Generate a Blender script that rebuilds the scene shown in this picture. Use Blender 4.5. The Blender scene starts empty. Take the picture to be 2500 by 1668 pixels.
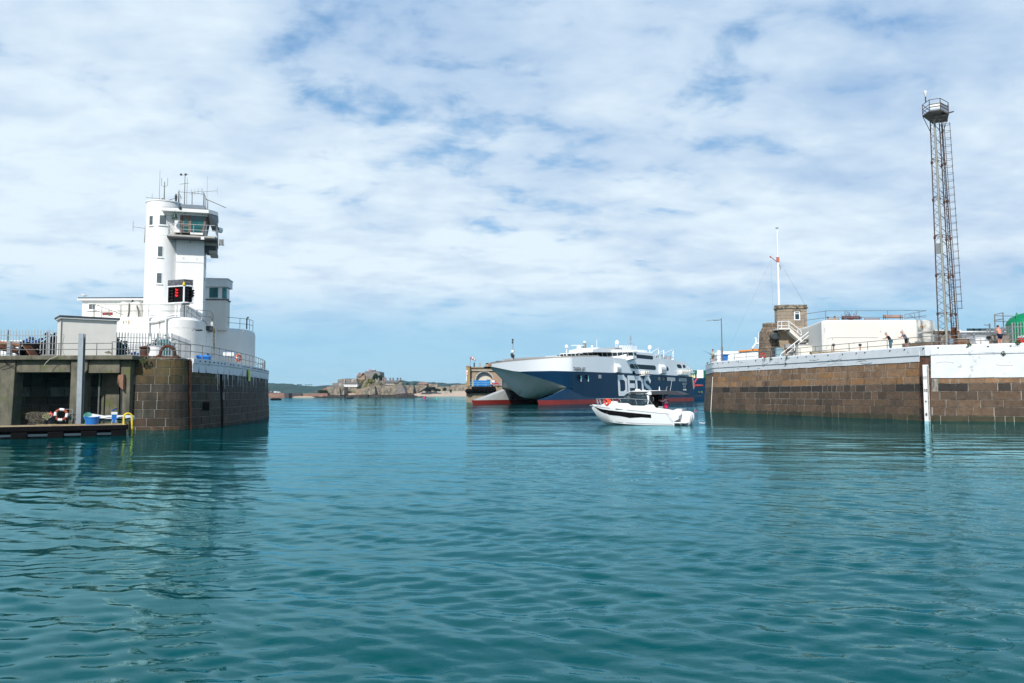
import bpy, bmesh, math, random
from math import sin, cos, pi, radians, atan, atan2, sqrt, hypot
from mathutils import Matrix, Vector
random.seed(7)
SC = bpy.context.scene
COL = SC.collection
# ------------------------------------------------------------------ camera
FPX = 1947.0; PCX, PCY = 1250.0, 834.0; CAMH = 2.25
PITCH = atan((963.0 - PCY) / FPX); ROLL = 0.0034
cam_d = bpy.data.cameras.new('camera'); cam = bpy.data.objects.new('camera', cam_d); COL.objects.link(cam)
cam_d.sensor_width = 36.0; cam_d.lens = 36.0 * FPX / 2500.0
cam_d.clip_start = 0.1; cam_d.clip_end = 30000
cam.matrix_world = Matrix.Translation((0, 0, CAMH)) @ Matrix.Rotation(pi / 2 + PITCH, 4, 'X') @ Matrix.Rotation(-ROLL, 4, 'Z')
SC.camera = cam
SC.view_settings.view_transform = 'Standard'; SC.view_settings.look = 'None'
SC.view_settings.exposure = 0.17; SC.view_settings.gamma = 1.0
SC.cycles.max_bounces = 6; SC.cycles.diffuse_bounces = 3; SC.cycles.glossy_bounces = 3
SC.cycles.transmission_bounces = 4; SC.cycles.volume_bounces = 0; SC.cycles.caustics_reflective = False
SC.cycles.caustics_refractive = False; SC.cycles.sample_clamp_indirect = 4.0
# ------------------------------------------------------------------ world
SUN_AZ = radians(194)      # compass-like: direction towards the sun, measured from +Y clockwise
SUN_EL = radians(43)
world = bpy.data.worlds.new('World'); SC.world = world; world.use_nodes = True
def build_world():
 nt = world.node_tree; N = nt.nodes; L = nt.links; N.clear()
 def nd(t, **k):
  n = N.new(t)
  for a, b in k.items(): setattr(n, a, b)
  return n
 def mth(op, a, b=None, c=None, clamp=False):
  n = nd('ShaderNodeMath', operation=op, use_clamp=clamp)
  for i, v in enumerate((a, b, c)):
   if v is None: continue
   if isinstance(v, (int, float)): n.inputs[i].default_value = v
   else: L.new(v, n.inputs[i])
  return n.outputs[0]
 def ramp(v, a, b, smooth=True):
  n = nd('ShaderNodeMapRange'); n.interpolation_type = 'SMOOTHSTEP' if smooth else 'LINEAR'
  L.new(v, n.inputs['Value']); n.inputs['From Min'].default_value = a; n.inputs['From Max'].default_value = b
  return n.outputs[0]
 def mix(f, a, b):
  n = nd('ShaderNodeMix', data_type='RGBA')
  if isinstance(f, (int, float)): n.inputs[0].default_value = f
  else: L.new(f, n.inputs[0])
  for i, v in ((6, a), (7, b)):
   if isinstance(v, tuple): n.inputs[i].default_value = (*v, 1)
   else: L.new(v, n.inputs[i])
  return n.outputs[2]
 out = nd('ShaderNodeOutputWorld'); bg = nd('ShaderNodeBackground'); bg.inputs['Strength'].default_value = 0.1
 L.new(bg.outputs[0], out.inputs[0])
 sky = nd('ShaderNodeTexSky'); sky.sky_type = 'NISHITA'; sky.sun_disc = False
 sky.sun_elevation = SUN_EL; sky.sun_rotation = SUN_AZ
 sky.air_density = 1.0; sky.dust_density = 0.3; sky.ozone_density = 2.2
 tc = nd('ShaderNodeTexCoord'); sep = nd('ShaderNodeSeparateXYZ'); L.new(tc.outputs['Generated'], sep.inputs[0])
 z = mth('MAXIMUM', sep.outputs[2], 0.0)
 zz = mth('ADD', z, 0.22)
 px = mth('DIVIDE', sep.outputs[0], zz); py = mth('DIVIDE', sep.outputs[1], zz)
 cmb = nd('ShaderNodeCombineXYZ'); L.new(px, cmb.inputs[0]); L.new(py, cmb.inputs[1])
 def noise(scale, detail, rough, off=(0, 0, 0), rot=0.0, sc=(1, 1, 1), dist=0.0):
  mp = nd('ShaderNodeMapping'); L.new(cmb.outputs[0], mp.inputs[0])
  mp.inputs['Location'].default_value = off; mp.inputs['Rotation'].default_value = (0, 0, rot); mp.inputs['Scale'].default_value = sc
  n = nd('ShaderNodeTexNoise'); n.inputs['Scale'].default_value = scale; n.inputs['Detail'].default_value = detail
  n.inputs['Roughness'].default_value = rough; n.inputs['Distortion'].default_value = dist
  L.new(mp.outputs[0], n.inputs['Vector']); return n.outputs[0]
 big = noise(1.1, 3, 0.5, off=(3.1, 1.7, 0), rot=0.5)
 mid = noise(5.4, 6, 0.55, off=(5.2, 8.3, 0), rot=-0.45, sc=(1, 1.25, 1), dist=0.25)
 fine = noise(15.0, 4, 0.6, off=(1.2, 4.4, 0), rot=-0.3, sc=(1, 1.2, 1), dist=0.3)
 dens = mth('ADD', mth('ADD', mth('MULTIPLY', big, 0.50), mth('MULTIPLY', mid, 0.85)), mth('MULTIPLY', fine, 0.22))
 cov = ramp(dens, 0.455, 0.745)
 low = ramp(z, 0.055, 0.155)
 cov = mth('MULTIPLY', cov, mth('ADD', mth('MULTIPLY', low, 0.80), 0.12))
 cov = mth('ADD', cov, mth('MULTIPLY', low, 0.10), clamp=True)
 # cloud brightness: thick parts greyer, thin parts whiter, slow drift over the sky
 shade = ramp(mth('ADD', mth('MULTIPLY', noise(1.9, 4, 0.55, off=(9, 2, 0), rot=-0.4, sc=(1, 1.6, 1)), 0.75), mth('MULTIPLY', big, 0.25)), 0.38, 0.62)
 sidef = ramp(sep.outputs[0], 0.55, -0.35, False)      # brighter towards the sun side
 topf = ramp(z, 0.52, 0.16)
 br = mth('ADD', mth('MULTIPLY', shade, 0.40), mth('ADD', mth('MULTIPLY', sidef, 0.28), mth('MULTIPLY', topf, 0.46)), clamp=True)
 br = mth('ADD', br, mth('MULTIPLY', mth('SUBTRACT', mid, 0.5), 1.1), clamp=True)
 cloud = mix(br, (2.6, 4.2, 6.7), (7.1, 8.25, 9.1))
 high = ramp(z, 0.80, 0.45); cov = mth('MULTIPLY', cov, mth('ADD', mth('MULTIPLY', high, 0.75), 0.25))
 cr = nd('ShaderNodeValToRGB'); L.new(z, cr.inputs[0]); el = cr.color_ramp.elements
 for i, (p, c) in enumerate(((0, (.37, .69, .90)), (.08, (.30, .62, .88)), (.22, (.17, .46, .82)), (.5, (.10, .29, .58)), (1, (.04, .14, .34)))):
  e = el[i] if i < 2 else el.new(p); e.position = p; e.color = (*c, 1)
 sc10 = nd('ShaderNodeVectorMath', operation='SCALE'); L.new(cr.outputs[0], sc10.inputs[0]); sc10.inputs['Scale'].default_value = 8.8
 clear = mix(0.92, sky.outputs[0], sc10.outputs[0])
 L.new(mix(cov, clear, cloud), bg.inputs['Color'])
build_world()
# ------------------------------------------------------------------ sun
sd = bpy.data.lights.new('sun', 'SUN'); sun = bpy.data.objects.new('sun', sd); COL.objects.link(sun)
sd.energy = 4.2; sd.angle = radians(1.5); sd.color = (1.0, 0.955, 0.89)
_sv = Vector((sin(SUN_AZ) * cos(SUN_EL), cos(SUN_AZ) * cos(SUN_EL), sin(SUN_EL)))
sun.rotation_euler = _sv.to_track_quat('Z', 'Y').to_euler()
sun.location = (0, 0, 60)
# ------------------------------------------------------------------ survey helpers: turn a sighting into a real point at a real distance
ZM = dict(A=(0, 700, .28936), B=(320, 400, .22951), C=(120, 680, .22979), D=(0, 920, .14468), E=(1120, 800, .15319), F=(1420, 800, .14468),
  G=(1430, 940, .12766), H=(1700, 700, .34043), I=(2220, 210, .18497), J=(2220, 480, .23599), K=(1820, 540, .14035), L=(1700, 730, .12766),
  M=(1980, 730, .12766), N=(2240, 730, .11064), O=(0, 780, .11064), Q=(260, 780, .11064), R=(640, 900, .11064), S=(860, 890, .12340),
  T=(1590, 860, .08929), P=(0, 0, 1.0))
def pix(k, x, y): a, b, s = ZM[k]; return a + x * s, b + y * s
def ray(px, py):
 x = (px - PCX) / FPX; y = -(py - PCY) / FPX
 c, s = cos(-ROLL), sin(-ROLL); x, y = x * c - y * s, x * s + y * c
 return Vector((x, cos(PITCH) - y * sin(PITCH), sin(PITCH) + y * cos(PITCH)))
CAM = Vector((0, 0, CAMH))
def W(k, x, y, Y):                       # point at distance Y in front
 d = ray(*pix(k, x, y)); return CAM + d * (Y / d.y)
def Wz(k, x, y, z=0.0):                  # point at height z
 d = ray(*pix(k, x, y)); return CAM + d * ((z - CAMH) / d.z)
def Wp(k, x, y, p, n):                   # point on the plane through p with normal n
 d = ray(*pix(k, x, y)); p = Vector(p); n = Vector(n); return CAM + d * ((p - CAM).dot(n) / d.dot(n))
def proj(p):
 v = Vector(p) - CAM; yc = v.y * cos(PITCH) + v.z * sin(PITCH); zc = -v.y * sin(PITCH) + v.z * cos(PITCH)
 x, y = v.x / yc, zc / yc; c, s = cos(ROLL), sin(ROLL); x, y = x * c - y * s, x * s + y * c
 return PCX + FPX * x, PCY - FPX * y
def interp(pts, x):
 if x <= pts[0][0]: return pts[0][1]
 for (a, b), (c, d) in zip(pts, pts[1:]):
  if x <= c: return b + (d - b) * (x - a) / (c - a)
 return pts[-1][1]
# ------------------------------------------------------------------ materials
MATS = {}
def mat(name, rgb, rough=0.75, metal=0.0, var=0.12, scale=1.5, bump=0.0, bscale=30.0, streak=None, sthr=0.62, sscale=(3, 3, .35),
  patch=None, pthr=0.6, pscale=1.2, attr=False, emit=None, estr=0.0, spec=0.5, alpha=1.0, ior=1.45, coat=0.0, trans=0.0, detail=5):
 if name in MATS: return MATS[name]
 m = bpy.data.materials.new(name); m.use_nodes = True; nt = m.node_tree; N = nt.nodes; L = nt.links
 b = N['Principled BSDF']; b.inputs['Roughness'].default_value = rough; b.inputs['Metallic'].default_value = metal
 b.inputs['Specular IOR Level'].default_value = spec; b.inputs['IOR'].default_value = ior
 b.inputs['Coat Weight'].default_value = coat; b.inputs['Transmission Weight'].default_value = trans
 tc = N.new('ShaderNodeTexCoord')
 def noise(scale, det=5, rough_=.6, sc=(1, 1, 1), off=0.0):
  mp = N.new('ShaderNodeMapping'); mp.inputs['Scale'].default_value = sc; mp.inputs['Location'].default_value = (off, off * .7, off * 1.3)
  L.new(tc.outputs['Object'], mp.inputs[0]); n = N.new('ShaderNodeTexNoise')
  n.inputs['Scale'].default_value = scale; n.inputs['Detail'].default_value = det; n.inputs['Roughness'].default_value = rough_
  L.new(mp.outputs[0], n.inputs['Vector']); return n.outputs[0]
 def mr(v, a, b_, c=0.0, d=1.0):
  n = N.new('ShaderNodeMapRange'); n.inputs['From Min'].default_value = a; n.inputs['From Max'].default_value = b_
  n.inputs['To Min'].default_value = c; n.inputs['To Max'].default_value = d; L.new(v, n.inputs['Value']); return n.outputs[0]
 base = None
 if attr:
  at = N.new('ShaderNodeAttribute'); at.attribute_name = 'Col'; base = at.outputs['Color']
 mulv = mr(noise(scale, detail, .65), 0.3, 0.7, 1 - var, 1 + var)
 vm = N.new('ShaderNodeVectorMath'); vm.operation = 'SCALE'
 if base is None: vm.inputs[0].default_value = rgb
 else: L.new(base, vm.inputs[0])
 L.new(mulv, vm.inputs['Scale']); cur = vm.outputs[0]
 def mixin(fac, c):
  nonlocal cur
  n = N.new('ShaderNodeMix'); n.data_type = 'RGBA'; L.new(fac, n.inputs[0]); L.new(cur, n.inputs[6]); n.inputs[7].default_value = (*c, 1); cur = n.outputs[2]
 if patch: mixin(mr(noise(pscale, 6, .62, off=3.0), pthr, pthr + .08), patch)
 if streak: mixin(mr(noise(1.0, 4, .6, sc=sscale, off=7.0), sthr, sthr + .14, 0, .85), streak)
 L.new(cur, b.inputs['Base Color'])
 if bump:
  bn = N.new('ShaderNodeBump'); bn.inputs['Strength'].default_value = bump; bn.inputs['Distance'].default_value = .02
  L.new(noise(bscale, 4), bn.inputs['Height']); L.new(bn.outputs[0], b.inputs['Normal'])
 if emit: b.inputs['Emission Color'].default_value = (*emit, 1); b.inputs['Emission Strength'].default_value = estr
 if alpha < 1: b.inputs['Alpha'].default_value = alpha
 MATS[name] = m; return m
M_white = mat('white_paint', (.80, .80, .79), .55, var=.04, scale=.8, streak=(.52, .47, .38), sthr=.70, sscale=(2.2, 2.2, .25), bump=.15, bscale=4)
M_whiterust = mat('white_masonry_paint', (.78, .77, .73), .6, var=.05, scale=.6, streak=(.50, .36, .20), sthr=.695, sscale=(1.1, 1.1, .12), patch=(.70, .66, .56), pthr=.68, pscale=.7, bump=.3, bscale=2.5)
M_whitewarm = mat('warm_white_paint', (.70, .675, .62), .6, var=.05, scale=.5, streak=(.55, .46, .33), sthr=.73, sscale=(.9, .9, .12), bump=.25, bscale=2.0)
M_whiteclean = mat('white_gelcoat', (.82, .83, .84), .25, var=.02, scale=.5, coat=.4)
M_cream = mat('cream_render', (.68, .66, .61), .85, var=.05, scale=1.2, streak=(.40, .37, .31), sthr=.74, patch=(.42, .39, .33), pthr=.72, pscale=1.6, bump=.2, bscale=14)
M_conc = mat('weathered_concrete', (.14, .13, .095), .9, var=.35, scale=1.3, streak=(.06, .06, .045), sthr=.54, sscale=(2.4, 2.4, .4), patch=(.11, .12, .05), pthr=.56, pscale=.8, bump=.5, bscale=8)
M_conclight = mat('pale_concrete', (.42, .40, .35), .9, var=.2, scale=1.2, streak=(.2, .18, .14), sthr=.6, bump=.4, bscale=8)
M_stone = mat('granite_blocks', (1, 1, 1), .85, var=.30, scale=3.0, attr=True, bump=.6, bscale=9, streak=(.028, .022, .018), sthr=.60, sscale=(1.1, 1.1, .35), detail=8, patch=(.16, .15, .14), pthr=.66, pscale=1.1)
M_stonedark = mat('damp_granite_blocks', (1, 1, 1), .8, var=.40, scale=1.6, attr=True, bump=.6, bscale=9, streak=(.022, .021, .013), sthr=.52, sscale=(1.0, 1.0, .33), patch=(.10, .08, .028), pthr=.60, pscale=.45, detail=8)
M_mortar = mat('pale_mortar', (.36, .34, .30), .9, var=.4, scale=2.0, streak=(.07, .055, .045), sthr=.46)
M_mortard = mat('grey_mortar', (.27, .26, .22), .9, var=.3, scale=2.0, streak=(.06, .06, .05), sthr=.52)
M_coping = mat('whitewashed_coping', (.69, .715, .74), .7, var=.07, scale=.9, streak=(.30, .31, .28), sthr=.69, sscale=(3.2, 3.2, .5), patch=(.46, .49, .50), pthr=.60, pscale=1.4, bump=.4, bscale=5)
M_galv = mat('galvanised_steel', (.34, .36, .38), .5, metal=.55, var=.15, scale=4)
M_galvd = mat('weathered_pipe_rail', (.20, .20, .19), .6, metal=.3, var=.25, scale=3, patch=(.20, .10, .05), pthr=.62)
M_rust = mat('rusty_iron', (.095, .038, .022), .9, metal=.1, var=.35, scale=4, patch=(.06, .04, .03), pthr=.55, bump=.5, bscale=30)
M_dark = mat('dark_grey_trim', (.045, .05, .055), .6, var=.2)
M_black = mat('black_rubber', (.008, .008, .009), .9, spec=.05, var=.3, scale=5)
M_glass = mat('dark_window_glass', (.02, .045, .055), .06, var=.3, scale=.6, spec=.8)
M_glassteal = mat('tinted_green_glass', (.005, .10, .10), .08, var=.5, scale=.9, spec=.8)
M_grey = mat('mid_grey_paint', (.28, .29, .30), .6, var=.1)
M_red = mat('red_paint', (.50, .03, .02), .5, var=.1)
M_orange = mat('orange_plastic', (.85, .13, .03), .45, var=.08)
M_blue = mat('blue_plastic', (.015, .16, .52), .4, var=.12, scale=3)
M_yellow = mat('yellow_paint', (.75, .55, .02), .45, var=.08)
M_green = mat('green_plastic', (.0, .22, .09), .5, var=.12)
M_wood = mat('brown_timber', (.20, .075, .045), .8, var=.25, scale=5)
M_woodpale = mat('weathered_deck_timber', (.33, .25, .14), .85, var=.25, scale=3, streak=(.12, .10, .06), sthr=.6, sscale=(1, 1, 1))
M_skin = mat('skin', (.50, .27, .19), .6, var=.06)
M_skinred = mat('sunburnt_skin', (.58, .25, .17), .6, var=.08)
M_hair = mat('brown_hair', (.07, .035, .022), .8, var=.2)
M_hairw = mat('grey_hair', (.45, .44, .42), .8, var=.1)
M_blackcloth = mat('black_cloth', (.018, .018, .02), .9, var=.2)
M_jeans = mat('blue_denim', (.08, .20, .27), .9, var=.2)
M_navycloth = mat('navy_cloth', (.015, .022, .06), .9, var=.2)
M_hivis = mat('high_visibility_cloth', (.55, .80, .05), .7, var=.1)
M_leaf = mat('green_leaves', (.05, .09, .025), .8, var=.4, scale=2)
# ------------------------------------------------------------------ mesh builder
XF = {}
class MB:
 def __init__(s): s.v = []; s.f = []; s.c = []; s.col = (1, 1, 1); s.ucol = False
 def add(s, vs, fs):
  o = len(s.v); s.v += [tuple(v) for v in vs]
  for f in fs: s.f.append(tuple(o + i for i in f)); s.c.append(s.col)
  return s
 def color(s, c): s.col = c; s.ucol = True; return s
 def box(s, x0, x1, y0, y1, z0, z1):
  v = [(x, y, z) for z in (z0, z1) for y in (y0, y1) for x in (x0, x1)]
  return s.add(v, [(0, 2, 3, 1), (4, 5, 7, 6), (0, 1, 5, 4), (2, 6, 7, 3), (0, 4, 6, 2), (1, 3, 7, 5)])
 def obox(s, c, ax, hx, hy, z0, z1):         # box with its x axis along the plan direction ax
  ax = Vector((ax[0], ax[1])).normalized(); ay = Vector((-ax.y, ax.x)); c = Vector((c[0], c[1]))
  v = []
  for z in (z0, z1):
   for sy in (-hy, hy):
    for sx in (-hx, hx):
     p = c + ax * sx + ay * sy; v.append((p.x, p.y, z))
  return s.add(v, [(0, 2, 3, 1), (4, 5, 7, 6), (0, 1, 5, 4), (2, 6, 7, 3), (0, 4, 6, 2), (1, 3, 7, 5)])
 def quad(s, a, b, c, d): return s.add([a, b, c, d], [(0, 1, 2, 3)])
 def slab(s, a, b, c, d, n, t):              # quad thickened by t along n
  n = Vector(n); p = [Vector(q) for q in (a, b, c, d)]; q = [x + n * t for x in p]
  return s.add(p + q, [(3, 2, 1, 0), (4, 5, 6, 7), (0, 1, 5, 4), (1, 2, 6, 5), (2, 3, 7, 6), (3, 0, 4, 7)])
 def prism(s, pts, fn0, fn1):                # 2-D outline mapped by two functions
  n = len(pts); v = [fn0(*p) for p in pts] + [fn1(*p) for p in pts]
  return s.add(v, [tuple(range(n))[::-1], tuple(range(n, 2 * n))] + [(i, (i + 1) % n, n + (i + 1) % n, n + i) for i in range(n)])
 def vprism(s, pts, z0, z1): return s.prism(pts, lambda x, y: (x, y, z0), lambda x, y: (x, y, z1))
 def tube(s, p0, p1, r, n=6, r1=None):
  p0 = Vector(p0); p1 = Vector(p1); d = p1 - p0
  if d.length < 1e-6: return s
  d.normalize(); a = d.orthogonal().normalized(); b = d.cross(a); r1 = r if r1 is None else r1
  v = [p0 + (a * cos(2 * pi * i / n) + b * sin(2 * pi * i / n)) * r for i in range(n)] + [p1 + (a * cos(2 * pi * i / n) + b * sin(2 * pi * i / n)) * r1 for i in range(n)]
  return s.add(v, [(i, (i + 1) % n, n + (i + 1) % n, n + i) for i in range(n)] + [tuple(range(n))[::-1], tuple(range(n, 2 * n))])
 def path(s, pts, r, n=6, closed=False):
  pts = [Vector(p) for p in pts]; m = len(pts); rings = []; up = None
  for i, p in enumerate(pts):
   if closed: d = (pts[(i + 1) % m] - pts[i - 1])
   else: d = pts[min(i + 1, m - 1)] - pts[max(i - 1, 0)]
   d.normalize()
   a = d.orthogonal().normalized() if up is None else (up - d * up.dot(d)).normalized()
   up = a; b = d.cross(a); rr = r(i / max(1, m - 1)) if callable(r) else r
   rings.append([p + (a * cos(2 * pi * k / n) + b * sin(2 * pi * k / n)) * rr for k in range(n)])
  return s.loft(rings, closed_ring=True, caps=not closed, wrap=closed)
 def loft(s, rings, closed_ring=True, caps=True, wrap=False):
  n = len(rings[0]); v = [p for r in rings for p in r]; f = []; m = len(rings)
  for i in range(m if wrap else m - 1):
   j = (i + 1) % m
   for k in range(n if closed_ring else n - 1):
    l = (k + 1) % n; f.append((i * n + k, i * n + l, j * n + l, j * n + k))
  if caps and not wrap and closed_ring: f += [tuple(range(n))[::-1], tuple(range((m - 1) * n, m * n))]
  return s.add(v, f)
 def cyl(s, x, y, z0, z1, r, n=16, r1=None): return s.tube((x, y, z0), (x, y, z1), r, n, r1)
 def lathe(s, x, y, prof, n=16):             # prof: [(r, z)]
  rings = [[(x + r * cos(2 * pi * k / n), y + r * sin(2 * pi * k / n), z) for k in range(n)] for r, z in prof]
  return s.loft(rings)
 def ball(s, c, rx, ry=None, rz=None, n=10, m=7):
  ry = rx if ry is None else ry; rz = rx if rz is None else rz; c = Vector(c)
  rings = [[(c.x + rx * sin(pi * j / m) * cos(2 * pi * k / n), c.y + ry * sin(pi * j / m) * sin(2 * pi * k / n), c.z - rz * cos(pi * j / m)) for k in range(n)] for j in range(1, m)]
  s.loft(rings); return s
 def torus(s, c, ax, R, r, n=20, m=8, a0=0, a1=2 * pi):
  c = Vector(c); ax = Vector(ax).normalized(); a = ax.orthogonal().normalized(); b = ax.cross(a)
  full = abs(a1 - a0 - 2 * pi) < 1e-4; k = n if full else n + 1
  pts = [c + (a * cos(a0 + (a1 - a0) * i / n) + b * sin(a0 + (a1 - a0) * i / n)) * R for i in range(k)]
  return s.path(pts, r, m, closed=full)
 def build(s, name, m, parent=None, smooth=False, world=True, bevel=0.0, loc=None):
  me = bpy.data.meshes.new(name); vs = s.v
  o = bpy.data.objects.new(name, me); COL.objects.link(o)
  if parent is not None:
   o.parent = parent
   if world and parent.name in XF:
    inv = XF[parent.name].inverted(); vs = [tuple(inv @ Vector(v)) for v in vs]
   if world and parent.name in XF: XF[o.name] = XF[parent.name]
  elif loc is not None:
   lv = Vector(loc); vs = [tuple(Vector(v) - lv) for v in vs]; o.location = lv; XF[o.name] = Matrix.Translation(lv)
  else: XF[o.name] = Matrix.Identity(4)
  if not world and parent is not None: XF[o.name] = XF.get(parent.name, Matrix.Identity(4))
  me.from_pydata(vs, [], s.f)
  if s.ucol:
   ca = me.color_attributes.new('Col', 'FLOAT_COLOR', 'CORNER'); li = 0; buf = []
   for f, c in zip(s.f, s.c): buf += [c[0], c[1], c[2], 1.0] * len(f)
   ca.data.foreach_set('color', buf)
  me.validate(); bm_ = bmesh.new(); bm_.from_mesh(me); bmesh.ops.recalc_face_normals(bm_, faces=bm_.faces); bm_.to_mesh(me); bm_.free(); me.materials.append(m)
  if smooth:
   me.polygons.foreach_set('use_smooth', [True] * len(me.polygons)); me.set_sharp_from_angle(angle=radians(40))
  if bevel:
   bv = o.modifiers.new('bevel', 'BEVEL'); bv.width = bevel; bv.segments = 2; bv.limit_method = 'ANGLE'
  return o
def split_mb(m, key):
 out = (MB(), MB()); mp = ({}, {})
 for f, c in zip(m.f, m.c):
  k = 1 if key(m.v[f[0]]) else 0; o = out[k]; d = mp[k]; g = []
  for i in f:
   if i not in d: d[i] = len(o.v); o.v.append(m.v[i])
   g.append(d[i])
  o.f.append(tuple(g)); o.c.append(c); o.ucol = m.ucol
 return out
def thing(name, label, cat, loc=(0, 0, 0), rz=0.0, group=None):
 o = bpy.data.objects.new(name, None); COL.objects.link(o); o.empty_display_size = .3
 o.location = loc; o.rotation_euler = (0, 0, rz); o['label'] = label; o['category'] = cat
 if group: o['group'] = group
 XF[o.name] = Matrix.Translation(Vector(loc)) @ Matrix.Rotation(rz, 4, 'Z'); return o
def tag(o, label, cat, group=None):
 o['label'] = label; o['category'] = cat
 if group: o['group'] = group
 return o
def struct(o, kind='structure'): o['kind'] = kind; return o
def copy_tree(o, parent=None):
 c = o.copy(); COL.objects.link(c)
 if parent is not None: c.parent = parent
 for ch in o.children: copy_tree(ch, c)
 return c
def text(name, body, size, M, m, parent, xs=1.0, off=0.0, align='CENTER'):
 cu = bpy.data.curves.new(name, 'FONT'); cu.body = body; cu.size = size; cu.extrude = .006; cu.align_x = align; cu.align_y = 'CENTER'; cu.offset = off
 tmp = bpy.data.objects.new('tmp', cu); me = bpy.data.meshes.new_from_object(tmp); bpy.data.objects.remove(tmp); bpy.data.curves.remove(cu); me.name = name
 me.materials.clear(); me.materials.append(m); o = bpy.data.objects.new(name, me); COL.objects.link(o); o.parent = parent
 o.matrix_local = M @ Matrix.Diagonal((xs, 1, 1, 1)); return o
def basis(o, x, y):                       # matrix from origin, text direction and text up
 x = Vector(x).normalized(); y = Vector(y).normalized(); z = x.cross(y)
 return Matrix(((x.x, y.x, z.x, o[0]), (x.y, y.y, z.y, o[1]), (x.z, y.z, z.z, o[2]), (0, 0, 0, 1)))
def along(path, step):                    # points every step metres along a polyline, with running distance
 out = []; acc = 0.0; nxt = 0.0
 for a, b in zip(path, path[1:]):
  a = Vector(a); b = Vector(b); l = (b - a).length
  while nxt <= acc + l + 1e-6:
   out.append(a.lerp(b, (nxt - acc) / l if l else 0)); nxt += step
  acc += l
 return out
def railing(label, pts, h=1.05, step=2.0, m=None, r=.025, bars=(1.0, .5), name='railing', cat='railing', posts=None):
 m = m or M_galvd; pts = [Vector(p) for p in pts]
 t = thing(name, label, cat, pts[0])
 b = MB()
 for k in bars: b.path([p + Vector((0, 0, h * k)) for p in pts], r, 6)
 b.build('rail', m, t)
 pm = None
 for p in (along(pts, step) if posts is None else posts):
  p = Vector(p)
  if pm is None:
   o = MB().tube((0, 0, 0), (0, 0, h), r * 1.15, 6).build('post', m, t, world=False); pm = o.data
  else:
   o = bpy.data.objects.new('post', pm); COL.objects.link(o); o.parent = t
  o.location = p - pts[0]
 return t
def palisade(label, a, b, z0, z1, step=.155, m=None, poststep=2.7):
 m = m or M_galv; a = Vector((*a, z0)); b = Vector((*b, z0)); L = (b - a).length; d = (b - a) / L; n = Vector((-d.y, d.x, 0))
 t = thing('palisade_fence', label, 'fence', a); mb = MB(); k = 0.0
 while k < L:
  p = a + d * k; w = .034; h = z1 - z0
  mb.add([p - d * w, p + d * w, p + d * w + n * .012, p - d * w + n * .012] + [q + Vector((0, 0, h - .12)) for q in (p - d * w, p + d * w, p + d * w + n * .012, p - d * w + n * .012)] + [p + n * .006 + Vector((0, 0, h))],
   [(0, 1, 5, 4), (1, 2, 6, 5), (2, 3, 7, 6), (3, 0, 4, 7), (4, 5, 8), (5, 6, 8), (6, 7, 8), (7, 4, 8)]); k += step
 mb.build('pale_panel', m, t)
 for zz in (.35, (z1 - z0) * .78):
  MB().slab(a + n * .02 + Vector((0, 0, zz)), b + n * .02 + Vector((0, 0, zz)), b + n * .02 + Vector((0, 0, zz + .05)), a + n * .02 + Vector((0, 0, zz + .05)), n, .04).build('rail', m, t)
 k = 0.0; pm = None
 while k <= L + .01:
  if pm is None: o = MB().obox((0, 0), (d.x, d.y), .05, .05, 0, z1 - z0 - .05).build('post', m, t, world=False); pm = o.data
  else: o = bpy.data.objects.new('post', pm); COL.objects.link(o); o.parent = t
  o.location = d * k + n * .1; k += poststep
 return t
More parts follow.
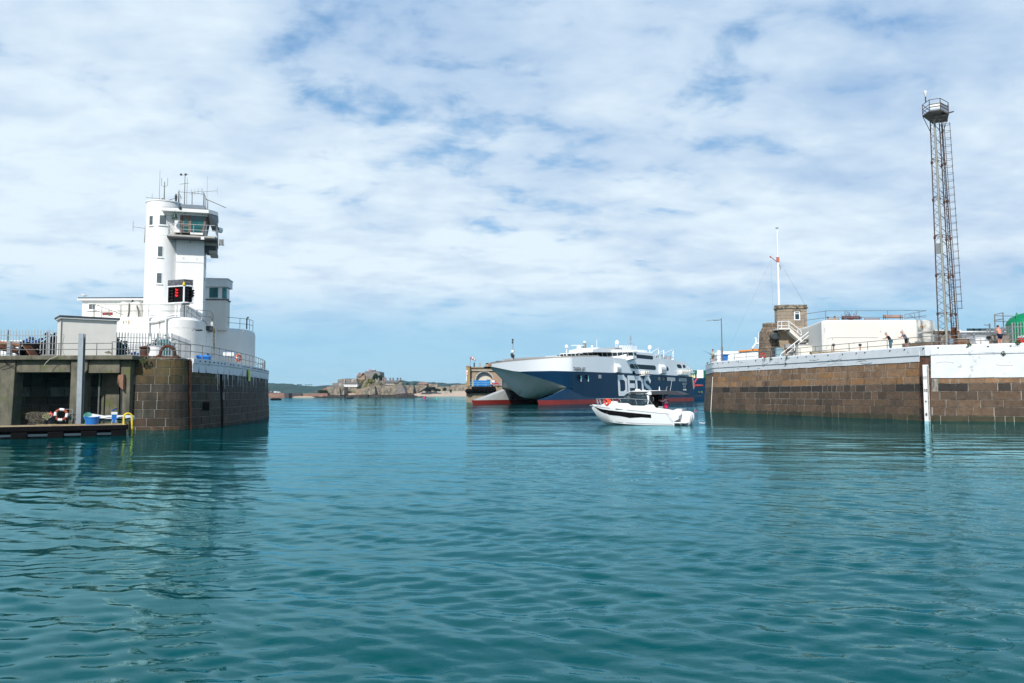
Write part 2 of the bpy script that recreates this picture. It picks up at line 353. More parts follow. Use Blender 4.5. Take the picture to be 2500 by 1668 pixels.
def masonry(path, z0, z1, row, colfn, batter=0.0, ztop=None, bw=(.8, 1.7), gap=.035, seed=1, face=.05, skip=None, cuts=()):
 """irregular coursed blocks on a wall whose foot follows path (outer side = right-hand of travel); returns blocks, backing"""
 rng = random.Random(seed); blk = MB(); back = MB(); P = [Vector((p[0], p[1], 0)) for p in path]; ztop = z1 if ztop is None else ztop
 seg = []; acc = 0
 for a, b in zip(P, P[1:]): l = (b - a).length; seg.append((acc, l, a, b)); acc += l
 nrm = []
 for i in range(len(P)):
  d = Vector((0, 0, 0))
  if i > 0: d += (P[i] - P[i - 1]).normalized()
  if i < len(P) - 1: d += (P[i + 1] - P[i]).normalized()
  d.normalize(); nrm.append(Vector((d.y, -d.x, 0)))
 def at(s, z, off=0.0):
  s = max(0, min(acc, s))
  for i, (a0, l, a, b) in enumerate(seg):
   if s <= a0 + l + 1e-6: t = (s - a0) / l; p = a.lerp(b, t); n = nrm[i].lerp(nrm[i + 1], t).normalized(); break
  p = p + n * (off - batter * z / 6.0); return (p.x, p.y, z)
 ks = [a0 for a0, l, a, b in seg] + [acc]
 back.loft([[at(s, z0, -.02) for s in ks], [at(s, z1, -.02) for s in ks]], closed_ring=False, caps=False)
 z = z0; r = 0
 while z < z1 - .05:
  h = min(row * rng.uniform(.92, 1.08), z1 - z); s = -rng.uniform(0, 1.0); r += 1
  while s < acc:
   w = rng.uniform(*bw); a, b = max(0, s), min(acc, s + w); s += w
   for c0, c1 in cuts:
    if a < c0 < b: b = c0
    elif c0 <= a < c1: a = c1
   if b - a < .12: continue
   mids = [a + gap / 2] + [k for k in ks if a + gap < k < b - gap] + [b - gap / 2]
   f = face * rng.uniform(.4, 1.0); zt = z + h - gap / 2; zb = z + gap / 2
   if skip and skip((a + b) / 2, (zb + zt) / 2): continue
   blk.color(colfn((a + b) / 2, (zb + zt) / 2, r, rng)); m = len(mids)
   vo = [at(q, zb, f) for q in mids] + [at(q, zt, f) for q in mids] + [at(q, zb - gap * .3, -.02) for q in mids] + [at(q, zt + gap * .3, -.02) for q in mids]
   fs = [(i, i + 1, m + i + 1, m + i) for i in range(m - 1)] + [(2 * m + i, 2 * m + i + 1, i + 1, i) for i in range(m - 1)] + [(m + i, m + i + 1, 3 * m + i + 1, 3 * m + i) for i in range(m - 1)]
   fs += [(2 * m, 0, m, 3 * m), (m - 1, 3 * m - 1, 4 * m - 1, 2 * m - 1)]
   blk.add(vo, fs)
  z += h
 return blk, back, at, acc
# ================================================================== water
import numpy as np
def build_water():
 r = [2.5]
 while r[-1] < 4300: r.append(r[-1] * (1.0056 if r[-1] < 45 else 1.009))
 r = np.array(r); DA = .14; a = np.radians(np.arange(-42, 42.01, DA))
 a2 = np.radians(np.linspace(42, 318, 60)[1:-1]); A = np.concatenate([a, a2]); nf = len(a)
 R_, A_ = np.meshgrid(r, A, indexing='ij'); X = R_ * np.sin(A_); Y = R_ * np.cos(A_); Z = np.zeros_like(X)
 rng = np.random.RandomState(3); da = np.radians(DA)
 sp = R_ * np.where(R_ < 45, .0056, .009)
 for i in range(46):
  lam = .20 * (1.10 ** i) if i < 28 else rng.uniform(3.5, 16); th = rng.normal(0.15, .55) + (np.pi if rng.rand() < .3 else 0)
  k = 2 * np.pi / lam; amp = .046 * lam / (2 * np.pi) * (1.0 if lam < .75 else .40)
  if i >= 28: th = rng.normal(.35, .45); amp = lam * .00055
  fade = np.clip((lam / sp - 2.6) / 2.5, 0, 1)
  # gentle patchiness: calmer and rougher areas
  g = .72 + .55 * np.sin(X * rng.uniform(.01, .045) + Y * rng.uniform(.01, .05) + rng.uniform(0, 6)) * np.sin(Y * .02 + rng.uniform(0, 6))
  ph = k * (X * np.sin(th) + Y * np.cos(th)) + rng.uniform(0, 6.28) + .9 * np.sin(X * .21 / max(lam, 1) * 1.7 + i)
  Z += amp * g * fade * (np.sin(ph) + .18 * np.sin(2 * ph + .6))
 Z[:, nf:] = 0
 n0, n1 = X.shape; co = np.stack([X, Y, Z], -1).reshape(-1, 3)
 i = np.arange(n0 - 1)[:, None]; j = np.arange(n1)[None, :]; j2 = (j + 1) % n1
 q = np.stack([i * n1 + j, i * n1 + j2, (i + 1) * n1 + j2, (i + 1) * n1 + j], -1).reshape(-1, 4)[:, ::-1][:, ::-1].copy()
 me = bpy.data.meshes.new('water'); me.vertices.add(len(co)); me.vertices.foreach_set('co', co.ravel())
 cap = list(range(n1))
 me.loops.add(q.size); me.loops.foreach_set('vertex_index', q.ravel())
 me.polygons.add(len(q)); me.polygons.foreach_set('loop_start', np.arange(len(q)) * 4)
 me.update(); me.polygons.foreach_set('use_smooth', [True] * len(q))
 m = bpy.data.materials.new('sea_water'); m.use_nodes = True; nt = m.node_tree; N = nt.nodes; L = nt.links; N.remove(N['Principled BSDF'])
 df = N.new('ShaderNodeBsdfDiffuse'); df.inputs['Color'].default_value = (0, .060, .060, 1); gs = N.new('ShaderNodeBsdfGlossy'); gs.inputs['Color'].default_value = (.47, .82, .92, 1); gs.inputs['Roughness'].default_value = .02
 fr = N.new('ShaderNodeFresnel'); fr.inputs['IOR'].default_value = 1.333; mx = N.new('ShaderNodeMixShader'); L.new(fr.outputs[0], mx.inputs[0]); L.new(df.outputs[0], mx.inputs[1]); L.new(gs.outputs[0], mx.inputs[2]); L.new(mx.outputs[0], N['Material Output'].inputs[0])
 tc = N.new('ShaderNodeTexCoord'); hs = []
 for sc, sx, amp, off, rot in ((1.3, .5, .018, 1, .15), (3.4, .5, .016, 7, -.15), (8.0, .6, .006, 3, .2)):
  mp = N.new('ShaderNodeMapping'); mp.inputs['Scale'].default_value = (sx, 1, 1); mp.inputs['Rotation'].default_value = (0, 0, rot); mp.inputs['Location'].default_value = (off, off, 0)
  L.new(tc.outputs['Object'], mp.inputs[0]); n = N.new('ShaderNodeTexNoise'); n.inputs['Scale'].default_value = sc; n.inputs['Detail'].default_value = 3; n.inputs['Roughness'].default_value = .55
  n.inputs['Distortion'].default_value = .3
  L.new(mp.outputs[0], n.inputs['Vector']); mu = N.new('ShaderNodeMath'); mu.operation = 'MULTIPLY'; L.new(n.outputs[0], mu.inputs[0]); mu.inputs[1].default_value = amp; hs.append(mu.outputs[0])
 a_ = N.new('ShaderNodeMath'); L.new(hs[0], a_.inputs[0]); L.new(hs[1], a_.inputs[1]); c_ = N.new('ShaderNodeMath'); L.new(a_.outputs[0], c_.inputs[0]); L.new(hs[2], c_.inputs[1])
 # calm and ruffled patches
 pn = N.new('ShaderNodeTexNoise'); pn.inputs['Scale'].default_value = .045; pn.inputs['Detail'].default_value = 3
 mp = N.new('ShaderNodeMapping'); mp.inputs['Scale'].default_value = (.5, 1.4, 1); L.new(tc.outputs['Object'], mp.inputs[0]); L.new(mp.outputs[0], pn.inputs['Vector'])
 mr = N.new('ShaderNodeMapRange'); mr.inputs['From Min'].default_value = .4; mr.inputs['From Max'].default_value = .6; mr.inputs['To Min'].default_value = .2; mr.inputs['To Max'].default_value = 1.5; L.new(pn.outputs[0], mr.inputs['Value'])
 bp = N.new('ShaderNodeBump'); bp.inputs['Distance'].default_value = 1.0; L.new(mr.outputs[0], bp.inputs['Strength']); L.new(c_.outputs[0], bp.inputs['Height']); [L.new(bp.outputs[0], q.inputs['Normal']) for q in (df, gs, fr)]
 me.materials.append(m); o = bpy.data.objects.new('water', me); COL.objects.link(o); struct(o)
build_water()
# ================================================================== far land
def clump(mb, c, rx, ry, rz, n, s, rng, flat=.0):
 for _ in range(n):
  while True:
   u = Vector((rng.uniform(-1, 1), rng.uniform(-1, 1), rng.uniform(-1, 1)))
   if .25 < u.length < 1: break
  u = u / u.length ** .45
  p = Vector(c) + Vector((u.x * rx, u.y * ry, u.z * rz)); a = Vector((rng.gauss(0, 1), rng.gauss(0, 1), rng.gauss(0, 1))).normalized(); b = a.orthogonal().normalized(); q = s * rng.uniform(.6, 1.3)
  b2 = a.cross(b); mb.add([p - b * q - b2 * q * .6, p + b * q - b2 * q * .5, p + b * q * .8 + b2 * q * .7, p - b * q * .7 + b2 * q * .6], [(0, 1, 2, 3)])
M_hill = mat('wooded_hillside', (.018, .05, .04), .95, var=.5, scale=.02, patch=(.03, .07, .045), pthr=.58, pscale=.012)
M_sand = mat('beach_sand', (.50, .38, .29), .95, var=.12, scale=.05)
M_rock = mat('dark_shore_rock', (.05, .038, .03), .95, var=.5, scale=.2)
M_grassland = mat('rough_grass_bank', (.16, .15, .08), .95, var=.4, scale=.05, patch=(.24, .17, .13), pthr=.52, pscale=.06)
M_castle = mat('castle_rubble_stone', (.27, .23, .18), .95, var=.65, scale=.45, detail=9, patch=(.10, .095, .07), pthr=.55, pscale=.35, streak=(.09, .08, .06), sthr=.52, sscale=(.35, .35, .08))
M_castleo = mat('ochre_rubble_stone', (.30, .225, .155), .95, var=.45, scale=.2, detail=8, patch=(.2, .16, .11), pthr=.58, pscale=.15)
M_castled = mat('grey_rubble_stone', (.22, .20, .185), .95, var=.6, scale=.5, detail=8, patch=(.42, .39, .35), pthr=.58, pscale=.16)  # grey rubble with pale random patches
M_slate = mat('slate_roof', (.17, .165, .17), .8, var=.2, scale=.4)
M_tile = mat('pinkish_tile_roof', (.27, .18, .16), .8, var=.2, scale=.4)
M_redwall = mat('red_granite_breakwater', (.27, .155, .12), .9, var=.35, scale=.3, detail=8)
M_darkwall = mat('dark_wet_wall', (.07, .06, .065), .9, var=.3, scale=.3)
M_farbush = mat('dark_coastal_trees', (.022, .055, .028), .95, var=.5, scale=.3)
M_moss = mat('bright_moss_bank', (.16, .17, .03), .95, var=.4, scale=.2)
def far_hills():
 rng = random.Random(4); prof = [(-4200, 60), (-1500, 55), (-890, 36), (-800, 30), (-650, 34), (-500, 42), (-430, 50), (-300, 40), (0, 34), (300, 38), (500, 48), (1500, 60), (4200, 60)]
 nx, ny = 420, 10; xs = [(-3200 + 6400 * i / nx) for i in range(nx + 1)]; rows = []
 for j in range(ny + 1):
  t = j / ny; row = []
  for i, x in enumerate(xs):
   h = interp(prof, x) * 1.08 * sin(min(1, t * 1.25) * pi / 2)
   nz = sin(x * .013 + 3 * t) + sin(x * .031 + 1 + 5 * t) + .8 * sin(x * .083 + 9 * t)
   z = h * (1 + .05 * nz * t) + (abs(sin(x * .21 + j * 2.1)) * 3.2 + abs(sin(x * .087 + j * 4.3)) * 4 + rng.uniform(0, 2.5)) * min(1, 3 * t)
   row.append((x, 2750 + 560 * t + rng.uniform(-12, 12), z - .4 if j else -1))
  rows.append(row)
 o = MB().loft(rows, closed_ring=False, caps=False).build('hills', M_hill, smooth=False); struct(o)
far_hills()
rngf = random.Random(11)
def pine(k, x, y, w, Y, label):
 p = W(k, x, y, Y); g = Vector((p.x, p.y, p.z - 14)); sc = Y / 1947 * ZM[k][2]; r = w * sc / 2
 t = thing('pine_tree', label, 'tree', g, group='pines on the far skyline')
 MB().tube(g, (p.x, p.y, p.z), .8, 5, .4).build('trunk', M_wood, t); mb = MB()
 clump(mb, p + Vector((0, 0, -r * .1)), r, r, r * .42, 70, r * .22, rngf); mb.build('crown', M_farbush, t)
pine('R', 795, 355, 55, 3150, 'broad pine at the left end of the skyline row, touching its neighbour')
pine('R', 850, 355, 55, 3150, 'broad pine second from left in the skyline row')
pine('R', 966, 356, 42, 3150, 'isolated small pine in the middle of the skyline row')
pine('R', 1035, 354, 40, 3150, 'small flat pine second from the right of the skyline row')
pine('R', 1090, 350, 34, 3150, 'small pine at the right end of the skyline row')
def silh(mb, k, pts, Y, depth, zmin=None):
 """a solid whose outline is known at distance Y and which runs depth metres back"""
 P = [W(k, x, y, Y) for x, y in pts]
 if zmin is not None: P = [Vector((p.x, p.y, max(p.z, zmin))) for p in P]
 n = len(P); v = P + [p + Vector((0, depth, 0)) for p in P]
 mb.add(v, [tuple(range(n))[::-1], tuple(range(n, 2 * n))] + [(i, (i + 1) % n, n + (i + 1) % n, n + i) for i in range(n)]); return mb
def rect(mb, k, x0, y0, x1, y1, Y, depth): return silh(mb, k, [(x0, y0), (x1, y0), (x1, y1), (x0, y1)], Y, depth)
# shore terrain
def shore():
 rng = random.Random(5)
 # low grassy land behind everything
 m = MB(); rows = []
 for j, (Y, zz) in enumerate(((0, -1.5), (8, 2.6), (90, 3.6), (400, 4.5), (1200, 5.5), (1900, 8))):
  rows.append([(x, Y + (745 if x < -170 else 1045 + max(0, x) * .4), zz + rng.uniform(-.3, .3)) for x in range(-1600, 1700, 15)])
 struct(m.loft(rows, closed_ring=False, caps=False).build('grass_land', M_grassland))
 m = MB(); rows = []
 a = [W('S', x, 632, 1000).x for x in (1180, 1400, 1700, 2000, 2400, 3600)]
 for Y, z in ((905, -.5), (960, .35), (1000, 2.2), (1040, 5.6), (1050, 6.0)):
  rows.append([(x, Y + 8 * sin(x * .05), z + rng.uniform(-.15, .15)) for x in range(-135, 620, 8)])
 struct(m.loft(rows, closed_ring=False, caps=False).build('beach', M_sand))
 m = MB()
 for (k, pts, Y) in (('R', [(590, 650), (700, 615), (840, 608), (1000, 612), (1090, 640)], 705), ('R', [(1700, 585), (1800, 545), (2060, 540), (2080, 605)], 762), ('S', [(560, 605), (640, 588), (900, 596), (905, 612)], 766)):
  silh(m, k, pts + [(pts[-1][0], pts[-1][1] + 12), (pts[0][0], pts[0][1] + 12)], Y, 14)
 struct(m.build('beach', M_sand))
 # rocks: several ragged ridges
 m = MB()
 for k, x0, x1, pr, Y in (('R', 1080, 2350, [(1080, 640), (1130, 600), (1200, 585), (1300, 600), (1420, 585), (1640, 580), (1700, 600), (1800, 608), (1900, 583), (1990, 590), (2080, 585), (2350, 570)], 738),
       ('S', 0, 1460, [(0, 608), (130, 600), (300, 612), (470, 588), (560, 605), (800, 615), (900, 580), (1000, 572), (1180, 570), (1240, 610), (1300, 630), (1460, 636)], 742)):
  for dy in (0, 7, 15):
   rows = [[], [], [], []]; x = x0
   while x <= x1:
    y = interp(pr, x) + rng.uniform(-9, 9) + (6 if dy == 0 else 0); p = W(k, x, y, Y + dy);
    rows[0].append((p.x, Y + dy - 9 + rng.uniform(-2, 2), -.6)); rows[1].append((p.x + rng.uniform(-1, 1), Y + dy - 4 + rng.uniform(-2, 2), max(.2, p.z * rng.uniform(.35, .7))))
    rows[2].append((p.x, Y + dy + rng.uniform(-1, 1), max(.3, p.z))); rows[3].append((p.x, Y + dy + 14, -.6)); x += rng.uniform(7, 16)
   m.loft(rows, closed_ring=False, caps=False)
 struct(m.build('rocky_shore', M_rock))
 # castle mound
 m = MB(); prof = [(0, 400), (60, 330), (100, 296), (240, 290), (330, 285), (420, 270), (560, 262), (640, 320), (700, 400), (900, 430)]
 rows = [[], [], [], [], []]
 for i in range(0, 901, 15):
  p = W('S', i, interp(prof, i) + rng.uniform(-8, 8), 815)
  for j, (dy, f) in enumerate(((-48, .25), (-30, .45), (-12, .8), (0, 1.0), (60, .3))): rows[j].append((p.x, 815 + dy + rng.uniform(-3, 3), max(2, p.z * f + rng.uniform(-1, 1))))
 struct(m.loft(rows, closed_ring=False, caps=False).build('castle_hill', M_grassland))
shore()
def castle():
 G = 'buildings of the island castle'
 def one(name, label, cat, mb, m, group=G):
  o = mb.build(name, m, loc=mb.v[0]); tag(o, label, cat, group); return o
 def cren(mb, k, x0, x1, y, Y, n, depth=3, h=10):
  for i in range(n):
   a = x0 + (x1 - x0) * (i + .1) / n; b = x0 + (x1 - x0) * (i + .7) / n; rect(mb, k, a, y - h, b, y + 2, Y, depth)
 GW = 'rampart walls of the island castle'
 m = MB(); silh(m, 'R', [(1440, 400), (1700, 408), (1722, 590), (1412, 590)], 748, 16); silh(m, 'R', [(1700, 408), (1812, 400), (1812, 580), (1722, 590)], 752, 18); cren(m, 'R', 1445, 1700, 400, 748, 9, h=7)
 one('castle_bastion', 'leftmost sloping stone bastion of the island castle', 'bastion', m, M_castle, GW)
 m = MB(); silh(m, 'R', [(1812, 400), (2080, 418), (2090, 600), (1812, 600)], 775, 8)
 one('castle_wall', 'stone curtain wall below the white barracks of the castle', 'wall', m, M_castle, GW)
 m = MB(); silh(m, 'S', [(56, 608), (72, 492), (178, 478), (178, 600)], 752, 20); one('castle_bastion', 'ochre corner face of the castle bastion beside the small sand patch', 'bastion', m, M_castleo, GW)
 m = MB(); silh(m, 'S', [(178, 478), (330, 440), (440, 430), (455, 605), (170, 605)], 751, 22); one('castle_bastion', 'grey-brown castle bastion right of the ochre corner', 'bastion', m, M_castle, GW)
 m = MB(); silh(m, 'S', [(440, 420), (700, 424), (895, 414), (900, 600), (450, 600)], 760, 12); cren(m, 'S', 320, 890, 416, 760, 22, h=8)
 for i in range(12): rect(m, 'S', 560 + i * 16, 538, 566 + i * 16, 552, 759.4, 1)
 one('castle_wall', 'long central stone rampart under the chimneyed barracks', 'wall', m, M_castle, GW)
 m = MB(); silh(m, 'S', [(888, 412), (1000, 414), (1060, 585), (870, 590)], 752, 22); cren(m, 'S', 890, 1000, 413, 752, 5, h=9)
 one('castle_bastion', 'tall grey bastion at the right end of the central rampart', 'bastion', m, M_castled, GW)
 m = MB(); silh(m, 'S', [(1000, 412), (1210, 412), (1210, 585), (1050, 585)], 775, 10); one('castle_wall', 'castle wall with an ochre lower patch above the dark rocks', 'wall', m, M_castle, GW)
 m = MB(); silh(m, 'S', [(1072, 505), (1200, 505), (1205, 578), (1068, 578)], 770, 5); one('castle_wall', 'low ochre stone facing against the castle wall', 'wall', m, M_castleo, GW)
 m = MB(); silh(m, 'S', [(1210, 412), (1480, 430), (1440, 470), (1290, 560), (1210, 580)], 785, 12); one('castle_wall', 'castle wall sloping down towards the dark trees', 'wall', m, M_castle, GW)
 m = MB(); silh(m, 'S', [(1480, 450), (1640, 438), (1975, 440), (1975, 545), (1400, 545)], 1060, 14); one('castle_wall', 'low wall behind the bushes above the beach', 'wall', m, M_castle, GW)
 m = MB(); silh(m, 'S', [(1960, 412), (2120, 398), (2420, 390), (3400, 395), (3400, 560), (1960, 560)], 1045, 16); one('castle_wall', 'long grey-brown wall at the right end above the sand', 'wall', m, M_castle, GW)
 m = MB(); silh(m, 'S', [(1300, 530), (2400, 530), (2400, 560), (1300, 556)], 1038, 5); one('sea_wall', 'pale low sea wall along the top of the beach', 'wall', m, M_conclight, GW)
 m = MB(); silh(m, 'R', [(1550, 318), (1665, 318), (1805, 345), (1805, 410), (1550, 405)], 790, 10); one('castle_wall', 'dark inner castle wall above the leftmost bastion', 'wall', m, M_castled, GW)
 m = MB(); silh(m, 'R', [(1665, 242), (1800, 225), (1830, 235), (1830, 330), (1665, 330)], 800, 14); one('castle_battery', 'purple-grey flank of the upper castle battery', 'wall', m, M_castled, GW)
 m = MB(); silh(m, 'R', [(1830, 226), (2075, 226), (2100, 330), (1830, 330)], 802, 14); cren(m, 'R', 1832, 2075, 228, 802, 7, h=8)
 one('castle_battery', 'upper castle battery behind the white barracks roof', 'wall', m, M_castled, GW)
 # white barracks
 t = thing('barracks', 'long white barracks with a dark roof on the castle', 'building', W('R', 1805, 400, 782), group=G)
 m = MB(); rect(m, 'R', 1805, 330, 2100, 402, 782, 8); m.build('wall', M_white, t)
 m = MB(); silh(m, 'R', [(1800, 330), (1830, 312), (2120, 312), (2112, 332)], 781, 10); m.build('roof', M_slate, t)
 for i in range(11): m = MB(); rect(m, 'R', 1824 + i * 24, 352, 1831 + i * 24, 374, 781.7, .5); m.build('window', M_grey, t)
 # upper house
 t = thing('stone_house', 'ochre stone house with a pinkish roof beside the castle keep', 'house', W('R', 2090, 240, 812), group=G)
 m = MB(); silh(m, 'R', [(2085, 175), (2165, 178), (2260, 130), (2260, 250), (2085, 250)], 812, 12); m.build('wall', M_castleo, t)
 m = MB(); silh(m, 'R', [(2080, 178), (2125, 108), (2225, 105), (2168, 180)], 811, 13); m.build('roof', M_tile, t)
 for x in (2125, 2202): m = MB(); rect(m, 'R', x, 88, x + 30, 125, 814, 3); m.build('chimney', M_castled, t)
 # keep
 t = thing('castle_keep', 'tall grey castle keep with a red and white lookout on top', 'tower', W('S', 240, 310, 815), group=G)
 m = MB(); silh(m, 'S', [(240, 160), (255, 145), (440, 138), (455, 150), (500, 150), (508, 145), (548, 145), (556, 230), (600, 262), (590, 320), (230, 330)], 815, 26)
 cren(m, 'S', 255, 550, 146, 815, 13, h=9); m.build('wall', M_castled, t)
 m = MB(); rect(m, 'S', 318, 106, 385, 118, 820, 8); m.build('lookout_roof', mat('pink_red_paint', (.60, .06, .13), .6), t)
 m = MB(); rect(m, 'S', 316, 118, 388, 130, 820.5, 7); m.build('lookout_wall', M_white, t)
 m = MB(); rect(m, 'S', 385, 108, 448, 130, 821, 7); m.build('lookout', M_castled, t)
 m = MB(); rect(m, 'S', 410, 72, 415, 110, 821, .5); m.build('flagpole', M_white, t)
 m = MB(); rr = random.Random(2)
 for x, y, w in ((455, 215, 30), (470, 245, 38), (485, 275, 36), (440, 250, 25), (560, 255, 34), (590, 285, 30), (350, 335, 40), (385, 350, 40)): p = W('S', x, y, 812); s_ = 812 / 1947 * .1234; clump(m, p, w * s_, 3, w * s_, 90, 1.1, rr)
 o = m.build('ivy', M_farbush, loc=m.v[0]); tag(o, 'dark ivy growing down the right side of the castle keep', 'ivy')
 m = MB(); clump(m, W('S', 290, 440, 790), 2.3, 3, 1.6, 90, .7, rr); clump(m, W('S', 360, 330, 800), 2.4, 3, 1.6, 90, .7, rr); o = m.build('bush', M_moss, loc=m.v[0]); tag(o, 'bright yellow-green bush on the slope under the keep', 'bush')
 # ruins between keep and barracks
 t = thing('stone_house', 'group of narrow stone gables with short chimneys right of the keep', 'house', W('S', 455, 420, 800), group=G)
 m = MB(); silh(m, 'S', [(455, 340), (475, 300), (520, 325), (520, 425), (455, 425)], 800, 10); silh(m, 'S', [(520, 325), (600, 325), (650, 330), (662, 425), (520, 425)], 803, 10); m.build('wall', M_castled, t)
 for x0, x1, y0 in ((455, 472, 268), (512, 528, 262), (598, 612, 262), (655, 668, 278)): m = MB(); rect(m, 'S', x0, y0, x1, 330, 804, 3); m.build('chimney', M_castled, t)
 m = MB(); silh(m, 'S', [(600, 300), (625, 255), (655, 262), (660, 330), (600, 330)], 806, 6); m.build('gable', M_tile, t)
 # chimneyed barracks
 t = thing('barracks', 'stone barracks with four tall chimneys and a lit row of windows', 'building', W('S', 650, 415, 790), group=G)
 m = MB(); silh(m, 'S', [(650, 360), (920, 360), (930, 330), (985, 372), (988, 418), (650, 418)], 790, 14); m.build('wall', M_castle, t)
 m = MB(); silh(m, 'S', [(645, 362), (672, 316), (905, 314), (940, 322), (905, 362)], 789, 16); m.build('roof', M_slate, t)
 for x in (732, 788, 878, 936): m = MB(); rect(m, 'S', x, 262, x + 22, 322, 792, 4); m.build('chimney', M_castled, t)
 for i in range(9): m = MB(); rect(m, 'S', 670 + i * 19, 370, 677 + i * 19, 405, 789.7, .5); m.build('window', M_cream, t)  # cream colour stands for the light in the windows
 # building with hip roof
 t = thing('stone_house', 'low hip-roofed stone building behind the dark trees', 'house', W('S', 1295, 430, 1000), group=G)
 m = MB(); rect(m, 'S', 1295, 392, 1470, 436, 1000, 18); m.build('wall', M_castle, t)
 m = MB(); silh(m, 'S', [(1288, 396), (1325, 352), (1440, 348), (1490, 382), (1450, 396)], 999, 20); m.build('roof', M_tile, t); m = MB(); rect(m, 'S', 1410, 338, 1424, 356, 1005, 3); m.build('chimney', M_castled, t)
 m = MB(); silh(m, 'S', [(1470, 400), (1500, 392), (1540, 378), (1570, 392), (1660, 392), (1664, 372), (1684, 372), (1684, 442), (1470, 445)], 1010, 14); one('stone_house', 'long flat stone building with one stub chimney left of the far hill', 'house', m, M_castle)
 # far trees
 rr = random.Random(8); k = 0
 for x, y, w, h, lab in ((1470, 470, 60, 60, 'largest rounded dark tree above the beach, left of its group'), (1545, 485, 40, 45, 'dark tree in the middle of the group above the beach'), (1605, 458, 34, 62, 'tallest pointed dark tree of the group above the beach'),
       (1660, 500, 40, 24, 'low dark bush right of the pointed tree'), (1720, 510, 34, 16, 'flat low bush right of the dark trees'), (1830, 490, 34, 34, 'lone rounded bush standing over the sand'), (1950, 525, 24, 30, 'small dark bush farthest right over the sand'),
       (1028, 500, 26, 45, 'narrow dark bush against the castle wall foot'), (1345, 520, 50, 14, 'low spreading scrub at the left of the dark trees')):
  Yt = 1030 if x > 1100 else 770; s_ = Yt / 1947 * .1234; p = W('S', x, y, Yt); g = (p.x, p.y, p.z - h * s_ * 1.1)
  t = thing('coastal_tree', lab, 'tree', g, group='dark trees above the beach'); MB().tube(g, p, .5, 5, .25).build('trunk', M_wood, t)
  m = MB(); clump(m, p, w * s_, w * s_, h * s_, 170, w * s_ * .30, rr); m.build('crown', M_farbush, t)
 m = MB()
 for x, w in ((1280, 50), (1350, 50), (1400, 30)): p = W('R', x, 505, 745); clump(m, p, w * .043, 3, 1.2, 90, .8, rr)
 o = m.build('hedge', M_farbush, loc=m.v[0]); tag(o, 'dark green hedge left of the castle bastion', 'hedge')
 for x, lab in ((1090, 'round bush on the wall top behind the chimneyed barracks'), (1240, 'small round bush on the wall top left of the hip-roofed building')):
  p = W('S', x, 402 if x > 1100 else 392, 860); m = MB(); clump(m, p, 1.9, 2, 1.4, 60, .6, rr); o = m.build('bush', M_farbush, loc=p); tag(o, lab, 'bush')
castle()
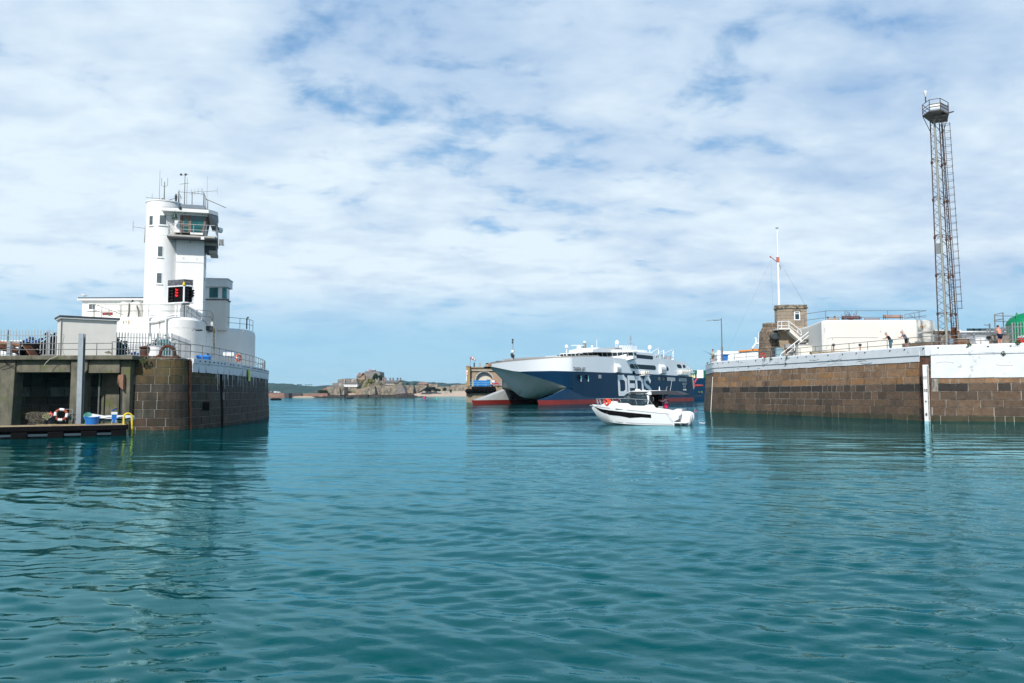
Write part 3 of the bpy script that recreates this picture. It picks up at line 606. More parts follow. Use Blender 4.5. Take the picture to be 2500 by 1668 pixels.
def breakwater():
 m = MB(); rect(m, 'R', -260, 545, 490, 655, 700, 12); m.box(-900, W('R', -260, 600, 700).x, 700, 712, -1, 4.2)
 o = m.build('breakwater', M_redwall, loc=m.v[0]); tag(o, 'long red-brown stone breakwater beyond the left pier', 'breakwater')
 m = MB(); rect(m, 'R', 490, 545, 588, 655, 696, 10); rect(m, 'R', 588, 548, 835, 640, 716, 8); rect(m, 'R', 832, 558, 868, 606, 712, 5)
 o = m.build('slipway_wall', M_darkwall, loc=m.v[0]); tag(o, 'dark inner slipway wall at the breakwater end', 'wall')
 m = MB(); silh(m, 'R', [(868, 570), (1090, 555), (1440, 540), (1440, 620), (868, 625)], 735, 10); o = m.build('shore_wall', M_redwall, loc=m.v[0]); tag(o, 'low reddish shore wall running to the castle', 'wall')
 m = MB(); silh(m, 'R', [(1150, 520), (1330, 455), (1435, 410), (1440, 500), (1150, 525)], 760, 10); o = m.build('bank', M_redwall, loc=m.v[0]); struct(o)
 for i, (x0, x1, y0, lab) in enumerate(((178, 200, 510, 'white van parked on the breakwater nearest the left pier'), (255, 320, 505, 'long white lorry parked on the breakwater'), (150, 176, 515, 'red car on the breakwater beside the white van'), (325, 395, 512, 'pale van at the right end of the vehicles on the breakwater'))):
  t = thing('parked_vehicle', lab, 'vehicle', W('R', x0, 540, 706), group='vehicles on the far breakwater')
  p0 = W('R', x0, 540, 706); p1 = W('R', x1, y0, 706); w = (p1.x - p0.x); h = p1.z - p0.z; mt = M_red if 'red' in lab else M_white
  m = MB(); m.prism([(0, .3), (0, h), (w * .75, h), (w * .9, h * .6), (w, h * .5), (w, .3)], lambda x, z: (p0.x + x, 706, p0.z + z), lambda x, z: (p0.x + x, 708, p0.z + z)); m.build('body', mt, t)
  for wx in (.2, .8): MB().tube((p0.x + w * wx, 705.9, p0.z + .35), (p0.x + w * wx, 708.1, p0.z + .35), .35, 10).build('wheel', M_black, t)
 # two small black rafts / low boats and buoys on the water
 for k, x0, x1, y, lab in (('R', 180, 358, 687, 'long low dark mooring raft nearer the left pier'), ('R', 1865, 1980, 659, 'short low dark mooring raft in front of the castle')):
  p = Wz(k, x0, y + 5); q = Wz(k, x1, y + 5); Y = p.y; t = thing('mooring_raft', lab, 'raft', (p.x, Y, 0), group='dark rafts')
  m = MB(); m.loft([[(p.x, Y, -.2), (p.x, Y + 3, -.2), (p.x, Y + 3, .45), (p.x, Y, .45)], [(p.x + 1, Y - .3, -.3), (p.x + 1, Y + 3.3, -.3), (p.x + 1, Y + 3.3, .6), (p.x + 1, Y - .3, .6)], [(q.x - 1, Y - .3, -.3), (q.x - 1, Y + 3.3, -.3), (q.x - 1, Y + 3.3, .6), (q.x - 1, Y - .3, .6)], [(q.x, Y, -.2), (q.x, Y + 3, -.2), (q.x, Y + 3, .45), (q.x, Y, .45)]])
  m.build('hull', M_black, t)
  m = MB()
  for i in range(7): xx = p.x + (q.x - p.x) * (i + .5) / 7; m.box(xx - .25, xx + .25, Y + 1, Y + 2, .6, .95)
  m.build('deck_fittings', M_dark, t)
 for x, y, r, lab, c in ((1422, 668, .62, 'round magenta mooring buoy in front of the beach', (.75, .02, .18)), (1667, 682, .45, 'small turquoise buoy right of the magenta one', (.02, .50, .45))):
  p = Wz('S', x, y + 8); t = thing('buoy', lab, 'buoy', (p.x, p.y, 0), group='mooring buoys'); MB().ball((p.x, p.y, r * .45), r, r, r * .95, 14, 9).build('float', mat('buoy_' + ('magenta' if r > .5 else 'turquoise'), c, .5), t, smooth=True)
  MB().tube((p.x, p.y, r * 1.3), (p.x, p.y, r * 1.3 + .35), .05).build('ring_post', M_galvd, t)
breakwater()
# ================================================================== left pier head
LZ = 4.75
LP = [(-24.7, 51.9), (-23.4, 51.9), (-22.1, 52.5), (-21.5, 54.2), (-21.35, 57), (-21.5, 60.5), (-21.95, 65), (-22.6, 70), (-23.6, 76), (-25.2, 83), (-27.6, 89), (-31, 94), (-36, 98), (-43, 100)]
def smooth_path(P, n=4):
 out = []
 for i in range(len(P) - 1):
  p0 = Vector(P[max(i - 1, 0)]); p1 = Vector(P[i]); p2 = Vector(P[i + 1]); p3 = Vector(P[min(i + 2, len(P) - 1)])
  for k in range(n):
   t = k / n; out.append(tuple(.5 * (2 * p1 + (p2 - p0) * t + (2 * p0 - 5 * p1 + 4 * p2 - p3) * t * t + (3 * p1 - p0 - 3 * p2 + p3) * t ** 3)))
 return out + [tuple(P[-1])]
LP = smooth_path(LP)
def lmix(a, b, t): return tuple(x + (y - x) * t for x, y in zip(a, b))
def left_pier():
 t = thing('stone_pier', 'curved dark granite pier head with a whitewashed top at the left', 'pier', (-30, 75, 0))
 def col(s, z, r, rng):
  v = rng.uniform(.55, 1.0)
  c = lmix((.062, .048, .031), (.072, .046, .03), rng.random())
  if z > 3.0 and s < 10: c = lmix((.085, .068, .03), (.125, .08, .03), rng.random())
  elif z > 3.2: c = (.055, .047, .037)
  if 2.3 < z < 3.0 : c = lmix(c, (.04, .038, .036), .55)
  if z < .45: c = lmix(c, (.03, .03, .018), rng.uniform(.3, .9)) if s > 6 else lmix(c, (.15, .075, .035), rng.uniform(.1, .7))
  if rng.random() < .12: c = lmix(c, (.07, .075, .06), .7)
  return tuple(q * v for q in c)
 zc = 3.82
 slots = [2.9, 7.4 + 2.2]
 blk, back, at, L = masonry([(x, y) for x, y in LP], -.9, LZ - .05, .56, col, batter=.28, bw=(.7, 1.45), gap=.06, seed=5, face=.015, skip=lambda s, z: s > 4.4 and z > zc + .5, cuts=[(9.28, 9.92)])
 ys = at(9.6, 0)[1]
 for q in split_mb(blk, lambda v: v[1] > ys): q.build('granite_blocks', M_stonedark, t)
 back.build('mortar_backing', M_mortard, t)
 # recesses: flat black sheets stand for the shade inside
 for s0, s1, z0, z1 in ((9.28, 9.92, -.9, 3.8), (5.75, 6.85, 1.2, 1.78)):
  q = .058 if s0 < 9 else -.012; m = MB(); m.quad(at(s0, z0, q), at(s1, z0, q), at(s1, z1, q), at(s0, z1, q)); m.build('recess_shade', M_black, t)
 # white band
 m = MB(); ss = [4.45 + i * .8 for i in range(int((L - 4.5) / .8) + 1)]
 m.loft([[at(s, zc + .02 * sin(s * 3), .07), at(s, 4.42, .08), at(s, 4.44, .14), at(s, LZ, .15), at(s, LZ + .02, -.45), at(s, zc, -.45)] for s in ss]); m.build('whitewashed_coping', M_coping, t)
 rr = random.Random(3)
 for s in ss[1:32]:
  if rr.random() < .8: p = Vector(at(s, 4.6, .17)); MB().ball(p, .06, .06, .05, 8, 5).build('drain_hole', M_black, t)
 # white runs of paint and dark runs
 for i in range(40):
  m = MB(); s = rr.uniform(7.5, 30); l = rr.uniform(.25, 1.0) * (1.7 if rr.random() < .2 else 1); w = rr.uniform(.025, .07); z = zc
  m.add([at(s - w, z + .03, .09), at(s + w, z + .03, .09), at(s + w * .4, z - l, .065), at(s - w * .3, z - l, .065)], [(0, 1, 2, 3)])
  m.build('paint_run', M_coping, t)
 for i in range(44):
  m = MB(); s = rr.uniform(5, 34); l = rr.uniform(.1, .55); w = rr.uniform(.012, .04)
  m.add([at(s - w, zc - .04, .085), at(s + w, zc - .04, .085), at(s + w * .5, zc + l, .086), at(s - w * .4, zc + l, .086)], [(0, 1, 2, 3)])
  m.build('algae_run', M_black, t)
 # rusty chain down the face
 m = MB()
 for i in range(60):
  z = LZ - .1 - i * .09; p = at(4.05 + .03 * sin(i * .7), z, .1); m.torus(p, (1, 0, 0) if i % 2 else (0, 1, 0), .055, .018, 8, 5)
 m.build('rusty_chain', M_rust, t)
 m = MB(); m.quad(at(3.93, -.8, .056), at(4.12, -.8, .056), at(4.2, LZ - .1, .056), at(3.9, LZ - .1, .056)); m.build('rust_stain', mat('dark_rust_stain', (.05, .022, .014), .9, var=.5), t)
 # deck
 inner = [at(s, 0, 0) for s in [i * 1.5 for i in range(int(L / 1.5) + 1)]]
 pts = [(-44, 100)] + [(p[0], p[1]) for p in reversed([Vector(at(s, LZ, -.3)) for s in [i * 1.2 for i in range(int(L / 1.2))]])] + [(-24.9, 52.2), (-60, 52.2), (-60, 100)]
 MB().vprism(pts, 3.9, LZ - .02).build('pier_deck', M_conclight, t)
 # yellow notice on the wall
 s0 = None
 y = MB(); best = min((abs(proj(at(s * .1, 4.0, .1))[0] - 606), s * .1) for s in range(100, 340))[1]
 y.add([at(best - .42, 3.45, .17), at(best + .42, 3.45, .17), at(best + .42, 4.42, .18), at(best - .42, 4.42, .18)], [(0, 1, 2, 3)])
 for a, b in ((0, 1), ): pass
 o = y.build('warning_notice', mat('yellow_green_sign', (.55, .62, .10), .6, var=.25, scale=4), loc=y.v[0]); sm = o.modifiers.new('thick', 'SOLIDIFY'); sm.thickness = .03
 tag(o, 'faded yellow notice board on the left pier coping', 'sign')
 # pipe down the corner
 m = MB(); m.path([W('A', 1052, 625, 51.75), W('A', 1050, 760, 51.75), W('A', 1042, 900, 51.75), W('A', 1032, 1095, 51.75)], .045, 8); o = m.build('rusty_pipe', mat('rust_pipe', (.22, .12, .08), .8, var=.4, scale=3, patch=(.35, .36, .38), pthr=.55), loc=m.v[0]); tag(o, 'thin rusty pipe running down where quay meets pier', 'pipe')
 # seen along the coping: curved guard rail
 rp = [Vector(at(s, LZ, -.25)) for s in [4.7 + i * .9 for i in range(int((L - 5) / .9))]]
 railing('curved pipe guard rail along the left pier head', rp, h=1.0, step=1.75, r=.026)
 return at
LAT = left_pier()
def quay():
 t = thing('concrete_quay', 'weathered concrete quay deck on pillars at the far left', 'quay', (-30, 52, 0))
 X1 = W('A', 1130, 590, 51.2).x; XR = W('A', 1000, 700, 51.6).x
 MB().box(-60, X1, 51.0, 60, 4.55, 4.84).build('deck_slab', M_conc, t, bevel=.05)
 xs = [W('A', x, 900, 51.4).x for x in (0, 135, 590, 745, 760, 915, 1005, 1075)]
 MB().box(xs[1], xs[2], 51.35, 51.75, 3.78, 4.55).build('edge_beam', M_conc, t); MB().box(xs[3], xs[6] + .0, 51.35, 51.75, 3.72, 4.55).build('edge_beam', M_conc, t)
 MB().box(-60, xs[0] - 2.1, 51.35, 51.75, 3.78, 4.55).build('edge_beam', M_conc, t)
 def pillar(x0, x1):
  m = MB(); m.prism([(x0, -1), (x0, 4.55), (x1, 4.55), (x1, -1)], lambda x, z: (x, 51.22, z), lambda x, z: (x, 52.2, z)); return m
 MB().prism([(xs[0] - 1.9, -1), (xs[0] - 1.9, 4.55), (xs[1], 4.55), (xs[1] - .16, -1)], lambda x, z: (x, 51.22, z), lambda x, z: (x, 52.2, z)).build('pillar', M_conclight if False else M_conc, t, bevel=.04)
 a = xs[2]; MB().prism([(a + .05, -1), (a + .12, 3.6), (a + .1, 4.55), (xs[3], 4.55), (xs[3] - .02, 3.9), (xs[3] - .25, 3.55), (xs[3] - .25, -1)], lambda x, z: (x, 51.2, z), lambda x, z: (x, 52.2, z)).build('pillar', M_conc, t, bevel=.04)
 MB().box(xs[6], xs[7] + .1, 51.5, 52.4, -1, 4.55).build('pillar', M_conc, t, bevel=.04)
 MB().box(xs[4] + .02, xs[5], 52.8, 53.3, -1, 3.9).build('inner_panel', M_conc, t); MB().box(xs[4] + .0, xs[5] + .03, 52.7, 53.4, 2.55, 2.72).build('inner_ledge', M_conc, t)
 MB().path([(xs[4] + .08, 52.3, -.5), (xs[4] + .12, 52.3, 3.7)], .05).build('drain_pipe', M_galvd, t)
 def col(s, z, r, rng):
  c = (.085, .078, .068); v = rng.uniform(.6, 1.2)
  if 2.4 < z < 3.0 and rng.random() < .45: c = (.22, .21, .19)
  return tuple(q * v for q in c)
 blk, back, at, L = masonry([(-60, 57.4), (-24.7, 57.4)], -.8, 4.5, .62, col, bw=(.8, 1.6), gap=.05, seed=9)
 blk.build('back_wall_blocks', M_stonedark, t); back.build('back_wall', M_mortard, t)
 for k in range(5): MB().box(-60 + 0, -24.8, 52.2 + 0, 57.3, 4.2, 4.5).build('soffit_beam', M_conc, t) if k == 0 else None
 # rusty fender plate
 p0 = W('A', 990, 745, 51.3); p1 = W('A', 1050, 870, 51.3)
 m = MB(); m.prism([(p0.x + .12, p0.z), (p1.x - .05, p0.z + .03), (p1.x - .05, p1.z), (p0.x + .35, p1.z + .05), (p0.x + .08, p1.z + .35), (p0.x, (p0.z + p1.z) / 2)], lambda x, z: (x, 51.2, z), lambda x, z: (x, 51.48, z))
 o = m.build('fender_plate', mat('pale_rust_plate', (.26, .14, .09), .9, var=.35, scale=3), loc=m.v[0]); tag(o, 'rounded rusty fender plate on the quay corner pillar', 'fender')
 m = MB(); m.path([W('A', 480, 585, 50.9), W('A', 420, 610, 50.85), W('A', 385, 645, 50.8), W('A', 372, 668, 50.8)], .02, 5); o = m.build('rope', mat('pale_rope', (.5, .48, .42), .9), loc=m.v[0]); tag(o, 'short pale rope end hanging off the quay edge', 'rope')
 m = MB(); m.path([W('A', 0, 600, 51.1), W('A', 60, 650, 51.0), W('A', 130, 685, 51.1)], .02, 5); m.path([W('A', 0, 690, 51.1), W('A', 60, 660, 51.0), W('A', 130, 625, 51.1)], .02, 5); o = m.build('mooring_wire', M_black, loc=m.v[0]); tag(o, 'thin crossed mooring wires slung across the leftmost pillar', 'wire')
 # quay edge railing
 x0 = -44; railing('straight pipe guard rail along the concrete quay edge', [(x0, 51.25, 4.84), (W('A', 948, 570, 51.25).x, 51.25, 4.84)], h=.78, step=2.45, r=.024, posts=[(W('A', x, 500, 51.25).x, 51.25, 4.84) for x in (-190, 165, 497, 817, 948)] + [(x0, 51.25, 4.84)])
 railing('low pipe guard rail between the quay edge and the curved rail', [(W('A', 950, 570, 51.4).x, 51.3, 4.8), (-24.0, 52.2, 4.78), (-22.4, 53.2, 4.78), Vector(LAT(4.7, 4.78, -.25))], h=.92, step=2.1, r=.022)
 # grey box post
 p = W('A', 78, 560, 51.6); m = MB(); m.obox((p.x, p.y), (1, 0), .11, .1, 4.84, 5.75); m.obox((p.x, p.y), (1, 0), .13, .12, 5.75, 5.8); o = m.build('bollard_post', M_galv, loc=(p.x, p.y, 4.84)); tag(o, 'short square galvanised post by the quay railing', 'post')
 # steel guide pile
 p = Wz('A', 664, 1150, .2); Y = 48.3; a = W('A', 675, 397, Y); b = W('A', 713, 397, Y); cx = (a.x + b.x) / 2; w = (b.x - a.x) / 2
 t = thing('steel_pile', 'tall grey steel guide pile rising behind the pontoon', 'pile', (cx, Y, -1))
 MB().box(cx - w, cx + w, Y - .16, Y - .13, -1, a.z).build('flange', M_galv, t); MB().box(cx - w, cx + w, Y + .13, Y + .16, -1, a.z).build('flange', M_galv, t); MB().box(cx - .02, cx + .02, Y - .13, Y + .13, -1, a.z).build('web', M_galv, t)
 MB().box(cx + w, cx + w + .012, Y - .16, Y - .1, -1, a.z).build('edge_strip', mat('pale_edge', (.5, .5, .48), .6), t)
quay()
def pontoon():
 A = Vector((-26.67, 41.85, 0)); B = Vector((-21.45, 44.65, 0)); d = (B - A).normalized(); n = Vector((-d.y, d.x, 0)); A = A - d * 9; L = (B - A).length
 ang = atan2(d.y, d.x); t = thing('floating_pontoon', 'floating pontoon with a timber deck and black rubber fendering', 'pontoon', A, ang)
 loc = lambda m, nm, mt, **k: m.build(nm, mt, t, world=False, **k)
 loc(MB().box(0, L, .12, 3.2, .52, .62), 'deck', M_woodpale)
 loc(MB().box(0, L - .02, .03, .12, .36, .63), 'fender_strip', M_black, bevel=.03); loc(MB().box(L - .02, L + .06, .03, 3.2, .36, .62), 'fender_strip', M_black)
 loc(MB().box(0, L - .05, .06, .14, .10, .22), 'steel_waler', mat('blue_grey_steel', (.05, .075, .09), .45, metal=.3, var=.2))
 loc(MB().box(0, L - .05, .16, .22, .22, .36), 'side_frame', M_black)
 loc(MB().box(.1, L - .1, .5, 3.0, -.3, .5), 'concrete_float', mat('float_concrete', (.20, .20, .19), .9, var=.3, scale=2, streak=(.05, .06, .05), sthr=.5))
 q = [Wz('A', x, 1270, .05) for x in (170, 468, 750, 1015)]
 for p in q:
  s = (Vector((p.x, p.y, 0)) - A).dot(d); loc(MB().box(s - .38, s + .38, .01, .45, -.35, .33), 'float', M_black, bevel=.04)
 loc(MB().box(4.0, 4.75, .01, .45, -.35, .33), 'float', M_black)
 def on(k, x, y, z=.62): return Wz(k, x, y, z)
 # yellow hoop ladder
 p = B + n * .35
 tl = thing('hoop_ladder', 'bright yellow hoop ladder at the pontoon end', 'ladder', p)
 for dy in (0, .45):
  q0 = p + n * dy + d * -.05; r = .17
  pts = [q0 + d * (-.12) + Vector((0, 0, .62)), q0 + d * (-.12) + Vector((0, 0, 1.05))] + [q0 + d * (.09 - .21 * cos(a)) + Vector((0, 0, 1.05 + .21 * sin(a))) for a in (.5, 1.05, 1.57, 2.1, 2.6)] + [q0 + d * .30 + Vector((0, 0, 1.05)), q0 + d * .30 + Vector((0, 0, -.3))]
  MB().path(pts, .045, 8).build('hoop', M_yellow, tl, smooth=True)
 for z in (-.05, .2, .45): MB().tube(p + d * .30 + Vector((0, 0, z)), p + d * .30 + n * .45 + Vector((0, 0, z)), .03).build('rung', M_yellow, tl)
 # blue tub
 def tub(k, x, y, r0, r1, h, mt, lab, name='tub'):
  g = on(k, x, y); t2 = thing(name, lab, 'tub', g); m = MB()
  m.lathe(g.x, g.y, [(r0 * .98, g.z), (r1, g.z + h), (r1 + .025, g.z + h), (r1 + .025, g.z + h + .03), (r1 - .02, g.z + h + .03), (r0 * .92, g.z + .05)], 22); m.build('shell', mt, t2, smooth=True)
  for s in (-1, 1): MB().torus((g.x + s * (r1 + .02), g.y, g.z + h), (0, 1, 0), .07, .015, 10, 5).build('handle', mt, t2)
  return g
 gb = tub('D', 1550, 805, .31, .38, .40, M_blue, 'bright blue flexible tub on the pontoon deck')
 m = MB(); m.lathe(gb.x, gb.y, [(.30, gb.z + .36), (.31, gb.z + .39), (.12, gb.z + .45)], 12); o = m.build('towel', M_white, loc=gb + Vector((0, 0, .36))); tag(o, 'white cloth heaped inside the bright blue tub', 'cloth')
 m = MB(); gg = gb + Vector((-.33, .15, 0))
 for i in range(4): m.torus(gg + Vector((0, 0, .3 + i * .06)), (.2, -1, .15 * i), .15 + .02 * i, .016, 14, 5)
 m.path([gg + Vector((-.1, 0, .3)), gg + Vector((-.12, -.05, 0.02))], .016, 5)
 o = m.build('rope_coil', mat('green_rope', (.10, .42, .30), .9), loc=gg); tag(o, 'green rope coil hung at the left of the blue tub', 'rope')
 gk = tub('D', 822, 800, .26, .33, .42, mat('black_bucket', (.03, .035, .04), .6, var=.2), 'black flexible tub full of pink buoys and cord', 'tub')
 rr = random.Random(4)
 for i, (dx, dz, r, lab) in enumerate(((.10, .50, .15, 'larger coral pink net float in the black tub'), (-.06, .47, .11, 'smaller coral pink net float in the black tub'))):
  m = MB(); m.ball(gk + Vector((dx, 0, dz)), r, r, r, 12, 8); m.tube(gk + Vector((dx, 0, dz + r * .9)), gk + Vector((dx, 0, dz + r + .07)), .03); o = m.build('net_float', mat('coral_pink', (.80, .12, .12), .5), smooth=True, loc=gk + Vector((dx, 0, dz))); tag(o, lab, 'float', 'net floats')
 m = MB()
 for i in range(6): m.path([gk + Vector((.05 + .03 * i, -.12, .48)), gk + Vector((.08 + .04 * i, -.30, .50 - .02 * i)), gk + Vector((.07 + .03 * i, -.33, .22 + .03 * i))], .012, 4)
 o = m.build('cord', mat('pale_cord', (.55, .62, .58), .8), loc=gk); tag(o, 'pale cord hanging over the rim of the black tub', 'rope')
 # lobster pots
 def pot(k, x, y, z, L, lab):
  g = on(k, x, y, z); t2 = thing('lobster_pot', lab, 'lobster pot', g, group='lobster pots on the pontoon'); R = .27
  net = MB(); fr = MB()
  for i in range(6):
   xx = -L / 2 + L * i / 5; fr.path([(g.x + xx, g.y + R * cos(a), g.z + R * 1.1 * sin(a)) for a in [pi * j / 10 for j in range(11)]], .022, 5)
  for a in (0, .5, 1.05, 1.57, 2.1, 2.6, pi): fr.tube((g.x - L / 2, g.y + R * cos(a), g.z + R * 1.1 * sin(a)), (g.x + L / 2, g.y + R * cos(a), g.z + R * 1.1 * sin(a)), .014, 4)
  for i in range(150):
   a = rr.uniform(0, pi); xx = rr.uniform(-L / 2, L / 2); q = Vector((g.x + xx, g.y + R * cos(a), g.z + R * 1.1 * sin(a))); e = Vector((rr.uniform(-1, 1), rr.uniform(-1, 1) * .3, rr.uniform(-1, 1))).normalized() * rr.uniform(.05, .12); net.tube(q - e, q + e, .013, 3)
  fr.build('frame', mat('pot_frame', (.05, .04, .03), .9), t2); net.build('netting', mat('dark_netting', (.13, .12, .09), .95, var=.5, scale=9), t2)
  MB().box(g.x - L / 2, g.x + L / 2, g.y - R, g.y + R, g.z - .02, g.z + .03).build('base', M_dark, t2)
 pot('D', 650, 798, .64, .85, 'lower lobster pot standing on the pontoon boards'); pot('D', 622, 702, 1.0, .95, 'upper lobster pot stacked on the other one')
 m = MB(); g = on('D', 770, 700, 1.05) + Vector((0, .1, 0))
 for i in range(9): m.torus(g + Vector((rr.uniform(-.05, .05), rr.uniform(-.05, .05), .02 * i)), (rr.uniform(-.5, .5), rr.uniform(-1, .2), 1), .11 + .011 * i, .016, 14, 5)
 o = m.build('rope_coil', mat('olive_rope', (.26, .25, .13), .95, var=.3), loc=g); tag(o, 'heaped olive yellow rope behind the lobster pots', 'rope')
 m = MB(); g = on('D', 845, 720, .85); clump(m, g + Vector((0, .15, .1)), .22, .15, .15, 60, .07, rr); o = m.build('net_heap', mat('crimson_net', (.28, .02, .03), .9, var=.4), loc=g); tag(o, 'small crimson net heap behind the black tub', 'net')
 # lifebuoy, standing against a frame
 g = on('D', 1020, 760); c = g + Vector((0, .05, .44)); t2 = thing('lifebuoy', 'brown and white lifebuoy leaning on a metal frame on the pontoon', 'lifebuoy', g)
 ax = (.35, -1, .15)
 m = MB(); m.torus(c, ax, .33, .085, 32, 8); m.build('ring', mat('faded_red_foam', (.33, .07, .04), .7, var=.15), t2, smooth=True)
 for a in (.35, 1.9, 3.5, 5.05): MB().torus(c, ax, .33, .092, 7, 8, a, a + .75).build('white_band', M_white, t2, smooth=True)
 t2 = thing('metal_frame', 'light grey tubular frame behind the lifebuoy', 'frame', g)
 gf = g + Vector((.15, .3, 0)); pts = [gf, gf + Vector((0, 0, .78)), gf + Vector((.42, 0, .78)), gf + Vector((.42, 0, 0))]
 MB().path(pts, .025, 6).build('upright_hoop', M_galv, t2); MB().tube(gf + Vector((0, 0, .5)), gf + Vector((.42, 0, .5)), .02).build('crossbar', M_galv, t2); MB().tube(gf + Vector((.42, 0, .6)), gf + Vector((.42, .4, 0)), .02).build('brace', M_galv, t2)
 m = MB(); g2 = on('D', 1090, 812); m.obox((g2.x, g2.y), (d.x, d.y), .62, .05, .62, .66); m.obox((g2.x - .9, g2.y - .25), (d.x, d.y), .5, .03, .62, .67); o = m.build('plank', M_woodpale, loc=g2); tag(o, 'pair of loose planks lying along the pontoon edge', 'plank')
 # inflatable dinghy
 g = on('D', 1800, 770); u = Vector((.96, .28, 0)).normalized(); v = Vector((-u.y, u.x, 0)); t2 = thing('inflatable_dinghy', 'white inflatable dinghy lying on the pontoon behind the blue tub', 'dinghy', g)
 c = g + v * .75 + Vector((0, 0, .22)); L2 = 1.45
 pts = [c - u * 1.0 + v * -.5, c + u * .9 + v * -.5 , c + u * 1.2 + v * -.3, c + u * 1.3, c + u * 1.2 + v * .3, c + u * .9 + v * .5, c - u * 1.0 + v * .5]
 MB().path([c - u * 1.15 - v * .5 + Vector((0, 0, .22))] + [c - u * 1.0 - v * .5 + Vector((0, 0, .16))] + [c - u * .2 - v * .5] + pts[1:], .19, 12).build('tube', mat('hypalon_white', (.66, .68, .68), .5, var=.06), t2, smooth=True)
 MB().path([c - u * 1.1 - v * .72 + Vector((0, 0, .0)), c - u * .2 - v * .71 + Vector((0, 0, -.05)), c + u * .9 - v * .71 + Vector((0, 0, -.05)), c + u * 1.25 - v * .45]  , .045, 6).build('rubbing_strake', M_black, t2)
 MB().path([c - u * .7 - v * .68 + Vector((0, 0, .1)), c - u * .3 - v * .70 + Vector((0, 0, .01)), c + u * .2 - v * .68 + Vector((0, 0, .1)), c + u * .6 - v * .7 + Vector((0, 0, .02)), c + u * 1 - v * .66 + Vector((0, 0, .1))], .014, 5).build('grab_line', M_black, t2)
 MB().obox((c.x - u.x * .3, c.y - u.y * .3), (u.x, u.y), .8, .45, .66, .72).build('floor', M_grey, t2)
 # blue service pedestal with a striped top
 g = on('D', 1925, 772); t2 = thing('service_pedestal', 'blue and white service pedestal on the pontoon by the dinghy', 'pedestal', g)
 MB().obox((g.x, g.y), (d.x, d.y), .135, .11, .62, 1.1).build('body', M_blue, t2, bevel=.01); MB().obox((g.x, g.y), (d.x, d.y), .165, .13, 1.1, 1.26).build('collar', M_white, t2, bevel=.01)
 MB().slab(g + Vector((-.13, -.1, .66)), g + Vector((.14, -.1, .82)), g + Vector((.14, .1, .82)), g + Vector((-.13, .1, .66)), (-.3, 0, 1), .06).build('lid', mat('dark_blue_plastic', (.01, .05, .2), .4), t2)
 g = on('D', 1962, 778); o = MB().cyl(g.x, g.y, .62, .80, .07, 12).build('small_bollard', M_galv, loc=g); tag(o, 'tiny grey cylinder at the foot of the blue pedestal', 'bollard')
 m = MB(); p = on('D', 1895, 800); m.path([p + Vector((0, 0, .25)), p + Vector((.02, -.15, 0)), p + Vector((.02, -.2, -.6))], .012, 4); o = m.build('rope', mat('pale_rope', (.5, .48, .42), .9), loc=p); tag(o, 'thin pale line dangling from the pontoon edge into the water', 'rope')
 return A, d, n
pontoon()
# ================================================================== left pier buildings
DZ = 8.9
def shed():
 ang = radians(37); e1 = Vector((cos(ang), sin(ang), 0)); e2 = Vector((-e1.y, e1.x, 0)); c0 = W('A', 515, 500, 53.5); c0.z = LZ
 t = thing('concrete_shed', 'small cream rendered shed with a dark flat roof on the quay', 'shed', c0, ang)
 w = 0.0
 for i in range(400):
  w = i * .01
  if proj(c0 + e1 * w)[0] > pix('A', 976, 0)[0]: break
 zt = Wp('A', 515, 268, c0, e2).z; loc = lambda m, nm, mt, **k: m.build(nm, mt, t, world=False, **k); h = zt - LZ
 loc(MB().box(0, w, 0, 2.0, 0, h), 'wall', M_cream); loc(MB().box(-.13, w + .13, -.16, 2.15, h, h + .09), 'fascia', M_white); loc(MB().box(-.17, w + .17, -.2, 2.2, h + .09, h + .20), 'roof', M_dark)
 loc(MB().path([(-.03, -.03, .1), (-.03, -.03, h)], .03), 'drain_pipe', M_galvd)
 m = MB(); rr = random.Random(6)
 z = h * .62; x = .12;
 while z > .25: x2 = x + rr.uniform(-.05, .06); z2 = z - rr.uniform(.06, .16); m.add([(x - .012, -.006, z), (x + .012, -.006, z), (x2 + .012, -.006, z2), (x2 - .012, -.006, z2)], [(0, 1, 2, 3)]); x, z = x2, z2
 for i in range(16): x = rr.uniform(.1, w - .2); zz = rr.uniform(.04, .28); a = rr.uniform(.05, .22); m.add([(x, -.006, zz), (x + a, -.006, zz - .03), (x + a, -.006, zz - .05), (x, -.006, zz - .015)], [(0, 1, 2, 3)])
 m.add([(w - .75, -.006, .5), (w - .45, -.006, .62), (w - .25, -.006, .45), (w - .22, -.006, .25), (w - .33, -.006, .42), (w - .6, -.006, .42)], [(0, 1, 2, 3, 4, 5)])
 loc(m, 'cracked_render', mat('exposed_render', (.24, .21, .17), .95, var=.3))
shed()
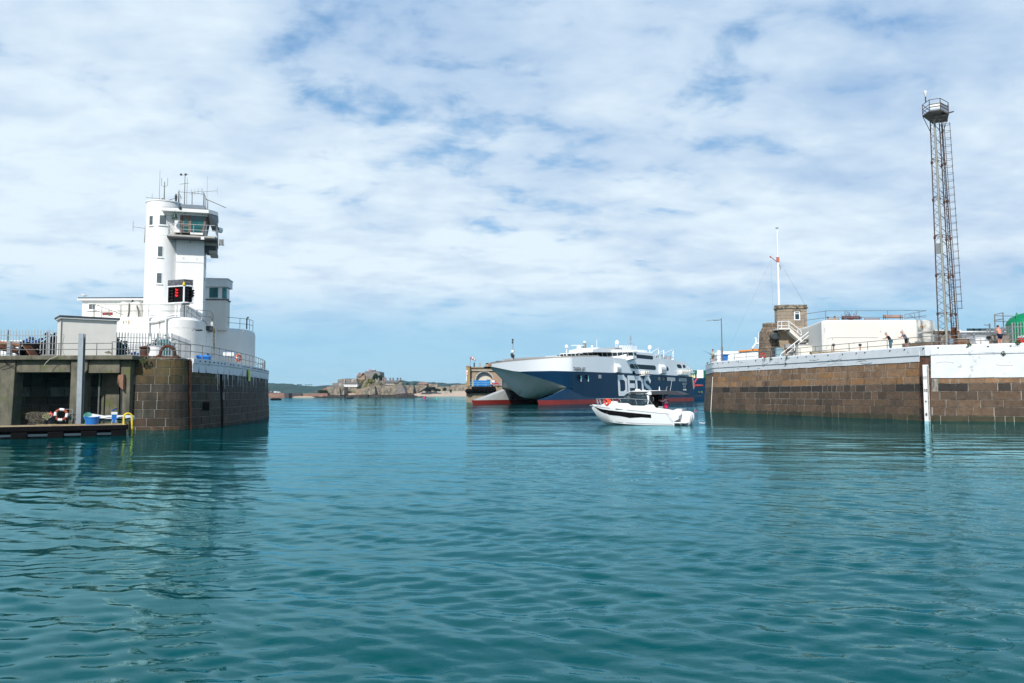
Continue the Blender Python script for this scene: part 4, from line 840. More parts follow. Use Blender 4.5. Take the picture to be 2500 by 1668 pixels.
def bastion():
 t = thing('white_bastion', 'large whitewashed masonry bastion carrying the control tower', 'building', (-33, 70, LZ))
 xl = -37.2; pts = [(xl, 67)] + [(W('A', 1440, 500, 67).x - .25, 67.0)]
 pts.append((pts[-1][0] + .2, 67.0))
 cx, cy = pts[-1][0], 68.9
 for a in (-90, -75, -60, -45, -30, -15, 0): pts.append((cx + 1.7 * cos(radians(a)), cy + 1.9 * sin(radians(a))))
 e = W('A', 1802, 500, 76.4); pts += [(e.x, 76.4)]
 back = [(-30, 86), (-41, 86), (-41, 75), (-37.2, 69)]
 m = MB(); m.vprism(pts + back, LZ - .3, DZ - .25)
 ins = [(x + .12 * (-1 if x > -36 else 1), y + .12) for x, y in pts]
 m.loft([[(x, y, DZ - .25) for x, y in pts + back], [(x, y, DZ - .08) for x, y in ins + back], [(x * 1.0, y + .15, DZ) for x, y in ins + back]])
 m.build('wall', M_whiterust, t, smooth=True)
 # right drum
 c = (-30.5, 81.5); R = 4.0
 m = MB(); m.lathe(c[0], c[1], [(R, LZ - .3), (R, DZ - .45), (R - .08, DZ - .2), (R - .25, DZ - .05), (R - .5, DZ)], 56); m.build('drum_wall', M_whiterust, t, smooth=True)
 # render bands
 m = MB()
 for z in (7.95,):
  m.loft([[(x, y - .03 if y < 67.1 else y, z) for x, y in pts[:9]], [(x, y - .03 if y < 67.1 else y, z + .05) for x, y in pts[:9]]], closed_ring=False)
 m.build('string_course', M_white, t)
 # pipes on the wall
 def pipe(lab, P, r=.07):
  m = MB(); m.path(P, r, 8); o = m.build('wall_pipe', M_white, smooth=True, loc=P[0]); tag(o, lab, 'pipe')
 y = 66.85
 pipe('vertical white pipe left of the slanting one on the bastion', [W('A', 1255, 400, y) * 1.0, W('A', 1255, 262, y), W('A', 1270, 240, y + .1), W('A', 1310, 238, y + .3)], .08)
 pipe('white pipe bending over the bastion top beside the round corner', [W('A', 1398, 420, y), W('A', 1400, 275, y), W('A', 1412, 252, y), W('A', 1450, 238, y + .1), W('A', 1500, 236, y + .3)], .08)
 pipe('thin slanting white pipe across the bastion face', [W('A', 1262, 302, y), W('A', 1330, 292, y), W('A', 1395, 272, y)], .06)
 M_rr = mat('rust_run_paint', (.50, .30, .13), .9, var=.3, scale=3, patch=(.72, .66, .55), pthr=.5, pscale=4)
 for x, y0, y1, w, Y in ((1252, 300, 390, .07, 66.93), (1040, 286, 312, .05, 66.95), (1062, 286, 305, .04, 66.95), (1085, 286, 318, .04, 66.95), (1345, 290, 420, .03, 66.93), (1806, 345, 600, .10, 76.1), (1790, 350, 470, .06, 75.6), (1618, 395, 590, .10, 68.6), (2052, 350, 400, .05, 78.6), (1700, 255, 300, .05, 70)):
  a = W('A', x, y0, Y); b = W('A', x, y1, Y); rr_ = random.Random(x); m = MB(); n = 8; L = []; R = []
  for i in range(n + 1): q = a.lerp(b, i / n); ww = w * (1 - .6 * i / n) * rr_.uniform(.6, 1.2); L.append((q.x - ww, q.y, q.z)); R.append((q.x + ww, q.y, q.z))
  m.loft([L, R], closed_ring=False); m.build('rust_run', M_rr, t)
 # lamp and notice board on the receding face
 a = Vector((pts[8][0], pts[8][1], 0)); b = Vector((e.x, 76.4, 0)); d = (b - a).normalized(); n = Vector((d.y, -d.x, 0))
 def on(k, x, y_, off=.03): q = Wp(k, x, y_, a, n); return q + n * off
 p = on('Q', 1880, 250); t2 = thing('wall_lamp', 'dark bracket lamp on the shaded bastion wall', 'lamp', p)
 MB().path([p, p + n * .15 + Vector((0, 0, .12)), p + n * .5 + Vector((.0, 0, .1))], .03).build('bracket', M_galvd, t2); m = MB(); q = p + n * .55 + Vector((0, 0, .05)); m.ball(q, .34, .2, .09, 10, 6); m.build('lamp_head', M_dark, t2)
 p0 = on('Q', 2100, 130); p1 = on('Q', 2210, 600); t2 = thing('notice_board', 'large white notice board with a grey header on the bastion', 'sign', p1)
 z1 = on('Q', 2095, 140).z; z0 = on('Q', 2210, 600).z; A = Vector((p0.x, p0.y, 0)); Bq = Vector((p1.x, p1.y, 0))
 def panel(f0, f1, g0, g1, off, mt, nm):
  q = [A.lerp(Bq, f) for f in (f0, f1)]; m = MB(); m.slab(q[0] + Vector((0, 0, z0 + (z1 - z0) * g0)), q[1] + Vector((0, 0, z0 + (z1 - z0) * g0)), q[1] + Vector((0, 0, z0 + (z1 - z0) * g1)), q[0] + Vector((0, 0, z0 + (z1 - z0) * g1)), n, off); m.build(nm, mt, t2)
 panel(0, 1, 0, 1, .03, M_grey, 'board'); panel(.03, .97, .02, .74, .04, M_white, 'white_panel'); panel(.03, .97, .77, .98, .04, mat('pale_blue_grey', (.33, .37, .45), .6), 'header')
 for i in range(6): panel(.15 + .04 * (i % 2), .85 - .05 * (i % 3), .50 - .075 * i, .535 - .075 * i, .05, M_grey, 'text_line')
 for i in range(3): panel(.10, .30 + .2 * i, .85 - .03 * i, .87 - .03 * i, .05, M_white, 'header_line')
 # cables / small door frame lines
 m = MB(); p = W('Q', 2230, 770, 73); m.obox((p.x, p.y), (.2, 1), .16, .08, LZ, LZ + 1.35); o = m.build('cable_cabinet', mat('dark_green_paint', (.03, .10, .07), .6), loc=p); tag(o, 'narrow dark green cabinet at the foot of the white bastion', 'cabinet')
 p = W('Q', 2150, 860, 65.5); t2 = thing('storage_bin', 'blue plastic grit bin behind the left pier railing', 'bin', (p.x, p.y, LZ))
 m = MB(); m.loft([[(p.x + sx * .48 * f, p.y + sy * .3 * f, z) for sx, sy in ((-1, -1), (1, -1), (1, 1), (-1, 1))] for f, z in ((.82, LZ), (1.0, LZ + .62))]); m.build('body', M_blue, t2)
 m = MB(); m.loft([[(p.x + sx * .55 * f, p.y + sy * .36 * f, z) for sx, sy in ((-1, -1), (1, -1), (1, 1), (-1, 1))] for f, z in ((1, LZ + .60), (1.0, LZ + .70), (.8, LZ + .80))]); m.build('lid', M_blue, t2)
 # life ring and board on the rail
 best = min((abs(proj(LAT(s * .1, 5.2, -.2))[0] - pix('A', 2003, 0)[0]), s * .1) for s in range(100, 300))[1]; p = Vector(LAT(best, 5.28, -.1))
 o_ = thing('lifebuoy', 'orange lifebuoy hanging on the curved rail of the left pier', 'lifebuoy', p); MB().torus(p, (1, -.25, 0), .26, .075, 24, 8).build('ring', M_orange, o_, smooth=True)
 for a_ in (.6, 2.2, 3.7, 5.3): MB().torus(p, (1, -.25, 0), .26, .08, 4, 8, a_, a_ + .3).build('white_band', M_white, o_, smooth=True)
 q = Vector(LAT(best, 5.45, -.9)) ; o_ = thing('safety_sign', 'small white safety sign behind the orange lifebuoy', 'sign', (q.x, q.y, LZ)); MB().obox((q.x, q.y), (.9, .45), .42, .02, 5.45, 5.75).build('plate', M_white, o_); MB().obox((q.x, q.y), (.9, .45), .43, .015, 5.70, 5.78).build('header', M_blue, o_); MB().tube((q.x, q.y, LZ), (q.x, q.y, 5.5), .03).build('post', M_galvd, o_)
 return pts
BP = bastion()
# ---------------- tower frame
TA = radians(17); E1 = Vector((cos(TA), sin(TA), 0)); E2 = Vector((-E1.y, E1.x, 0)); TO = Vector((W('B', 470, 1300, 71.6).x, 71.6, DZ))
def tp(k, x, y, b=0.0):                 # (a, z) on the tower plane b metres back from the shaft front
 q = Wp(k, x, y, TO + E2 * b, E2); return (q - TO).dot(E1), q.z - DZ
def tower():
 t = thing('control_tower', 'tall white harbour control tower with a glazed lookout cab', 'tower', TO, TA)
 loc = lambda m, nm, mt, par=t, **k: m.build(nm, mt, par, world=False, **k)
 zr = tp('B', 300, 395, .3)[1]; a0 = tp('B', 134, 1300, 1.2)[0]; a0t = tp('B', 163, 500, 1.2)[0]; a0 = (a0 + a0t) / 2; R = 1.52; cx = a0 + R; cy = 1.2
 loc(MB().lathe(cx, cy, [(R, -.2), (R, zr - .12), (R + .05, zr - .1), (R + .05, zr), (R - .1, zr), (R - .1, zr - .25)], 48), 'stair_turret', M_white, smooth=True)
 zjoint = tp('B', 250, 755, -.3)[1]; loc(MB().lathe(cx, cy, [(R, zjoint), (R + .02, zjoint + .01), (R + .02, zjoint + .05), (R, zjoint + .06)], 48), 'string_course', M_white)
 w = tp('B', 770, 1200)[0]; zs = tp('B', 600, 790)[1]; D = 3.0
 loc(MB().box(0, w, 0, D, -.2, zs), 'shaft', M_white)
 zz = tp('B', 600, 1050)[1]; loc(MB().box(-.0, w + .012, -.012, 0, zz - .02, zz + .02), 'movement_joint', M_grey)
 loc(MB().box(w + .002, w + .014, 0.1, D, zz - .02, zz + .02), 'movement_joint', M_grey)
 # side slots windows on the shaft's right face
 for y0, y1 in ((880, 1000), (1110, 1250), (1460, 1490)):
  za = tp('B', 790, y0, .9)[1]; zb = tp('B', 790, y1, .9)[1]; wd = loc(MB().box(w, w + .03, .7, 1.5, zb, za), 'window', M_white); loc(MB().box(w + .02, w + .04, .78, 1.42, zb + .08, za - .08), 'pane', M_glass, par=wd)
 # turret windows: framed panes on the curve
 for x, y0, y1, wd, upper in ((215, 555, 648, .34, True), (340, 555, 650, .52, True), (309, 885, 990, .36, False), (298, 1168, 1272, .38, False)):
  best = None
  for i in range(-160, 20):
   th = radians(i - 0); px = cx + R * cos(th); py = cy + R * sin(th)
   g = TO + E1 * px + E2 * py; q = proj((g.x, g.y, DZ + 5)); xx = pix('B', x, 0)[0] + (pix('B', 0, (y0 + y1) / 2)[1] - proj((g.x, g.y, DZ + 5))[1]) * 0
   q2 = proj((g.x, g.y, Wp('B', x, (y0 + y1) / 2, TO + E2 * (cy - R * .7), E2).z))
   e = abs(q2[0] - pix('B', x, 0)[0]);
   if best is None or e < best[0]: best = (e, th)
  th = best[1]; half = wd / 2 / R; z1 = tp('B', x, y0, -.1)[1]; z0 = tp('B', x, y1, -.1)[1]
  def patch(h, za, zb, rr): return MB().loft([[(cx + rr * cos(th + h * (j / 3 - 1)), cy + rr * sin(th + h * (j / 3 - 1)), z) for j in range(7)] for z in (za, zb)], closed_ring=False)
  def solid(h, za, zb, r0, r1):
   m = MB(); rings = []
   for j in range(7):
    a = th + h * (j / 3 - 1); rings.append([(cx + r * cos(a), cy + r * sin(a), z) for r, z in ((r0, za), (r1, za), (r1, zb), (r0, zb))])
   return m.loft(rings)
  o = loc(solid(half * 1.25, z0 - .07, z1 + .07, R - .03, R + .035), 'window', M_white); loc(solid(half, z0, z1, R - .02, R + .045), 'pane', mat('grey_window_glass', (.10, .12, .13), .15, var=.3, scale=3), par=o)
  loc(solid(half * 1.5, z0 - .14, z0 - .07, R - .03, R + .09), 'sill', M_white, par=o)
 # cab
 bF = -.35; zf = tp('B', 600, 735, bF)[1]; zc = tp('B', 640, 552, bF)[1]
 aL = tp('B', 500, 650, bF)[0]; aR = tp('B', 800, 560, bF)[0]; aRb = tp('B', 765, 735, bF)[0]; aD0 = tp('B', 520, 650, bF)[0]; aM = tp('B', 632, 650, bF)[0]
 DB = 3.6
 # core and floor
 loc(MB().prism([(aL - .2, zf), (aL - .2, zc + .3), (aR + .1, zc + .3), (aRb, zf)], lambda x, z: (x, bF + .25, z), lambda x, z: (x, DB, z)), 'cab_interior', mat('dim_interior', (.02, .07, .07), .5, var=.5, scale=1.5))
 loc(MB().box(aL - .3, aD0, bF, DB, zf, zc + .32), 'cab_wall', M_white)
 loc(MB().box(aD0, aD0 + .16, bF - .02, bF + .3, zf, zc), 'door_frame', M_wood := mat('brown_cladding', (.20, .13, .11), .7))
 dr = loc(MB().box(aD0 + .2, aM - .06, bF, bF + .06, zf, zc - .05), 'door', mat('brown_door', (.19, .13, .11), .6)); loc(MB().box(aD0 + .32, aM - .18, bF - .02, bF + .02, zf + .75, zc - .3), 'pane', M_glassteal, par=dr); loc(MB().box(aD0 + .32, aM - .18, bF - .02, bF + .02, zf + .1, zf + .6), 'pane', M_glassteal, par=dr)
 loc(MB().box(aM - .06, aM + .06, bF - .04, bF + .2, zf, zc), 'mullion', mat('brown_cladding', (.20, .13, .11), .7))
 loc(MB().prism([(aM + .06, zf + .05), (aM + .06, zc), (aR - .1, zc), (aRb - .12, zf + .05)], lambda x, z: (x, bF, z), lambda x, z: (x, bF + .04, z)), 'front_glazing', M_glassteal)
 loc(MB().box(aM, aRb, bF - .05, bF + .1, zf - .12, zf + .05), 'sill', M_white)
 loc(MB().prism([(aR - .1, zc), (aR + .06, zc), (aRb + .04, zf), (aRb - .12, zf)], lambda x, z: (x, bF - .04, z), lambda x, z: (x, bF + .12, z)), 'corner_mullion', mat('brown_cladding', (.20, .13, .11), .7))
 # slanted right-hand glazing, leaning outwards at the top
 for i in range(6):
  y0 = bF + .15 + i * .55; y1 = y0 + .5
  m = MB(); top = aR + .1; sw = .55 * (1 if i > -1 else 0)
  f = lambda y: -.02 * (y - bF)
  m.add([(aRb + f(y0), y0, zf + .05), (aRb + f(y1), y1, zf + .05), (top + f(y1), y1, zc), (top + f(y0), y0, zc), (aRb - .04 + f(y0), y0, zf + .05), (aRb - .04 + f(y1), y1, zf + .05), (top - .04 + f(y1), y1, zc), (top - .04 + f(y0), y0, zc)], [(0, 1, 2, 3), (7, 6, 5, 4), (0, 4, 5, 1), (3, 2, 6, 7), (0, 3, 7, 4), (1, 5, 6, 2)])
  loc(m, 'side_glazing', mat('side_glass', (.04, .12, .14), .06, var=.4, scale=1, spec=.9))
  m = MB(); m.tube((aRb + f(y1) + .03, y1 + .03, zf), (top + f(y1) + .03, y1 + .03, zc), .04, 5); loc(m, 'mullion', M_white)
 # canopy roof
 zr0 = tp('B', 825, 490, -1.0)[1]; aC0 = tp('B', 318, 455, -1.0)[0]; aC1 = tp('B', 825, 495, -1.0)[0]; zlow = zr0 - .28
 pl = [(aC0, -1.0), (aC1, -1.0), (aC1 + .75, .0), (aC1 + .62, 3.2), (aC1 + .2, 4.0), (aC0 + .6, 4.0)]
 loc(MB().vprism(pl, zr0 - .30, zr0), 'canopy_roof', M_white); loc(MB().vprism([(x * .97 + .05, y * .95 + .06) for x, y in pl], zr0, zr0 + .06), 'roof_covering', M_dark)
 # soffit hood on the right, sloping down
 za = zr0 - .31; zb = tp('B', 880, 665, 0)[1]
 loc(MB().loft([[(aC1 - .02, -.95, za), (aC1 + .12, -.8, za), (aC1 + .1, -.75, za - .05), (aC1, -.9, za - .05)], [(aC1 + .1, .0, zb + .1), (aC1 + .72, .1, zb + .1), (aC1 + .72, .1, za), (aC1 + .05, .0, za)], [(aC1 + .1, 3.0, zb + .1), (aC1 + .58, 3.1, zb + .1), (aC1 + .58, 3.1, za), (aC1 + .1, 3.0, za)]]), 'hood', M_grey)
 loc(MB().box(aL - 1.2, aR + .1, bF - .1, DB, zc, zr0 - .3), 'head_wall', M_white)
 for x in (578, 758): a, z = tp('B', x, 522 if x < 600 else 538, -.4); loc(MB().tube((a, -.52, z), (a, -.44, z), .10 if x < 600 else .05, 12), 'round_light', M_grey)
 # parapet block above
 a1, z1 = tp('B', 500, 440, .6); a2, z2 = tp('B', 790, 460, .6); loc(MB().box(a1, a2, .5, 3.4, zr0 + .06, z2 + .12), 'roof_plant', mat('blue_grey_sheet', (.20, .24, .28), .5), bevel=.02)
 # balcony
 zb0 = tp('B', 600, 745, -1.25)[1]; zb1 = tp('B', 600, 790, -1.25)[1]; aB0 = tp('B', 382, 740, -1.25)[0]; aB1 = tp('B', 905, 775, -1.25)[0]
 bal = [(aB0, -1.25), (aB1 - .1, -1.25), (aB1 + .08, -.7), (aB1 - .08, 3.6), (0, 3.6), (0, .1), (aB0, -.1)]
 o = loc(MB().vprism(bal, zb1 + .12, zb0 - .12), 'balcony', M_conclight); loc(MB().vprism([(x, y) for x, y in bal], zb1, zb1 + .119), 'soffit_slab', M_dark, par=o)
 loc(MB().box(w + .05, aB1 - .1, .4, 3.2, zb1 - .75, zb1 - .02), 'balcony_underframe', M_dark); loc(MB().box(w + .02, aB1 - .04, .3, .42, zb1 - .3, zb1 - .01), 'steel_beam', M_conclight); loc(MB().box(w + .4, aB1 - .04, .32, 3.2, zb1 - 1.0, zb1 - .76), 'steel_beam', M_conclight)
 a, z = tp('B', 760, 792, -1.27); loc(MB().box(a - .14, a + .14, -1.29, -1.1, z - .12, z + .12), 'junction_box', M_white)
 a, z = tp('B', 632, 835, 0); loc(MB().tube((a, -.03, z), (a, 0, z), .05, 10), 'vent', M_dark)
 for x in (558, 700): a, z = tp('B', x, 1005 if x < 600 else 1012, 0); loc(MB().tube((a, -.012, z), (a, 0, z), .10, 14), 'round_patch', mat('faded_patch', (.62, .60, .58), .7))
 # rails as parts of the tower
 pr = [(aB0 + .05, -.2), (aB0 + .05, -1.2), (aB1 - .1, -1.2), (aB1 + .04, -.7), (aB1 - .12, 3.5)]
 for hh in (1.0, .52): loc(MB().path([(x, y, zb0 - .12 + hh) for x, y in pr], .022), 'balcony_rail', M_galv)
 for p in along([Vector((x, y, 0)) for x, y in pr], 1.05): loc(MB().tube((p.x, p.y, zb0 - .12), (p.x, p.y, zb0 + .9), .024), 'balcony_post', M_galv)
 zt2 = z2 + .12
 for hh in (1.15,): loc(MB().path([(a1, 3.3, zt2 + hh), (a1, .6, zt2 + hh), (a2 - .1, .6, zt2 + hh * .93), (a2 - .1, 3.3, zt2 + hh)], .025), 'roof_rail', M_galvd)
 for x, y in ((a1, .6), ((a1 + a2) / 2, .6), (a2 - .1, .6), (a2 - .1, 2), (a1, 2)): loc(MB().tube((x, y, zt2 - .05), (x, y, zt2 + 1.15), .025), 'roof_post', M_galvd)
 # plinth landing beneath the shaft
 loc(MB().box(w * .7, w + .9, -.35, 2.0, -.35, .03), 'landing', M_whitewarm); loc(MB().box(w * .95, w + .8, -.3, 2.0, -.75, -.36), 'landing_soffit', M_dark)
 return dict(cx=cx, cy=cy, R=R, zr=zr, w=w, zr0=zr0, zt2=zt2, a1=a1, a2=a2, aB1=aB1, zb0=zb0)
TW = tower()
def tl(a, b, z): return TO + E1 * a + E2 * b + Vector((0, 0, z))
def aerials():
 # (zoom coords of foot and head on a plane b back)
 def foot(x, y, b): a, z = tp('B', x, y, b); return tl(a, b, z)
 def mast(lab, x, y0, y1, b, r=.03, extra=None, x1=None):
  p = foot(x, y0, b); q = foot(x1 or x, y1, b); q = Vector((p.x, p.y, q.z)); t = thing('aerial', lab, 'aerial', p, group='aerials on the control tower')
  MB().tube(p - Vector((0, 0, .5)), q, r, 6, r * .6).build('mast', M_galvd, t)
  if extra: extra(t, p, q)
 def dipoles(t, p, q):
  for s in (-1, 1):
   MB().path([q + Vector((0, 0, -.5)), q + Vector((s * .28, 0, -.35)), q + Vector((s * .28, 0, .35))], .02, 5).build('dipole', M_galvd, t)
  MB().ball(q + Vector((-.15, 0, -1.7)), .12, .1, .18, 6, 5).build('sensor', M_dark, t)
 def cups(t, p, q):
  MB().tube(q + Vector((-.35, 0, -.15)), q + Vector((.3, 0, -.05)), .018, 5).build('crossarm', M_dark, t)
  for s in (-.38, .05): MB().ball(q + Vector((s, 0, -.08)), .11, .1, .12, 7, 5).build('wind_cup', M_dark, t)
  MB().path([q + Vector((-.5, 0, -1.0)), q + Vector((.35, 0, -.9))], .018, 5).build('crossarm', M_dark, t)
 def yagi(dx, n=5):
  def f(t, p, q):
   e = q + Vector((dx, .3, .15)); s = q + Vector((-dx * .12, 0, -.05)); MB().tube(s, e, .018, 5).build('boom', M_galvd, t); m = MB()
   for i in range(n): c = s.lerp(e, i / (n - 1)); m.tube(c - Vector((0, 0, .28)), c + Vector((0, 0, .28)), .012, 4)
   m.build('elements', M_galvd, t)
  return f
 mast('tall thin whip aerial nearest the left edge of the tower roof', 300, 385, 68, 1.0, .022)
 mast('thick twin-pronged aerial on the round turret roof', 352, 385, 190, .8, .06, dipoles)
 mast('tallest lattice-topped aerial carrying the wind instruments', 567, 435, 105, 1.5, .05, cups)
 mast('plain pole aerial just right of the wind instruments', 592, 410, 145, 2.6, .025)
 mast('short bare pole at the left corner of the roof rail', 507, 425, 275, .6, .04)
 mast('small aerial with a side-pointing comb of elements', 650, 380, 300, 1.0, .035, yagi(.75, 4))
 mast('dark-tipped pole with a horizontal comb aerial at the right', 770, 450, 295, .7, .045, yagi(1.15, 2))
 mast('very thin whip aerial at the right of the tower roof', 806, 440, 135, 2.0, .016)
 mast('stubby aerial with a boom drooping to the right', 815, 460, 385, .6, .05, lambda t, p, q: MB().tube(q + Vector((-.2, 0, .1)), q + Vector((1.55, .4, -.65)), .035, 5).build('boom', M_galvd, t))
 # side aerial on the turret's left
 p = foot(155, 690, 1.2); t = thing('aerial', 'small sideways aerial bracketed to the left of the turret', 'aerial', p, group='aerials on the control tower')
 MB().path([p + Vector((.05, 0, 0)), p + Vector((-1.15, 0, .18))], .02).build('boom', M_galvd, t); MB().tube(p + Vector((-1.15, 0, -.2)), p + Vector((-1.15, 0, .7)), .018).build('element', M_galvd, t); MB().tube(p + Vector((-.08, 0, -1.3)), p + Vector((-.02, 0, .3)), .035).build('bracket', M_galvd, t)
 p = foot(305, 368, 0.8); t = thing('aerial', 'low horizontal aerial lying across the turret roof edge', 'aerial', p, group='aerials on the control tower')
 MB().tube(p + Vector((-1.3, 0, .1)), p + Vector((.5, 0, -.1)), .018).build('boom', M_galvd, t); MB().tube(p + Vector((-.7, 0, -.2)), p + Vector((-.7, 0, .45)), .015).build('element', M_galvd, t); MB().tube(p + Vector((0, 0, -.6)), p, .025).build('stub', M_galvd, t)
 # bell, lamps, radar
 a, z = tp('B', 466, 555, -.95); p = tl(a, -.95, z); t = thing('bell', 'dark green bronze bell under the tower canopy', 'bell', p)
 MB().lathe(p.x, p.y, [(.02, p.z + .22), (.14, p.z + .18), (.17, p.z), (.24, p.z - .2), (.27, p.z - .24)], 16).build('bell_body', mat('bronze_green', (.02, .05, .04), .5, metal=.4), t, smooth=True); MB().tube(p + Vector((0, 0, .2)), p + Vector((0, 0, .55)), .03).build('hanger', M_dark, t); MB().tube(p + Vector((-.25, 0, .45)), p + Vector((.1, 0, .5)), .04).build('yoke', M_dark, t)
 a, z = tp('B', 520, 465, -1.05); p = tl(a, -1.05, z); t = thing('floodlight', 'small dark floodlight on the canopy edge above the bell', 'floodlight', p); m = MB(); m.ball(p, .15, .13, .16, 8, 6); m.build('lamp_head', M_dark, t); MB().tube(p, p + Vector((0, .1, .35))).build('bracket', M_dark, t) if False else MB().tube(p, p + Vector((0, .1, .35)), .02).build('bracket', M_dark, t)
 a, z = tp('B', 478, 360, .2); p = tl(a, .2, z); t = thing('horn', 'dark figure-like horn and bracket on the turret roof edge', 'horn', p); MB().lathe(p.x, p.y, [(.04, p.z - .6), (.1, p.z - .2), (.13, p.z + .1), (.04, p.z + .35)], 8).build('body', M_dark, t); MB().tube(p + Vector((-1.1, 0, -.35)), p + Vector((0, 0, -.05)), .025).build('arm', M_dark, t); MB().tube(p + Vector((0, 0, -1.0)), p + Vector((0, 0, -.5)), .04).build('leg', M_rust, t)
 a, z = tp('B', 938, 705, 1.2); p = tl(a, 1.2, z); t = thing('radar_unit', 'round white scanner on the balcony end', 'radar', p); MB().tube(p + Vector((-.1, -.2, 0)), p + Vector((.1, .2, 0)), .26, 18).build('drum', M_whiteclean, t); MB().tube(p + Vector((-.4, 0, -.3)), p + Vector((0, 0, -.1)), .03).build('bracket', M_galvd, t); MB().tube(p + Vector((-.05, -.26, 0)), p + Vector((.0, -.22, 0)), .05).build('hub', M_red, t)
 a, z = tp('B', 958, 838, .8); p = tl(a, .8, z); t = thing('solar_panel', 'small dark square panel hung beside the balcony frame', 'panel', p); MB().slab(p + Vector((-.2, 0, -.28)), p + Vector((.25, .1, -.3)), p + Vector((.2, .1, .3)), p + Vector((-.25, 0, .28)), (.2, -1, .1), .04).build('plate', M_grey, t); MB().path([p + Vector((-.6, .1, 1.4)), p + Vector((-.35, .1, .3)), p + Vector((-.45, .1, -1.2))], .03).build('frame', M_galvd, t)
aerials()
def signal_box():
 P0 = W('B', 563, 1380, 69.3); eL = Vector((-.93, .36, 0)).normalized(); eR = Vector((.72, .70, 0)).normalized()
 def wide(e, k, x):
  for i in range(600):
   if (proj(P0 + e * (i * .005))[0] - pix(k, x, 0)[0]) * (1 if e.x > 0 else -1) > 0: return i * .005
  return 1.5
 wl = wide(eL, 'B', 390); wr = wide(eR, 'B', 656); zt = W('B', 563, 1298, 69.3).z; zb = W('B', 563, 1476, 69.3).z
 t = thing('signal_light_box', 'black angled signal box showing three lit red lamps', 'signal', P0)
 A = P0 + eL * wl; B = P0 + eR * wr; C = A + (B - P0) * .9
 z = Vector((0, 0, 1)); n1 = Vector((eL.y, -eL.x, 0)); n1 = n1 if n1.y < 0 else -n1; n2 = Vector((eR.y, -eR.x, 0)); n2 = n2 if n2.y < 0 else -n2
 m = MB(); m.vprism([(P0.x, P0.y), (B.x, B.y), (C.x, C.y), (A.x, A.y)], zb, zt); m.build('housing', M_black, t)
 for a, b in ((P0, A), (P0, B)):
  n = n1 if b is A else n2; q0 = a.copy(); q1 = b.copy(); f = MB()
  def pnt(q, zz): return Vector((q.x, q.y, zz)) + n * .02
  for zz in (zt, zb): f.tube(pnt(q0, zz), pnt(q1, zz), .07, 5)
  for q in (q0, q1): f.tube(pnt(q, zb), pnt(q, zt), .07, 5)
  f.build('white_frame', M_whiteclean, t)
 Mlit = mat('lit_red_lamp', (.9, .02, .02), .4, emit=(1, .015, .02), estr=1.3); Moff = mat('unlit_lamp', (.012, .02, .022), .25)
 def lamps(e, w, n, f, ys, lit, r=.13, x0=None):
  for yy in ys:
   q = P0 + e * (w * f); c = Vector((q.x, q.y, W('B', 563, yy, 69.3).z)) + n * .03
   o = MB().tube(c, c + n * .05, r, 14).build('lamp', Mlit if lit else Moff, t)
   h = MB(); h.torus(c + n * .1, n, r * 1.05, .02, 12, 4); h.tube(c + n * .04, c + n * .2, r * 1.15, 12, r * 1.1) if False else None
   ax = n; a_ = Vector((0, 0, 1)); b_ = ax.cross(a_); rings = [[c + n * d + (a_ * sin(x) + b_ * cos(x)) * (r * 1.15) for x in [pi * (j / 8) for j in range(9)]] for d in (.03, .24)]
   h = MB().loft(rings, closed_ring=False); ho = h.build('lamp_hood', M_black, t); so = ho.modifiers.new('thick', 'SOLIDIFY'); so.thickness = .02
 lamps(eL, wl, n1, .42, (1333, 1363, 1393), True, .14); lamps(eL, wl, n1, .70, (1335, 1368, 1400, 1432), False)
 lamps(eR, wr, n2, .42, (1335, 1370, 1405, 1440), False); lamps(eR, wr, n2, .92, (1350, 1376, 1403), False, .10)
 # speckled strip above
 zt2 = W('B', 563, 1228, 69.3).z; m = MB(); rr = random.Random(3)
 for a, b, n in ((P0, A, n1), (P0, B, n2)): m.slab(Vector((a.x, a.y, zt + .06)), Vector((b.x, b.y, zt + .06)), Vector((b.x, b.y, zt2)), Vector((a.x, a.y, zt2)), n, .02)
 m.build('top_strip', mat('speckled_netting', (.05, .055, .07), .8, var=.3, patch=(.60, .60, .60), pthr=.56, pscale=22), t)
 c = Vector((P0.x, P0.y, zt + .02)); MB().lathe(c.x, c.y - .05, [(.10, c.z), (.13, c.z + .05), (.10, c.z + .2), (.05, c.z + .32)], 12).build('beacon', M_yellow, t)
 MB().tube((P0.x, P0.y + .15, zb - .02), (P0.x, P0.y + .15, DZ), .05).build('stand', M_dark, t); MB().obox((P0.x + .1, P0.y + .2), (1, 0), .3, .1, zb - .18, zb - .02).build('bracket', M_dark, t); MB().path([(P0.x + .3, P0.y + .2, zb - .1), (P0.x + .33, P0.y + .2, zb - .6), (P0.x + .1, P0.y + .3, zb - .9)], .025).build('cable', M_dark, t)
signal_box()
